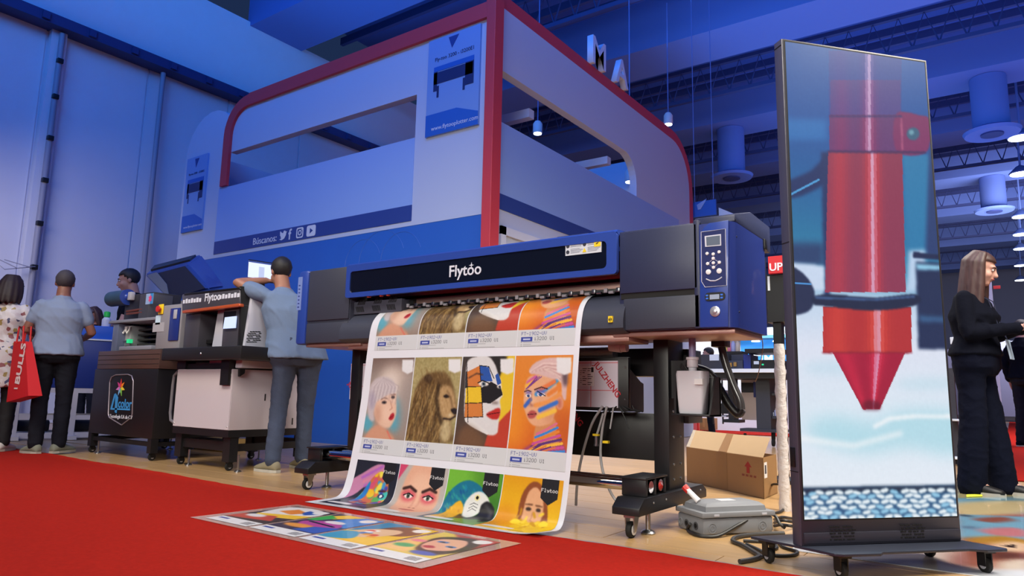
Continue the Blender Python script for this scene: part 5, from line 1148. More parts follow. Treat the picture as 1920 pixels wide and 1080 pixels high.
# emblem: outlined shield, star, "4color"
ey = MY-.002; E = lambda px, py: (P(px, py, Y=ey).x, P(px, py, Y=ey).z)
sh = [(206, 716), (209, 707), (217, 703), (240, 702), (247, 705), (250, 715), (248, 776), (246, 783), (228, 797), (205, 783), (203, 776)]
m = MB(); shp = [Vector((E(*p)[0], ey, E(*p)[1])) for p in sh]; m.tube(shp+[shp[0]], .006, 6); em = cp_('emblem_outline', m, mat('silver line', (150, 140, 150), .35, .4))
sc0 = E(226.5, 727)
for i, col in enumerate(((210, 60, 60), (230, 130, 40), (226, 200, 60), (120, 180, 80), (120, 170, 220), (200, 120, 190), (190, 60, 130))):
    a = math.radians(90-i*360/7); b0, b1 = a-.42, a+.42
    m = MB(); m.prism([(sc0[0]+.004*math.cos(a), ey-.002, sc0[1]+.004*math.sin(a)), (sc0[0]+.042*math.cos(b0), ey-.002, sc0[1]+.042*math.sin(b0)), (sc0[0]+.092*math.cos(a), ey-.002, sc0[1]+.092*math.sin(a)), (sc0[0]+.042*math.cos(b1), ey-.002, sc0[1]+.042*math.sin(b1))], (0, -.002, 0)); cp_('star_ray', m, mat('ray%d' % i, col, .5), None, em, False)
lbl = mat('sky blue print', (60, 140, 206), .5)
m = MB(); f4 = [(217, 741), (211, 765), (244, 766), (244, 769.5), (207, 768), (215, 738)]; m.prism([(E(*p)[0], ey-.001, E(*p)[1]) for p in f4], (0, -.002, 0)); cp_('figure_four', m, lbl, None, em, False)
m = MB(); m.prism([(E(*p)[0], ey-.001, E(*p)[1]) for p in ((217, 737), (222, 745), (219, 775), (215.5, 773))], (0, -.002, 0)); cp_('figure_four', m, lbl, None, em, False)
q = E(221, 764); text('color', .125, (q[0], ey-.001, q[1]), (1, 0, 0), (0, 0, 1), lbl, em, 'lettering', .001, .02)
q = E(205.5, 783); text('Tecnología S.A de C.V', .05, (q[0], ey-.001, q[1]), (1, 0, 0), (0, 0, 1), silverw, em, 'lettering', .001, .015)
# engraver standing on the cart
eg = thing('desktop_engraver', 'grey open engraving machine on the cart with blue roll and black head', 'engraver', ((x0+x1)/2, MY+.3, zc2+.002)); ep = bp(eg)
EY = MY+.03; g1 = mat('engraver grey', (128, 130, 142), .5)
CBX = P(288, 600, Y=MY+.02).x+.02
a, b, c1, d1 = rectY(203, 607, 290, 594, EY); zt_ = d1; b = CBX-.02
m = MB(); m.box(a, b+.02, EY, EY+.75, c1, d1, .006); ep('top_plate', m, g1)
a2, b2, c2, d2 = rectY(200, 692, 227, 607, EY); m = MB(); m.box(a2-.0, b2-.09, EY+.02, EY+.7, zc2+.003, c1-.001, .006); ep('side_panel', m, mat('smoky side panel', (98, 106, 132), .3))
m = MB(); m.box(b2-.03, b+.02, EY+.34, EY+.4, zc2+.003, c1-.001); ep('back_panel', m, black)
a3, b3, c3, d3 = rectY(229, 655, 246, 611, EY+.1); m = MB(); m.box(a3, b3, EY+.1, EY+.3, zc2+.06, c1-.02, .01); mot = ep('motor_block', m, mat('pale grey block', (150, 154, 160), .5))
p = P(239, 640, Y=EY+.08); m = MB(); m.cyl((p.x-.07, p.y, p.z), (p.x+.03, p.y, p.z), .012, 10); ep('spindle', m, steel); m = MB(); m.box(p.x+.02, p.x+.07, p.y-.02, p.y+.02, p.z-.02, p.z+.02); ep('green_coupling', m, mat('green light', (40, 200, 130), .4, emit=(40, 220, 140), estr=.5))
for px in (231, 238):
    p = P(px, 618, Y=EY+.08); m = MB(); m.tube([p+Vector((0, 0, .03)), p+Vector((0, -.01, -.02)), p+Vector((.03, -.01, -.04)), p+Vector((.05, 0, 0)), p+Vector((.05, .0, .03))], .009, 8); ep('cable_loop', m, whitep)
for i in range(4):
    p = P(250, 617+i*9, Y=EY+.2); m = MB(); m.box(p.x, b+.02, EY+.18, EY+.3, p.z-.028, p.z-.01); ep('slat', m, mat('dark slat', (50, 46, 50), .5))
m = MB(); a4, b4, c4, d4 = rectY(226, 655, 300, 646, EY); b4 = min(b4, CBX); m.box(a4, b4, EY-.02, EY+.6, zc2+.003, zc2+.045, .008); ep('base_tray', m, g1)
HY_ = EY+.12
a5, b5, c5, d5 = rectY(232, 592, 289, 547, HY_); m = MB(); b5 = min(b5, CBX); m.box(a5, b5, HY_, HY_+.3, zt_+.001, d5, .008); ep('head', m, mat('head black', (38, 38, 46), .45), 'black engraving head')
a6, b6, c6, d6 = rectY(268, 592, 290, 549, HY_); m = MB(); b6 = min(b6, CBX-.003); m.box(a6, b6, HY_-.05, HY_+.2, zt_+.001, d6-.01, .006); hb = ep('head_block', m, mat('head slate', (66, 66, 76), .45))
a7, b7, c7, d7 = rectY(273, 571, 288.5, 549.5, HY_-.05); m = MB(); m.box(a7, b7, HY_-.053, HY_-.05, c7, d7); st_ = ep('sticker', m, mat('pale blue sticker', (150, 176, 216), .4), 'pale blue sticker with pink star', hb)
m = MB(); m.box(a7+(b7-a7)*.62, b7, HY_-.055, HY_-.053, c7, d7); ep('sticker_band', m, mat('sky blue print', (60, 140, 206), .5), None, st_)
cx_, cz_ = (a7+b7)/2+.02, (c7+d7)/2
m = MB(); m.prism([(cx_+.03*(1 if k % 2 else .55)*math.cos(k*math.pi/6)*1.3, HY_-.0555, cz_+.045*(1 if k % 2 else .55)*math.sin(k*math.pi/6)) for k in range(12)], (0, -.001, 0)); ep('sticker_star', m, mat('pink print', (226, 70, 120), .5), None, st_, False)
for i in range(2):
    p0 = P(238, 584+i*5, Y=HY_-.04); p1 = P(268, 579.5+i*6, Y=HY_-.04); m = MB(); m.cyl(p0, p1, .012, 10); ep('copper_rod', m, mat('copper rod', (150, 84, 66), .35, .6))
p0 = P(210, 561, Y=HY_-.02); p1 = P(240, 553, Y=HY_-.02); rr_ = .083
m = MB(); m.cyl(p0, (p1.x, p0.y, p0.z), rr_, 26); ro = ep('roll', m, mat('teal roll', (48, 74, 96), .4, noise=.3, nscale=8), 'blue green material roll')
m = MB(); m.lathe((p1.x, p0.y, p0.z), [(rr_*1.03, 0), (rr_*1.03, .015), (rr_*.5, .016), (.03, .03), (.03, .10)], 24, (1, 0, 0)); ep('roll_cap', m, bluec, None, ro)
m = MB(); m.box(p1.x+.05, p1.x+.12, p0.y-.03, p0.y+.02, p0.z-.04, p0.z+.05, .01); ep('roll_clamp', m, lightgrey)
# control cabinet with blue door beside it
CBY = MY+.02
cb = thing('control_cabinet', 'grey control cabinet with blue door and yellow emergency stop', 'cabinet', (x1+.1, CBY+.3, .8)); kp = bp(cb)
a, b, c1, d1 = rectY(288, 648, 343, 569, CBY); zbase = .0
m = MB(); m.box(a+.025, b, CBY, CBY+.7, zc2+.003, d1, .01); cbx = kp('body', m, mat('warm grey coat', (136, 134, 142), .5))
a, b, c1, d1 = rectY(316, 643, 340, 577, CBY); m = MB(); m.box(a, b, CBY-.012, CBY, c1+.02, d1, .004); bd_ = kp('door', m, bluedk, 'blue door')
p = P(329, 589, Y=CBY-.013); m = MB(); m.box(p.x-.03, p.x+.03, CBY-.018, CBY-.011, p.z-.045, p.z+.045, .004); kp('latch', m, lightgrey, None, bd_)
p = P(303, 580, Y=CBY); m = MB(); m.box(p.x-.045, p.x+.045, CBY-.01, CBY, p.z-.05, p.z+.05, .006); es = kp('stop_plate', m, yellow); m = MB(); m.lathe((p.x, CBY-.01, p.z), [(.012, 0), (.012, .02), (.032, .022), (.03, .034), (.01, .036)], 18, (0, -1, 0)); kp('stop_button', m, redm, 'red mushroom button', es)
p = P(296.5, 600, Y=CBY); m = MB(); m.box(p.x-.045, p.x+.045, CBY-.003, CBY, p.z-.045, p.z+.045); kp('label', m, mat('bright label', (196, 220, 240), .4)); p = P(297, 612.5, Y=CBY); m = MB(); m.box(p.x-.1, p.x+.11, CBY-.003, CBY, p.z-.05, p.z+.04); kp('label', m, mat('grey label', (166, 164, 172), .5))
# big clamshell lid open behind
LY = 4.35
LA = quadY([(271, 515), (351, 494), (394, 542), (318, 563)], LY); LB = quadY([(290, 499), (377, 477), (422, 538), (345, 560)], LY+.55)
cl = thing('clamshell_machine', 'heat press like machine with large blue clamshell lid raised open', 'machine', ((LA[0]+LA[1])/2)*Vector((1, 1, 0)) if False else Vector(((LA[3].x+LA[2].x)/2, LY+.3, 0))); lp2 = bp(cl)
m = MB(); m.loft2(LA, LB); bmesh.ops.bevel(m.b, geom=m.b.edges[:], offset=.02, segments=2, affect='EDGES'); ll = lp2('lid', m, bluec, 'raised blue lid')
inn = quadY([(279, 517), (347, 499), (385, 541), (320, 558)], LY-.004); m = MB(); m.prism(inn, (0, -.006, 0)); lp2('lid_inside', m, mat('lid inside navy', (24, 30, 58), .5), None, ll, False)
m = MB(); m.prism(quadY([(277, 516), (295, 511), (313, 533), (318, 560)], LY-.012), (0, -.01, 0)); lp2('gas_strut_plate', m, mat('plate blue grey', (92, 102, 132), .4), 'blue grey stay plate', ll, False)
bb = [LB[0]+(LB[1]-LB[0])*.2+(LB[3]-LB[0])*.1, LB[0]+(LB[1]-LB[0])*.85+(LB[3]-LB[0])*.1]
tpq = [LA[0]*.75+LB[0]*.25+(LA[1]-LA[0])*.1, LA[1]*.75+LB[1]*.25-(LA[1]-LA[0])*.02, LA[1]*.15+LB[1]*.85-(LB[1]-LB[0])*.06, LA[0]*.15+LB[0]*.85+(LB[1]-LB[0])*.04]
m = MB(); m.prism([v+Vector((0, 0, .0)) for v in tpq], (0, -.01, .022)); lp2('lid_top_panel', m, black, None, ll, False)
a, b, c1, d1 = rectY(300, 640, 372, 556, LY+.05); m = MB(); m.box(a, b, LY+.05, LY+.8, .25, d1-.02, .02); lp2('body', m, mat('warm grey coat', (136, 134, 142), .5))
for sx in (a+.05, b-.05):
    for sy in (LY+.12, LY+.7): m = MB(); m.box(sx-.035, sx+.035, sy-.035, sy+.035, 0, .25); lp2('leg', m, blackm)
# UV printer
uv = thing('flatbed_printer', 'dark grey flatbed printer with orange strip and small touch display', 'printer', (P(395, 650, Y=MY).x, MY+.4, .85)); up_ = bp(uv)
UY = MY
hood = quadY([(341, 552), (341, 586), (448, 573), (448.5, 541)], UY-.02)
m = MB(); m.prism(hood, (0, .62, 0), .008); hd_ = up_('hood', m, mat('gunmetal hood', (84, 82, 92), .28, .4))
m = MB(); m.prism(quadY([(345, 549.5), (345, 554), (449, 542.5), (449, 538.5)], UY-.024), (0, .6, 0), .004); up_('hood_top', m, black, None, hd_)
m = MB(); m.prism(quadY([(341, 582), (341, 587.5), (448, 574.5), (448, 568.5)], UY-.045), (0, .05, 0), .006); up_('front_strip', m, orangem, 'orange strip', hd_)
for px, py, s, tx in ((343, 569.5, .065, 'ECONOMY'), (383, 565, .10, 'Flytoo'), (411, 561, .065, 'PRINTER')):
    p = P(px, py, Y=UY-.022)
    if tx == 'Flytoo': text(tx, s, p, (1, 0, .0), (0, 0, 1), silverw, hd_, 'lettering', .001, .02)
    else:
        m = MB()
        for k in range(7): m.box(p.x+k*.045, p.x+k*.045+.034, p.y-.002, p.y, p.z+.0, p.z+.035+.008*(k % 2))
        q = up_('print_marks', m, silverw, None, hd_, False); q['kind'] = 'stuff'
zb0, zb1 = P(400, 676, Y=UY).z, P(400, 652, Y=UY).z
a, b, c1, d1 = rectY(339, 652, 372, 588, UY); d1 += 0
zhb = P(395, 580, Y=UY).z
m = MB(); m.box(a+.0, b, UY+.02, UY+.6, zb1+.002, zhb-.02, .004); up_('left_bay', m, mat('gunmetal hood', (84, 82, 92), .28, .4))
a, b, c1, d1 = rectY(411, 652, 446, 580, UY); m = MB(); m.box(a, b, UY+.02, UY+.6, zb1+.002, zhb-.0, .004); rb = up_('right_bay', m, mat('gunmetal hood', (84, 82, 92), .28, .4))
a_, b_, c_, d_ = rectY(418, 616, 443, 583, UY+.02); m = MB(); m.box(a_, b_, UY+.016, UY+.021, c_, d_); up_('display_recess', m, black, None, rb)
m = MB(); m.prism(quadY([(418, 616.5), (421.5, 595), (443.5, 592.5), (441.5, 615)], UY+.0), (0, .006, 0)); up_('touch_display', m, mat('pale lit display', (190, 208, 240), .3, emit=(150, 176, 226), estr=.55), 'small lit touch display', rb, False)
a, b, c1, d1 = rectY(372, 652, 411, 580, UY); m = MB(); m.box(a, b, UY+.3, UY+.6, zb1+.002, zhb); up_('print_bay', m, deepblack)
p0 = P(371, 601, Y=UY+.2); m = MB(); m.box(a, b, UY+.18, UY+.22, p0.z-.015, p0.z+.01); up_('rail', m, lightgrey)
p = P(390, 640, Y=UY+.15); m = MB(); m.lathe((p.x, UY+.1, zb1+.06), [(.05, 0), (.055, .02), (.05, .1)], 18, (0, 1, 0)); m.box(p.x, p.x+.16, UY+.1, UY+.16, zb1+.05, zb1+.085); up_('rotary_fixture', m, black)
m = MB(); a, b, _, _ = rectY(288, 676, 452, 652, UY-.12); m.box(P(303, 660, Y=UY-.12).x, b, UY-.12, UY+.66, zb0, zb1, .012); up_('base_slab', m, mat('base slab black', (30, 30, 34), .42), 'black base slab')
p = P(376, 663, Y=UY-.12); m = MB(); m.lathe((p.x, UY-.121, p.z), [(.012, 0), (.008, .004)], 10, (0, -1, 0)); up_('bolt', m, steel)
m = MB(); m.box(P(372, 690, Y=UY).x, b-.3, UY+.13, UY+.45, zb0-.06, zb0-.001); up_('lower_drawer', m, mat('dull red brown', (84, 58, 58), .5))
XU = P(449, 560, Y=UY).x
m = MB(); m.prism([(XU, UY-.03, 1.0)] if False else quadX([(449, 537), (474, 541), (472, 560), (455, 700), (446, 706)], XU), (.03, 0, 0)); up_('side_cover', m, mat('matt black side', (20, 20, 24), .55), 'black slanted side cover')
# light grey rear housing of the UV printer with vent holes, and its screen
XH = XU+.06
m = MB(); m.prism(quadX([(473, 556), (520, 553), (560, 556), (560, 692), (452, 690)], XH), (-.5, 0, 0), .01); rh_ = up_('rear_housing', m, mat('pale grey housing', (176, 176, 190), .45), 'pale grey rear housing')
for i in range(5):
    for j in range(7):
        p = P(466+i*5+(j % 2)*2-j*.3, 622+j*3.2, X=XH+.001)
        if (i*3+j*5) % 7: m = MB(); m.box(XH-.002, XH+.002, p.y-.012, p.y+.012, p.z-.004, p.z+.004); up_('vent_hole', m, deepblack, None, rh_, False)
# white cabinet on a black frame
wc = thing('white_cabinet', 'white sheet metal cabinet on a black wheeled frame under the flatbed printer', 'cabinet', (P(380, 860, Y=MY).x, MY+.4, 0)); wp = bp(wc)
wx0 = P(329, 745, Y=MY).x; wx1 = P(433, 750, Y=MY).x; wz0_ = P(400, 805, Y=MY).z; wz1_ = P(380, 692, Y=MY).z; wd_ = .85
wm = mat('off white panel', (186, 178, 188), .45, noise=.05, nscale=3)
m = MB(); m.box(wx0, wx1, MY, MY+wd_, wz0_, wz1_, .005); cbn = wp('cabinet', m, wm, 'white cabinet box')
m = MB(); m.box(wx0+.004, wx1-.004, MY-.003, MY, wz0_+.004, wz1_-.005); fpn = wp('front_panel', m, wm, None, cbn, False)
for sx in (wx0+.02, wx1-.025):
    for sz in (wz0_+.03, wz1_-.05): q_ = MB(); q_.lathe((sx, MY-.003, sz), [(.008, 0), (.005, .003)], 8, (0, -1, 0)); wp('screw', q_, steel, None, cbn)
for q in ((497, 745), (548, 790)): p = P(q[0], q[1], X=wx1+.001); m = MB(); m.box(wx1, wx1+.004, p.y-.005, p.y+.005, p.z-.03, p.z+.03); wp('keyhole', m, black, None, cbn)
m = MB(); m.tube([(wx0-.03, MY+.02, wz1_-.02), (wx0-.09, MY+.02, wz1_-.06), (wx0-.10, MY+.02, wz1_-.15), (wx0-.10, MY+.02, wz0_+.12), (wx0-.08, MY+.02, wz0_+.05), (wx0-.02, MY+.02, wz0_+.03)], .014, 8); wp('handle', m, mat('grey tube handle', (110, 108, 116), .4))
for x in (wx0+.06, wx1-.06):
    for y in (MY+.03, MY+wd_-.09): m = MB(); m.box(x-.05, x+.05, y, y+.08, .075, wz0_); wp('frame_leg', m, blackm)
m = MB(); m.box(wx0, wx1, MY, MY+wd_, wz0_-.06, wz0_-.001); wp('frame_top', m, blackm)
for y in (MY+.05, MY+wd_-.07):
    m = MB(); m.box(wx0+.1, wx1-.1, y, y+.04, .16, .24); wp('frame_rail', m, blackm)
m = MB(); m.box(wx1-.08, wx1-.03, MY+.1, MY+wd_-.08, .16, .22); wp('frame_rail', m, blackm)
m = MB(); m.box(wx1-.14, wx1-.02, MY-.03, MY+.06, wz1_-.14, zb0-.001); m.box(wx0-.02, wx0+.12, MY+.0, MY+.1, wz1_, zb0-.002); m.box(wx0+.05, wx1, MY+.5, MY+.62, wz1_, zb0-.002); m.box(wx0+.1, wx1-.02, MY+.02, MY+.5, wz1_, wz1_+.05); wp('top_bracket', m, blackm)
for x in (wx0+.06, wx1-.06):
    for y in (MY+.07, MY+wd_-.05): caster(wc, x, y, .036)
# screen with a document on top of the UV printer
MYY = UY+.42; sq = quadY([(466, 486), (519, 494), (517, 527), (464, 520)], MYY)
mo = thing('computer_screen', 'lit computer screen on the flatbed printer in front of the man', 'screen', (sq[3].x+.1, MYY, sq[3].z-.05)); mp = bp(mo)
m = MB(); m.prism(sq, (0, .02, 0)); mp('panel', m, black, None, None, False)
sw = quadY([(466.8, 488), (518, 495.5), (516.3, 526), (464.8, 519.5)], MYY-.001); m = MB(); m.prism(sw, (0, -.002, 0)); ms = mp('lit_page', m, mat('lit page', (200, 212, 244), .3, emit=(176, 190, 232), estr=.6), 'lit white page', None, False)
m = MB(); m.prism(quadY([(466.8, 488), (518, 495.5), (517.8, 498.5), (466.6, 491)], MYY-.003), (0, -.001, 0)); mp('title_bar', m, mat('screen navy', (50, 70, 130), .4, emit=(50, 70, 130), estr=.4), None, ms, False)
m = MB(); m.prism(quadY([(486, 500), (496, 501.5), (495, 523), (485, 521.5)], MYY-.003), (0, -.001, 0)); mp('page_column', m, mat('screen grey', (160, 172, 206), .4, emit=(160, 172, 206), estr=.5), None, ms, False)
m = MB(); m.box(sq[3].x+.06, sq[3].x+.14, MYY+.0, MYY+.1, P(460, 545, Y=MYY).z-.075, sq[3].z); mp('stand', m, black)
# small carton under the cabinet
a = P(362, 838, Y=4.55); b = P(418, 836, Y=4.55); zt2 = P(390, 822, Y=4.55).z
yc = thing('small_carton', 'small yellowish carton on the floor under the white cabinet', 'carton', ((a.x+b.x)/2, 4.7, 0)); m = MB(); m.box(a.x, b.x, 4.55, 4.85, 0, zt2, .004); part('box', m, mat('ochre carton', (180, 140, 70), .7), yc); m = MB(); m.box(a.x+.1, a.x+.2, 4.548, 4.55, 0, zt2); part('tape', m, tapec, yc)
m = MB(); m.tube([(a.x+.22+.1*math.cos(t), 4.545, .08+.06*math.sin(t)) for t in np.linspace(0, 6.1, 20)], .006, 6); part('cord_coil', m, black, yc)

# ------------------------------------------------------------------ far left bench with blue cabinet
ba, bb_ = P(12, 826, Z=0), P(190, 823, Z=0); bdir = (bb_-ba); blen = bdir.length; bdir.normalize(); bn = Vector((-bdir.y, bdir.x, 0))
BM = Matrix.Identity(4)
for i in range(3): BM[i][0] = bdir[i]; BM[i][1] = bn[i]; BM[i][2] = (0, 0, 1)[i]; BM[i][3] = ba[i]
bench = thing('work_bench', 'white steel bench carrying a blue cabinet behind the man', 'bench', ba); bpp = bp(bench); wst = mat('white painted steel', (196, 190, 196), .45)
zr = zat(ba.x, ba.y, 735)
for x in (.02, blen*.62):
    for y in (0, .6): m = MB(); m.box(x, x+.07, y, y+.07, .05, zr, 0, BM); bpp('leg', m, wst)
    m = MB(); m.box(x-.03, x+.10, -.1, .78, .0, .05, 0, BM); bpp('foot_rail', m, wst)
for y in (.0, .6): m = MB(); m.box(-.1, blen+.1, y, y+.07, zr, zr+.06, 0, BM); bpp('top_rail', m, wst); m = MB(); m.box(.0, blen+.1, y+.01, y+.05, zr*.42, zr*.42+.06, 0, BM); bpp('lower_rail', m, wst); m = MB(); m.box(.0, blen+.1, y+.01, y+.06, .02, .09, 0, BM); bpp('lower_rail', m, wst)
zq = zat(bb_.x, bb_.y, 640); zq2 = zat(bb_.x, bb_.y, 612)
m = MB(); m.box(blen*.3, blen+.35, .0, .7, zr+.061, zq, .01, BM); bpp('blue_cabinet', m, mat('cabinet blue', (28, 52, 128), .4), 'blue cabinet')
m = MB(); m.box(blen*.3, blen+.36, -.01, .72, zq+.001, zq+.02, 0, BM); bpp('white_edge', m, whitep)
m = MB(); m.box(blen*.4, blen+.3, .05, .65, zq+.021, zq2, .01, BM); bpp('upper_box', m, mat('bright blue box', (44, 96, 200), .4))
# bottle of green liquid on the bench
p = P(180, 605, Y=bb_.y); gb_ = BM @ Vector((blen*.93, .2, 0)); z0 = zq2+.001
t = thing('spray_bottle', 'white bottle with bright green cap on the blue bench box', 'bottle', (gb_.x, gb_.y, z0)); m = MB(); m.lathe((gb_.x, gb_.y, z0), [(.05, 0), (.055, .01), (.055, .1), (.03, .13)], 16); part('bottle_body', m, whitep, t); m = MB(); m.lathe((gb_.x, gb_.y, z0+.131), [(.03, 0), (.04, .01), (.04, .07), (.02, .08)], 16); part('cap', m, mat('bright green', (50, 210, 90), .4), t)
dk = mat('dark bin', (22, 24, 34), .6)
for i, x in enumerate((.05, .50, .95)):
    m = MB(); m.box(x, x+.38, .15, .5, .1, zr*.4, .02, BM); solo('storage_bin', m, dk, ('leftmost', 'middle', 'rightmost')[i]+' dark bin under the white bench', 'bin')

# ------------------------------------------------------------------ people
skinm = lambda n, c: mat(n, c, .5)
def fuse(bm, voxel, it=4):
    me = bpy.data.meshes.new('tmp'); bm.to_mesh(me); bm.free()
    o = bpy.data.objects.new('tmp', me); COL.objects.link(o)
    r = o.modifiers.new('r', 'REMESH'); r.mode = 'VOXEL'; r.voxel_size = voxel
    s = o.modifiers.new('s', 'SMOOTH'); s.factor = .5; s.iterations = it
    dg = bpy.context.evaluated_depsgraph_get(); out = bpy.data.meshes.new_from_object(o.evaluated_get(dg))
    bpy.data.objects.remove(o); bpy.data.meshes.remove(me); return out
from mathutils import noise as mnoise
def folds(me, amp, f=(9, 9, 5), seed=0):
    """cloth creases pushed along the normals"""
    for v, nv in zip(me.vertices, [w.vector.copy() for w in me.vertex_normals]):
        p = v.co; q = Vector((p.x*f[0]+p.z*2.2+seed, p.y*f[1], p.z*f[2]+p.x*1.5))
        n = mnoise.noise(q); r = 1-2*abs(mnoise.noise(q*1.0+Vector((7, 3, 1))))
        v.co = p+nv*amp*(.6*n+.8*max(0, r-.55)*2)
def ering(c, rx, ry, X, Y, n=18, sq=1.0):
    out = []
    for k in range(n):
        a = 2*math.pi*k/n; ca, sa = math.cos(a), math.sin(a)
        out.append(c+X*(rx*math.copysign(abs(ca)**sq, ca))+Y*(ry*math.copysign(abs(sa)**sq, sa)))
    return out
def limb(mb, pts, rad, n=14):
    """tapering limb through joints with rounded ends"""
    P_ = [Vector(p) for p in pts]; out = []; rs = []
    for i in range(len(P_)-1):
        for k in range(5):
            t = k/5; out.append(P_[i].lerp(P_[i+1], t)); rs.append(rad[i]*(1-t)+rad[i+1]*t)
    out.append(P_[-1]); rs.append(rad[-1])
    d0 = (out[0]-out[1]).normalized(); d1 = (out[-1]-out[-2]).normalized()
    out = [out[0]+d0*rs[0]*.9, out[0]+d0*rs[0]*.55]+out+[out[-1]+d1*rs[-1]*.55, out[-1]+d1*rs[-1]*.9]; rs = [rs[0]*.35, rs[0]*.8]+rs+[rs[-1]*.8, rs[-1]*.35]
    mb.tube(out, rs, n)
BASE = dict(pelvis=(0, 0, .97), chest=(0, .0, 1.28), neck=(0, -.01, 1.49), head=(0, .03, 1.62),
            shL=(-.175, -.01, 1.415), shR=(.175, -.01, 1.415), elL=(-.25, -.03, 1.14), elR=(.25, -.03, 1.14), wrL=(-.25, .05, .90), wrR=(.25, .05, .90),
            hipL=(-.09, 0, .95), hipR=(.09, 0, .95), knL=(-.10, .02, .52), knR=(.10, .02, .52), anL=(-.11, -.02, .09), anR=(.11, -.02, .09))
def hand(mb, wr, d, pal, sc=1.0, curl=.5, thumb=1):
    """palm and five fingers. wr wrist, d forearm direction, pal palm normal, thumb = side (+1/-1)"""
    d = d.normalized(); pal = (pal-d*pal.dot(d)).normalized(); s = d.cross(pal)*thumb
    c0 = wr+d*.045*sc
    mb.rings([ering(wr-d*.02*sc, .026*sc, .02*sc, s, pal, 12), ering(wr+d*.01*sc, .03*sc, .017*sc, s, pal, 12), ering(c0, .041*sc, .016*sc, s, pal, 12), ering(wr+d*.085*sc, .042*sc, .014*sc, s, pal, 12), ering(wr+d*.098*sc, .034*sc, .008*sc, s, pal, 12)])
    for i, (off, L) in enumerate(((.031, .072), (.011, .080), (-.010, .074), (-.030, .058))):
        p = wr+d*.07*sc+s*off*sc; q = wr+d*.095*sc+s*off*1.05*sc; pts = [p, q]; ang = 0; dd = d.copy()
        for f in (.45, .32, .25):
            ang += curl*(.5+.18*i*.3); dd = d*math.cos(ang)+pal*math.sin(ang); pts.append(pts[-1]+dd*L*f*sc)
        limb(mb, pts, [r*sc for r in (.0095, .0095, .009, .0082, .007)], 8)
    t0 = wr+d*.025*sc+s*.026*sc; t1 = t0+(d*.55+s*.75+pal*.2).normalized()*.036*sc; t2 = t1+(d*.85+s*.2+pal*.35).normalized()*.034*sc; t3 = t2+(d*.9-s*.05+pal*.4).normalized()*.026*sc
    limb(mb, [t0, t1, t2, t3], [.015*sc, .012*sc, .0105*sc, .008*sc], 8)
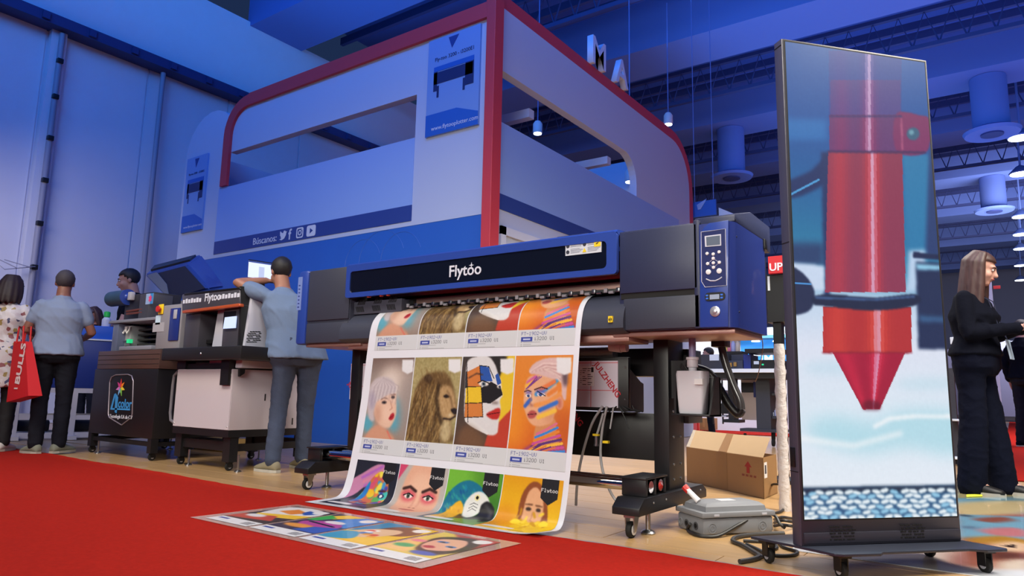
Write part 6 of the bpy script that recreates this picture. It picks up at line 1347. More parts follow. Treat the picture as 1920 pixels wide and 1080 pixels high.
def person(label, base, face, H=1.80, J=None, hd=(0, 0), skin='skin tan', skc=(150, 104, 86), shirt=None, trouser=None, shoe=None, hair=None, sleeve='short', fat=1.0, vox=.013, hands=True, handpose=None, female=False, hem=.93, shoeyaw=(0, 0), hairstyle='short', group=None, legflare=1.0, hemf=1.0):
    k = H/1.80; j = dict(BASE); j.update(J or {}); j = {a: Vector(b)*k for a, b in j.items()}
    t = thing('person', label, 'person', base); a = math.atan2(-face[0], face[1])
    M = Matrix.Translation(Vector(base)) @ Matrix.Rotation(a, 4, 'Z')
    X = Vector((1, 0, 0)); Y = Vector((0, 1, 0)); Z = Vector((0, 0, 1))
    shx = (j['shR']-j['shL']).normalized(); shy = Z.cross(shx).normalized()
    def torso(mb, inf, z0=None, top=True):
        sw = .5*(j['shR']-j['shL']).length; f = fat
        mid = (j['pelvis']+j['chest'])/2
        rg = []
        if z0 is not None:
            pc = j['pelvis']+(j['pelvis']-j['chest'])*((j['pelvis'].z-z0)/(j['chest'].z-j['pelvis'].z)); rg.append(ering(pc, (.185*k*f+inf*1.6)*hemf, (.142*k*f+inf*1.6)*hemf, X, Y, 22, .9))
        rg += [ering(j['pelvis']+Z*.02, (.168 if not female else .178)*k*f+inf*(2.1 if inf else 1), .122*k*f+inf*(2.1 if inf else 1), X, Y, 22, .9), ering(mid, (.155 if not female else .14)*k*f+inf, (.112 if not female else .10)*k*f+inf, (X+shx).normalized(), Y, 22, .9),
               ering(j['chest'], .17*k*f+inf, .122*k*f+inf, shx, shy, 22, .88), ering((j['chest']*.45+(j['shL']+j['shR'])*.275), sw*.98+inf*.6, .112*k+inf, shx, shy, 22, .85),
               ering((j['shL']+j['shR'])/2+Z*.005, sw*.88+inf*.4, .08*k+inf, shx, shy, 22, .9), ering(j['neck']-(j['neck']-(j['shL']+j['shR'])/2)*.45, sw*.5, .065*k+inf*.6, shx, shy, 22), ering(j['neck'], .066*k+inf*.3, .066*k+inf*.3, shx, shy, 22)]
        mb.rings(rg)
    yaw, pit = hd
    HM = Matrix.Translation(j['head']) @ Matrix.Rotation(math.radians(yaw), 4, 'Z') @ Matrix.Rotation(math.radians(pit), 4, 'X')
    h = k*1.0
    def hp(x, y, z): return HM @ Vector((x*h, y*h, z*h))
    # body: one skin surface
    mb = MB(); torso(mb, 0)
    limb(mb, [j['neck']-Z*.05*k, HM @ Vector((0, -.02*h, -.06*h))], [.064*k, .06*k])
    for c, r in (((0, -.012, .035), (.074, .096, .088)), ((0, .03, -.03), (.062, .066, .082)), ((0, .058, -.088), (.034, .032, .027)), ((0, .074, .028), (.05, .022, .02)), ((.034, .06, -.03), (.027, .028, .03)), ((-.034, .06, -.03), (.027, .028, .03)), ((.076, -.012, -.005), (.009, .02, .032)), ((-.076, -.012, -.005), (.009, .02, .032)), ((0, .088, -.056), (.024, .014, .014))):
        mb.ell((c[0]*h, c[1]*h, c[2]*h), [q*h for q in r], HM, 16)
    limb(mb, [hp(0, .090, .018), hp(0, .104, -.012), hp(0, .112, -.027)], [.009*h, .0115*h, .0155*h], 8)
    for s, n_ in ((-1, 'L'), (1, 'R')):
        limb(mb, [j['sh'+n_]*.9+j['chest']*.1, j['el'+n_], j['wr'+n_]], [.048*k, .041*k, .028*k])
        limb(mb, [j['hip'+n_], j['kn'+n_], j['an'+n_]], [.082*k, .056*k, .04*k]); limb(mb, [j['an'+n_], j['an'+n_]+Vector((0, .10, -.05))*k], [.036*k, .03*k])
        if hands:
            d = (j['wr'+n_]-j['el'+n_]).normalized(); hpz = (handpose or {}).get(n_, {})
            hand(mb, j['wr'+n_], Vector(hpz.get('d', d)), Vector(hpz.get('pal', (-s, .2, 0))), k*.98, hpz.get('curl', .35), hpz.get('thumb', s))
    me = fuse(mb.b, vox); me.transform(M); link('body', me, skinm(skin, skc), t, True)
    # eyes, brows, lips
    for s in (-1, 1):
        q = MB(); q.ell((s*.031*h, .0835*h, .008*h), (.0135*h, .009*h, .0085*h), HM, 12); e = q.mesh('eye'); e.transform(M); eo = link('eye', e, mat('eye white', (210, 206, 204), .3), t, True)
        q = MB(); q.ell((s*.031*h, .090*h, .008*h), (.006*h, .004*h, .0065*h), HM, 10); e = q.mesh('iris'); e.transform(M); link('iris', e, mat('dark iris', (30, 22, 20), .2), eo, True)
        q = MB(); q.tube([hp(s*.014, .096, .026), hp(s*.032, .093, .031), hp(s*.05, .08, .026)], [.003*h, .0042*h, .002*h], 6); e = q.mesh('eyebrow'); e.transform(M); link('eyebrow', e, mat('brow', (34, 26, 24), .8), t, True)
    q = MB(); q.tube([hp(-.022, .092, -.057), hp(-.008, .103, -.053), hp(0, .104, -.055), hp(.008, .103, -.053), hp(.022, .092, -.057)], [.002*h, .0055*h, .0055*h, .0055*h, .002*h], 8); e = q.mesh('lips'); e.transform(M); link('lips', e, mat('lip tone', (150, 76, 74), .45), t, True)
    # trousers
    if trouser:
        q = MB(); f = fat; pz = j['pelvis']
        q.rings([ering(pz+Z*.10*k, .158*k*f+.006, .118*k*f+.006, X, Y, 20, .9), ering(pz+Z*.02, .176*k*f+.006, (.13 if not female else .116)*k*f+.008, X, Y, 20, .9), ering(pz-Z*.08*k, .178*k*f+.004, (.135 if not female else .118)*k*f, X, Y, 20, .88), ering(pz-Z*.13*k, .15*k*f, .10*k*f, X, Y, 20)])
        for n_ in 'LR':
            an = j['an'+n_]+Z*(.0 if legflare < 1.2 else -.05)*k
            limb(q, [j['hip'+n_]-Z*.02, j['hip'+n_].lerp(j['kn'+n_], .5), j['kn'+n_], j['kn'+n_].lerp(an, .5), an], [.092*k*f, .086*k, .071*k*(.5+.5*legflare), .066*k*legflare, .062*k*legflare])
        e = fuse(q.b, .012, 3); folds(e, .0055*k, (10, 10, 13), base[0]); e.transform(M); link('trousers', e, trouser, t, True)
    if shirt:
        q = MB(); torso(q, .010 if female and sleeve == 'long' else .016, hem*k)
        for n_ in 'LR':
            S_, E_, W_ = j['sh'+n_], j['el'+n_], j['wr'+n_]
            if sleeve == 'short': S_ = S_*.9+j['chest']*.1; limb(q, [S_, S_.lerp(E_, .25), S_.lerp(E_, .58)], [.052*k*(.5+.5*fat), .062*k*(.5+.5*fat), .062*k])
            else: S_ = S_*.9+j['chest']*.1; limb(q, [S_, S_.lerp(E_, .3), E_, E_.lerp(W_, .93)], [.05*k*(.5+.5*fat), .06*k, .054*k, .041*k])
        e = fuse(q.b, .0125, 3); folds(e, .009*k, (6, 6, 6), base[1]); e.transform(M); link('shirt', e, shirt, t, True)
    for i, n_ in enumerate('LR'):
        if not shoe: break
        an = j['an'+n_]; ya = math.radians(shoeyaw[i]); fd = Vector((-math.sin(ya), math.cos(ya), 0)); sd = Vector((fd.y, -fd.x, 0)); b0 = Vector((an.x, an.y, 0)); rg = []
        for y, w, z1 in ((-.075, .02, .05), (-.065, .034, .085), (-.02, .042, .105), (.04, .045, .095), (.09, .048, .075), (.14, .047, .06), (.18, .036, .048), (.197, .014, .035)):
            c = b0+fd*y*k
            rg.append([c+sd*(w*k*math.cos(u))+Z*max(.018*k, (z1*k*.5+z1*k*.5*math.sin(u))) for u in np.linspace(0, 2*math.pi, 15)[:-1]])
        q = MB(); q.rings(rg); e = q.mesh('shoe'); e.transform(M); so = link('shoe', e, shoe, t, True)
        q = MB(); q.prism([b0+fd*y*k+sd*w*k+Z*.001 for y, w in ((-.08, -.022), (-.03, -.046), (.09, -.052), (.17, -.042), (.203, 0), (.17, .042), (.09, .052), (-.03, .046), (-.08, .022))], (0, 0, .021*k)); e = q.mesh('sole'); e.transform(M); link('sole', e, mat('shoe sole', (170, 166, 158), .6), so)
    # hair
    if hair:
        q = MB(); r = bmesh.ops.create_uvsphere(q.b, u_segments=28, v_segments=20, radius=1)
        kill = []
        for v in r['verts']:
            p = Vector((v.co.x*.083, v.co.y*.106-.014, v.co.z*.096+.038)); v.co = p
            line = .062 if p.y > .05 else (.062-(.05-p.y)*1.5 if p.y > -.01 else -.028-max(0, -.01-p.y)*.5)
            if p.z < line: kill.append(v)
        bmesh.ops.delete(q.b, geom=kill, context='VERTS')
        for v in q.b.verts: v.co = v.co*1.0+Vector((rng.normal(), rng.normal(), rng.normal()))*.0011
        ret = bmesh.ops.solidify(q.b, geom=q.b.faces[:], thickness=.012)
        for v in q.b.verts: v.co = HM @ (v.co*h)
        e = q.mesh('hair'); e.transform(M); ho = link('hair', e, hair, t, True)
        if hairstyle != 'short':
            q = MB(); lens = {'long': .46, 'bob': .20}[hairstyle]; n = 9
            for i in range(n):
                u = i/(n-1)*2-1; a_ = u*1.75; top_ = hp(math.sin(a_)*.082, -math.cos(a_)*.098-.01, .04); 
                ptl = [hp(math.sin(a_)*.05, -math.cos(a_)*.06-.01, .115), top_]
                for s_ in (.35, .7, 1.0): ptl.append(top_+Vector((math.sin(a_)*.03*s_*h, (-.05-.02*math.cos(a_))*s_*h, -lens*s_*h)))
                limb(q, ptl, [.02*h, .03*h, .034*h, .032*h, .018*h], 8)
            e = fuse(q.b, .011, 3); e.transform(M); link('hair_length', e, hair, t, True)
    return t, M, k, HM
denim = mat('washed denim', (54, 64, 88), .8, noise=.45, nscale=7, bump=.3, bscale=90)
darkd = mat('dark denim', (26, 28, 38), .9, spec=.15, noise=.3, nscale=9, bump=.2, bscale=90)
tee = mat('blue grey cotton', (98, 116, 146), .85, noise=.12, nscale=5, bump=.5, bscale=14)
tee2 = mat('pale blue cotton', (120, 134, 164), .85, noise=.08, nscale=5, bump=.4, bscale=12)
blackc = mat('black knit', (11, 13, 24), .9, spec=.1, bump=.3, bscale=30)
hairb = mat('black hair', (26, 24, 28), .6, noise=.4, nscale=60); hairbr = mat('brown hair', (70, 48, 46), .5, noise=.5, nscale=50, stretch=(1, 1, .15)); hairg = mat('short greying hair', (62, 58, 66), .8, noise=.3, nscale=90)
# man at the flatbed printer
b5 = P(545, 884, Z=0); Hh = zat(b5.x, b5.y, 476)
person('man in grey blue T-shirt and washed jeans leaning an arm on the flatbed printer', (b5.x, b5.y, 0), (-.90, .44), Hh*1.012,
       J=dict(pelvis=(-.02, 0, .97), chest=(-.09, .05, 1.28), neck=(-.14, .06, 1.48), shL=(-.31, .04, 1.42), shR=(.045, .03, 1.40), elL=(-.49, .20, 1.515), wrL=(-.26, .22, 1.555), elR=(.20, .20, 1.20), wrR=(.02, .38, 1.32), hipL=(-.09, 0, .95), anL=(-.15, -.02, .09), anR=(.12, .16, .09), knL=(-.12, .03, .52), knR=(.11, .12, .52), head=(-.165, .12, 1.62)),
       hd=(10, -8), shirt=tee, trouser=denim, shoe=mat('olive sneaker', (126, 118, 96), .7), hair=hairb, fat=1.22, vox=.010, shoeyaw=(28, 10), handpose={'L': {'pal': (0, 0, -1), 'curl': .25, 'd': (.95, .2, -.02)}, 'R': {'pal': (0, 0, -1), 'curl': .3, 'd': (-.7, .6, -.1)}}, hem=.90)
# man with back turned, left
b1 = P(84, 852, Z=0); Hh = zat(b1.x, b1.y, 503)
person('man with short greying hair in pale blue T-shirt and dark jeans, back turned', (b1.x, b1.y, .011), (-.92, .40), Hh*1.012,
       J=dict(elL=(-.265, .0, 1.15), wrL=(-.15, .26, 1.10), elR=(.27, .0, 1.15), wrR=(.2, .27, 1.10), anL=(-.085, -.02, .09), anR=(.10, .0, .09), knL=(-.09, .02, .52), knR=(.10, .02, .52)),
       hd=(-3, -4), shirt=tee2, trouser=darkd, shoe=mat('grey green sneaker', (120, 124, 112), .7), hair=hairg, fat=1.10, vox=.012, shoeyaw=(30, -42), skc=(128, 84, 72), skin='skin brown', hem=.92)
# woman at left edge with red bag
b0 = P(-4, 850, Z=0); b0.x -= .2; Hh = zat(b0.x, b0.y, 512)
floral = bpy.data.materials.new('floral print'); floral.use_nodes = True
nt = floral.node_tree; vo = nt.nodes.new('ShaderNodeTexVoronoi'); vo.inputs['Scale'].default_value = 26; cr_ = nt.nodes.new('ShaderNodeValToRGB'); tcn = nt.nodes.new('ShaderNodeTexCoord')
for pos_, col in ((0, (196, 190, 196)), (.35, (206, 200, 206)), (.45, (150, 130, 80)), (.6, (70, 72, 110)), (.75, (196, 184, 190)), (.9, (130, 70, 76))):
    e_ = cr_.color_ramp.elements.new(pos_) if pos_ not in (0,) else cr_.color_ramp.elements[0]; e_.color = lin(col)+(1,)
cr_.color_ramp.interpolation = 'CONSTANT'
nt.links.new(tcn.outputs['Object'], vo.inputs['Vector']); sp_ = nt.nodes.new('ShaderNodeSeparateColor'); nt.links.new(vo.outputs['Color'], sp_.inputs[0]); nt.links.new(sp_.outputs[0], cr_.inputs[0]); nt.links.new(cr_.outputs[0], nt.nodes['Principled BSDF'].inputs['Base Color'])
pw_, Mw, kw, _ = person('dark haired woman in long floral blouse at the left edge', (b0.x, b0.y, .011), (-.68, .74), Hh*1.012,
       J=dict(elR=(.25, .02, 1.14), wrR=(.20, .18, 1.0), elL=(-.25, .02, 1.14), wrL=(-.2, .2, 1.0)), hd=(-20, 0), shirt=floral, trouser=mat('black trousers', (20, 20, 26), .8), shoe=mat('pale shoe', (190, 186, 184), .6), hair=mat('dark brown hair', (40, 26, 30), .6, noise=.4, nscale=60), hairstyle='bob', fat=1.08, female=True, skc=(140, 96, 84), skin='skin warm', hem=.62)
q0 = quadY([(26, 640), (47, 640), (53, 742), (12, 754)], b0.y-.05)
bag = thing('tote_bag', 'red paper tote bag with white lettering hanging from the woman on the left', 'bag', (q0[3]+q0[2])/2)
m = MB(); m.loft2([q0[3], q0[2], q0[2]+Vector((0, .12, 0)), q0[3]+Vector((0, .12, 0))], [q0[0], q0[1], q0[1]+Vector((0, .06, 0)), q0[0]+Vector((0, .06, 0))]); redbag = mat('red bag', (196, 30, 34), .55); part('bag_body', m, redbag, bag, False)
for d_ in (-.004, .06):
    m = MB(); u0 = q0[0].lerp(q0[1], .3); u1 = q0[0].lerp(q0[1], .85); m.tube([u0+Vector((0, d_, -.02)), u0+Vector((.02, d_, .14)), u1+Vector((-.02, d_, .15)), u1+Vector((0, d_, -.02))], .008, 6); part('handle', m, redbag, bag)
wl_ = mat('bag white', (226, 206, 210), .5)
rt = (q0[1]-q0[2]).normalized(); text('EXPO', .15, tuple(q0[3].lerp(q0[2], .62)+Vector((0, -.006, .10))), (.12, 0, 1), (-1, 0, .12), wl_, bag, 'lettering', .001, .03) if False else None
c0 = q0[3].lerp(q0[2], .42)+Vector((0, -.004, .16))
text('BULLS', .15, (c0.x+.055, c0.y-.001, c0.z-.02), (.1, 0, 1), (-1, 0, .1), wl_, bag, 'lettering', .001, .03)
m = MB(); m.box(c0.x-.045, c0.x+.03, c0.y-.003, c0.y, c0.z-.06, c0.z-.045); part('bag_line', m, wl_, bag, False)
# man in profile behind the engraver
b3 = Vector((P(250, 560, Y=5.0).x, 5.0, 0)); Hh = zat(b3.x, b3.y, 500)
person('dark haired man in black looking down behind the engraver', (b3.x, b3.y, 0), (-.5, -.86), Hh*1.012, J=dict(elL=(-.25, .06, 1.15), wrL=(-.14, .28, 1.05), elR=(.25, .06, 1.15), wrR=(.14, .28, 1.05), head=(0, .06, 1.62)), hd=(0, -14), shirt=blackc, trouser=darkd, shoe=blackc, hair=hairb, fat=1.0, skc=(172, 126, 112), skin='skin light')
# woman behind the bench, mostly hidden
b4 = Vector((P(178, 600, Y=5.9).x, 5.9, 0)); Hh = zat(b4.x, b4.y, 573)
person('brown haired woman bending behind the blue bench cabinet, mostly hidden', (b4.x, b4.y, 0), (.3, -.9), max(1.45, Hh*1.012), J=dict(elR=(.25, .12, 1.16), wrR=(.12, .34, 1.16), elL=(-.25, .12, 1.16), wrL=(-.12, .34, 1.16)), hd=(0, -25), shirt=blackc, trouser=darkd, shoe=blackc, hair=hairbr, female=True, skc=(160, 112, 96), skin='skin mid', hairstyle='bob')
# woman with phone, right
b2 = P(1850, 926, Z=0); Hh = zat(b2.x, b2.y, 468)
pr_, M2, k2, HM2 = person('woman in black with long brown hair looking at a phone', (b2.x, b2.y, 0), (.97, -.2), Hh*1.012,
       J=dict(head=(-.0, .07, 1.62), neck=(0, .0, 1.475), elR=(.23, .02, 1.13), wrR=(.07, .30, 1.17), elL=(-.24, .03, 1.13), wrL=(-.06, .31, 1.18), hipL=(-.095, -.02, .95), hipR=(.095, -.02, .95), knL=(-.10, .04, .52), knR=(.10, -.02, .52), anL=(-.11, .08, .09), anR=(.11, -.06, .09), chest=(0, .01, 1.27)),
       hd=(6, -20), shirt=blackc, trouser=mat('dark navy denim', (12, 15, 30), .9, spec=.1, noise=.2, nscale=9, bump=.2, bscale=60), shoe=mat('black shoe', (18, 16, 18), .5), hair=hairbr, female=True, sleeve='long', fat=1.2, vox=.008, hem=.98, hairstyle='long', skc=(196, 150, 136), skin='skin fair', legflare=1.45, hemf=.93,
       handpose={'R': {'d': (-.35, .9, .1), 'pal': (-.5, -.1, .8), 'curl': .45}, 'L': {'d': (.35, .9, .1), 'pal': (.5, -.1, .8), 'curl': .45}})
ph = thing('phone', 'dark phone held in both hands by the woman in black', 'phone', M2 @ Vector((0, .41*k2, 1.20*k2)))
PM = M2 @ Matrix.Translation(Vector((0, .41*k2, 1.215*k2))) @ Matrix.Rotation(math.radians(35), 4, 'X')
m = MB(); m.box(-.038, .038, -.075, .075, -.004, .004, .003, PM); part('phone_body', m, black, ph); m = MB(); m.box(-.034, .034, -.07, .07, .0041, .0046, 0, PM); part('phone_screen', m, mat('phone glass', (60, 70, 90), .1), ph)
bd2 = thing('name_badge', 'white name badge hanging on a cord in front of the woman in black', 'badge', M2 @ Vector((.0, .19*k2, .98*k2)))
m = MB(); BMx = M2 @ Matrix.Translation(Vector((0.02, .215*k2, 1.02*k2))) @ Matrix.Rotation(math.radians(8), 4, 'X'); m.box(-.05, .05, -.003, .003, -.075, .075, .002, BMx); part('card', m, mat('badge card', (170, 186, 206), .35), bd2)
m = MB(); m.tube([BMx @ Vector((0, 0, .075)), M2 @ Vector((.04, .16*k2, 1.2*k2)), M2 @ Vector((.075, .12*k2, 1.38*k2)), M2 @ Vector((.06, -.03*k2, 1.5*k2)), M2 @ Vector((-.06, -.03*k2, 1.5*k2)), M2 @ Vector((-.075, .12*k2, 1.38*k2)), M2 @ Vector((-.03, .16*k2, 1.2*k2)), BMx @ Vector((0, 0, .075))], .004, 6); part('cord', m, mat('dark cord', (30, 34, 60), .7), bd2)
# man in dark clothes at the right edge
b6 = P(1912, 838, Z=0); Hh = zat(b6.x, b6.y, 596)
person('man in dark clothes standing on the red aisle at the right edge', (b6.x+.15, b6.y, 0), (.6, .8), Hh*1.012, shirt=blackc, trouser=darkd, shoe=blackc, hair=hairb, sleeve='long', skc=(172, 126, 112), skin='skin light')

# ------------------------------------------------------------------ far booths seen under the printer end and to the right
farw = mat('far booth white', (216, 222, 226), .6)
def fth(name, lab, cat, Y, rects, group=None):
    """rects: list of (part name, px0, py0, px1, py1, dY, depth, material)"""
    a = P(rects[0][1], rects[0][4], Y=Y); t = thing(name, lab, cat, (a.x, Y, 0), group)
    for r in rects:
        x0, x1, z0, z1 = rectY(r[1], r[4], r[3], r[2], Y+r[5]); m = MB(); m.box(x0, x1, Y+r[5], Y+r[5]+r[6], z0, z1, .004); part(r[0], m, r[7], t, False)
    return t
FB = 15.2
fb = thing('far_booth', 'white far booth with glowing blue sign seen under the printer end', 'booth', (P(1370, 700, Y=FB).x, FB, 0))
x0, x1, z0, z1 = rectY(1262, 790, 1490, 612, FB); m = MB(); m.box(x0-.6, x1+.5, FB, FB+.15, 0, z1); part('back_wall', m, farw, fb, False)
x0, x1, z0, z1 = rectY(1391, 688, 1475, 636, FB-.02); m = MB(); m.box(x0, x1, FB-.06, FB-.01, z0, z1); part('blue_sign', m, mat('lit blue sign', (40, 120, 200), .4, emit=(44, 128, 208), estr=.8), fb, False)
x0, x1, z2, z3 = rectY(1391, 637, 1478, 629, FB-.02); m = MB(); m.box(x0-.5, x1, FB-.3, FB-.01, z2, z3); part('canopy', m, mat('teal canopy', (90, 160, 180), .5), fb, False)
wl2 = mat('lit white letter', (220, 236, 250), .4, emit=(190, 220, 250), estr=.7)
p = P(1412, 681, Y=FB-.065); text('TIME', .26, p, (1, 0, 0), (0, 0, 1), wl2, fb, 'lettering', .004, .01)
for px in (1417, 1457):
    p = P(px, 640, Y=FB-.2); m = MB(); m.lathe((p.x, FB-.2, p.z), [(.02, .1), (.09, 0), (.085, -.01)], 14); part('sign_lamp', m, mat('lamp glow warm', (255, 255, 255), emit=(230, 244, 255), estr=2.5), fb)
a = area('sign_glow', (P(1436, 640, Y=FB).x, FB-.25, z3), (P(1436, 640, Y=FB).x, FB-.02, z3-.6), 1.6, .1, 14, (.7, .86, 1))
m = MB(); x0, x1, z0, z1 = rectY(1302, 812, 1308, 700, 13.4); m.box(x0, x1, 13.4, 13.46, 0, z1); solo('red_post', m, redm, 'thin red post behind the printer stand', 'post', None, False)
x0, x1, z0, z1 = rectY(1262, 812, 1302, 690, 13.4); m = MB(); m.box(x0, x1-.01, 13.4, 13.5, 0, 2.2); solo('partition', m, farw, 'low white partition left of the thin red post', 'partition', None, False)
# far right booths behind the screen
FY = 11.0
fth('ink_rack', 'grey ink rack under the coloured ink bottles', 'rack', FY, [('rack_body', 1360, 676, 1394, 664, 0, .3, charcoal), ('shelf', 1360, 664, 1392, 659, -.01, .3, black)])
for i, (px, col, nm) in enumerate(((1361.5, (230, 206, 90), 'yellow'), (1367.5, (226, 130, 150), 'pink'), (1375, (170, 176, 214), 'lavender'), (1383.5, (206, 190, 170), 'cream'))):
    p = P(px, 659.5, Y=FY+.1); zt2 = P(px, 640, Y=FY+.1).z; t = thing('ink_bottle', f'{nm} ink bottle on the far grey rack', 'bottle', p, 'ink bottles on the far rack'); m = MB(); h_ = zt2-p.z
    m.lathe(p, [(.028, .002), (.034, .01), (.034, h_*.75), (.02, h_*.9)], 14); part('bottle_body', m, mat(nm+' bottle', col, .4), t); m = MB(); m.lathe((p.x, p.y, p.z+h_*.9), [(.02, 0), (.02, h_*.12)], 12); part('cap', m, mat(nm+' bottle', col, .4), t)
dkg = mat('far charcoal', (50, 50, 58), .5)
fth('far_printer', 'dark far printer with white label left of the ink bottles', 'printer', FY-.2, [('body', 1310, 691, 1364, 665, 0, .5, dkg), ('label', 1330, 676, 1348, 665, -.01, .01, farw)])
fth('far_printer', 'dark far machine with brass fittings right of the ink bottles', 'printer', FY-.2, [('body', 1364.5, 691, 1393, 676, 0, .45, charcoal), ('blue_side', 1393.5, 691, 1408, 665, .02, .4, bluedk), ('brass_fitting', 1366, 688, 1372, 680, -.03, .03, mat('brass', (180, 140, 80), .3, .7)), ('brass_fitting', 1375, 687, 1381, 679, -.03, .03, mat('brass', (180, 140, 80), .3, .7))])
fth('far_printer', 'black far printer with tilted lid and green lamp', 'printer', FY-.2, [('body', 1408.5, 691, 1462, 675, 0, .5, black), ('lid', 1396, 661, 1462, 654, -.15, .6, black), ('lid_arm', 1404, 675, 1410, 660, .3, .1, black), ('lid_arm', 1454, 675, 1460, 660, .3, .1, black), ('label', 1413, 683, 1423, 677, -.01, .01, farw), ('green_lamp', 1428, 685, 1432, 682, -.01, .01, mat('green light', (40, 200, 130), .4, emit=(40, 220, 140), estr=.5))])
TY = FY-.5
ft = fth('far_table', 'long far table with white top on a broad black stand', 'table', TY, [('table_top', 1327, 698.5, 1463, 691.5, 0, 1.0, farw), ('apron', 1330, 710, 1463, 699, .1, .8, blackm), ('column', 1416, 806, 1446, 710, .35, .3, mat('stand slate', (48, 50, 58), .5)), ('foot_beam', 1387, 812, 1466, 803, .3, .4, mat('stand slate', (48, 50, 58), .5)), ('levelling_foot', 1394, 819, 1398, 812, .4, .05, black), ('column', 1364, 790, 1376, 710, .5, .25, blackm), ('foot_beam', 1354, 793, 1386, 786, .45, .3, blackm), ('shelf', 1447, 786, 1466, 780, .4, .3, dkg), ('shelf', 1447, 742, 1466, 737, .4, .3, dkg)])
p = P(1450, 822, Y=TY+.45); m = MB(); m.lathe((p.x-.02, TY+.45, .06), [(.04, 0), (.06, .005), (.06, .035), (.04, .04)], 16, (1, 0, 0)); m.box(p.x-.02, p.x+.02, TY+.42, TY+.5, .1, P(1450, 806, Y=TY+.45).z); part('wheel', m, rubber, ft)
fth('far_cabinet', 'pinkish white far cabinet under the table with dark picture', 'cabinet', TY+.9, [('body', 1389, 788, 1420, 712, 0, .5, mat('pinkish white', (214, 196, 194), .5)), ('picture', 1390, 736, 1415, 718, -.02, .02, dkg), ('blue_corner', 1412, 745, 1417, 716, -.03, .02, bluedk)])
fth('far_tray_stack', 'stack of pale and dark trays left under the far table', 'trays', TY+.6, [('tray', 1332, 712, 1351, 707, 0, .4, farw), ('tray', 1332, 741, 1355, 731, 0, .4, lightgrey), ('tray', 1332, 752, 1355, 743, 0, .4, farw), ('tray', 1333, 776, 1364, 756, .05, .4, black), ('tray', 1331, 782, 1362, 778, 0, .4, lightgrey), ('upright', 1334, 795, 1338, 707, .38, .04, black), ('upright', 1352, 795, 1356, 707, .38, .04, black)])
for px0, py0, px1, py1, cc, lab in ((1447, 780, 1451, 771, farw, 'white'), (1452, 780, 1458, 766, mat('lavender bottle', (170, 176, 214), .4), 'lavender')):
    x0, x1, z0, z1 = rectY(px0, py0, px1, py1, TY+.5); t = thing('far_bottle', f'small {lab} bottle on the far table shelf', 'bottle', ((x0+x1)/2, TY+.5, z0)); r_ = (x1-x0)/2; m = MB(); m.lathe(((x0+x1)/2, TY+.5, z0), [(r_*.9, .001), (r_, .01), (r_, (z1-z0)*.7), (r_*.4, (z1-z0)*.85)], 12); part('bottle_body', m, cc, t); m = MB(); m.lathe(((x0+x1)/2, TY+.5, z0+(z1-z0)*.85), [(r_*.45, 0), (r_*.45, (z1-z0)*.15)], 10); part('cap', m, farw, t)
fth('small_carton', 'small far carton beside the red post', 'carton', 14.2, [('box', 1309, 807, 1330, 784, 0, .5, card), ('tape', 1317, 801, 1321, 784, -.005, .004, tapec)])
# far man in profile between the machines
b7 = Vector((P(1331, 700, Y=12.4).x, 12.4, 0)); Hh = zat(b7.x, b7.y, 644)
person('small far man in black shirt seen between the printer stand and the hoses', (b7.x, b7.y, 0), (-.9, -.3), max(1.4, Hh*.985), shirt=blackc, trouser=darkd, shoe=blackc, hair=hairb, vox=.016, skc=(176, 132, 118), skin='skin light2')
m = MB(); q = [P(1340, 786, Z=0), P(1470, 786, Z=0), P(1470, 802, Z=0), P(1340, 802, Z=0)]
m.box(-8, -2.2, 14.0, 17.5, .0, .008); solo('far_carpet', m, redc, 'strip of red carpet seen beneath the far table', 'carpet', None, False)
m = MB(); m.box(-.15, 6, 8.1, 34, .0, .008); solo('aisle_carpet', m, redc, 'red aisle carpet beyond the woman at the right edge', 'carpet', None, False)
# red sign and dark stand between printer and screen
SY = 6.2
sg = thing('red_sign', 'red sign with white letters between the printer and the tall screen', 'sign', (P(1455, 590, Y=SY).x, SY, 0)); x0, x1, z0, z1 = rectY(1441, 513, 1474, 478, SY)
m = MB(); m.box(x0, x1, SY, SY+.05, z0, z1); part('board', m, mat('sign red', (206, 40, 46), .5), sg, False)
p = P(1442, 508, Y=SY-.002); text('UP', .094, p, (1, 0, 0), (0, 0, 1), whitep, sg, 'lettering', .002, .02)
x0, x1, z2, z3 = rectY(1438, 605, 1474, 514, SY+.1); m = MB(); m.box(x0, x1, SY+.06, SY+.3, z2, z3); part('dark_box', m, black, sg, False)
m = MB(); m.box(x0+.05, x0+.12, SY+.1, SY+.2, 0, z2); part('stand_post', m, black, sg, False); m = MB(); m.box(x0-.1, x0+.3, SY, SY+.35, 0, .03); part('stand_foot', m, black, sg, False)
m = MB(); x4, x5, z4, z5 = rectY(1440, 545, 1443, 518, SY+.055); m.box(x4, x5, SY+.05, SY+.06, z4, z5); part('label', m, farw, sg, False)
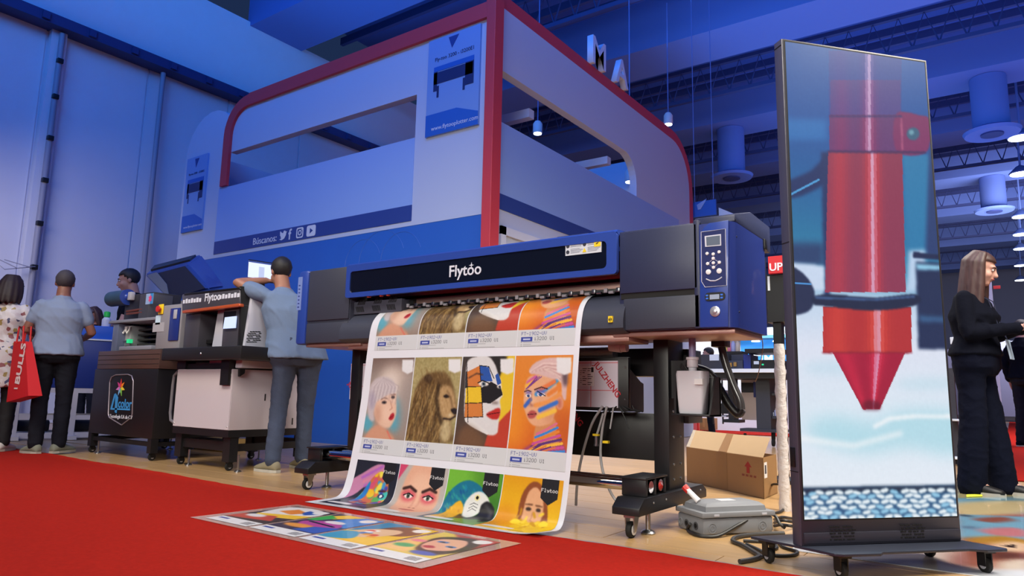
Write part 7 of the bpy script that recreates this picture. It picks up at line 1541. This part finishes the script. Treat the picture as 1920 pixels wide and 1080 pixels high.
# small blue poster at the far end of the booth
PY = 12.9
t = thing('poster', 'small blue poster hanging at the far end of the booth side', 'poster', P(1325, 395, Y=PY)); x0, x1, z0, z1 = rectY(1298, 408, 1342, 378, PY)
m = MB(); m.box(x0, x1, PY, PY+.05, z0, z1+.05); part('board', m, boothb, t, False); m = MB(); m.prism([(x0+.12, PY-.004, z0+.14), (x1-.3, PY-.004, z0+.14), (x1-.22, PY-.004, z0+.26), (x0+.3, PY-.004, z0+.34), (x0+.1, PY-.004, z0+.24)], (0, -.01, 0), .003); part('poster_picture', m, paleb, t)
for xq in (x0+.05, x1-.05): m = MB(); m.cyl((xq, PY+.02, z1+.05), (xq, PY+.02, 9.0), .008, 6); part('hanging_cord', m, beamm, t)
x0, x1, z0, z1 = rectY(1345, 420, 1365, 384, PY); m = MB(); m.prism([(x0, PY+.1, z0), (x1+.4, PY+.1, z0), (x0, PY+.1, z1)], (0, .05, 0)); part('pale_corner', m, farw, t, False)
# far right: stands, tall pale panel, box
RY = 9.5
fth('far_shelf', 'dark shelf with pale boards just right of the screen edge', 'shelf', RY, [('back', 1778, 880, 1802, 690, .3, .1, dkg), ('board', 1780, 790, 1800, 786, 0, .3, farw), ('board', 1780, 862, 1800, 858, 0, .3, farw), ('pale_panel', 1776, 840, 1786, 690, -.05, .04, mat('lavender panel', (170, 172, 206), .5)), ('box', 1781, 645, 1798, 632, .1, .2, farw), ('foot', 1778, 886, 1802, 880, .2, .2, dkg)])
fth('display_stand', 'tall pale display stand with red mark behind the woman', 'stand', 16, [('display_face', 1842, 828, 1884, 528, 0, .1, mat('pale panel far', (170, 174, 196), .6)), ('red_mark', 1862, 541, 1876, 536, -.02, .02, redm)])
fth('far_booth', 'grey far booth block with white fascia at the right edge', 'booth', 34.3, [('wall', 1776, 783, 1960, 655, .2, 1.5, mat('far booth grey', (110, 106, 124), .7)), ('fascia', 1850, 656, 1960, 640, 0, .3, mat('fascia pale', (176, 176, 190), .6)), ('dark_panel', 1795, 783, 1846, 668, 0, .1, mat('dark maroon', (74, 44, 52), .6))])
m = MB()
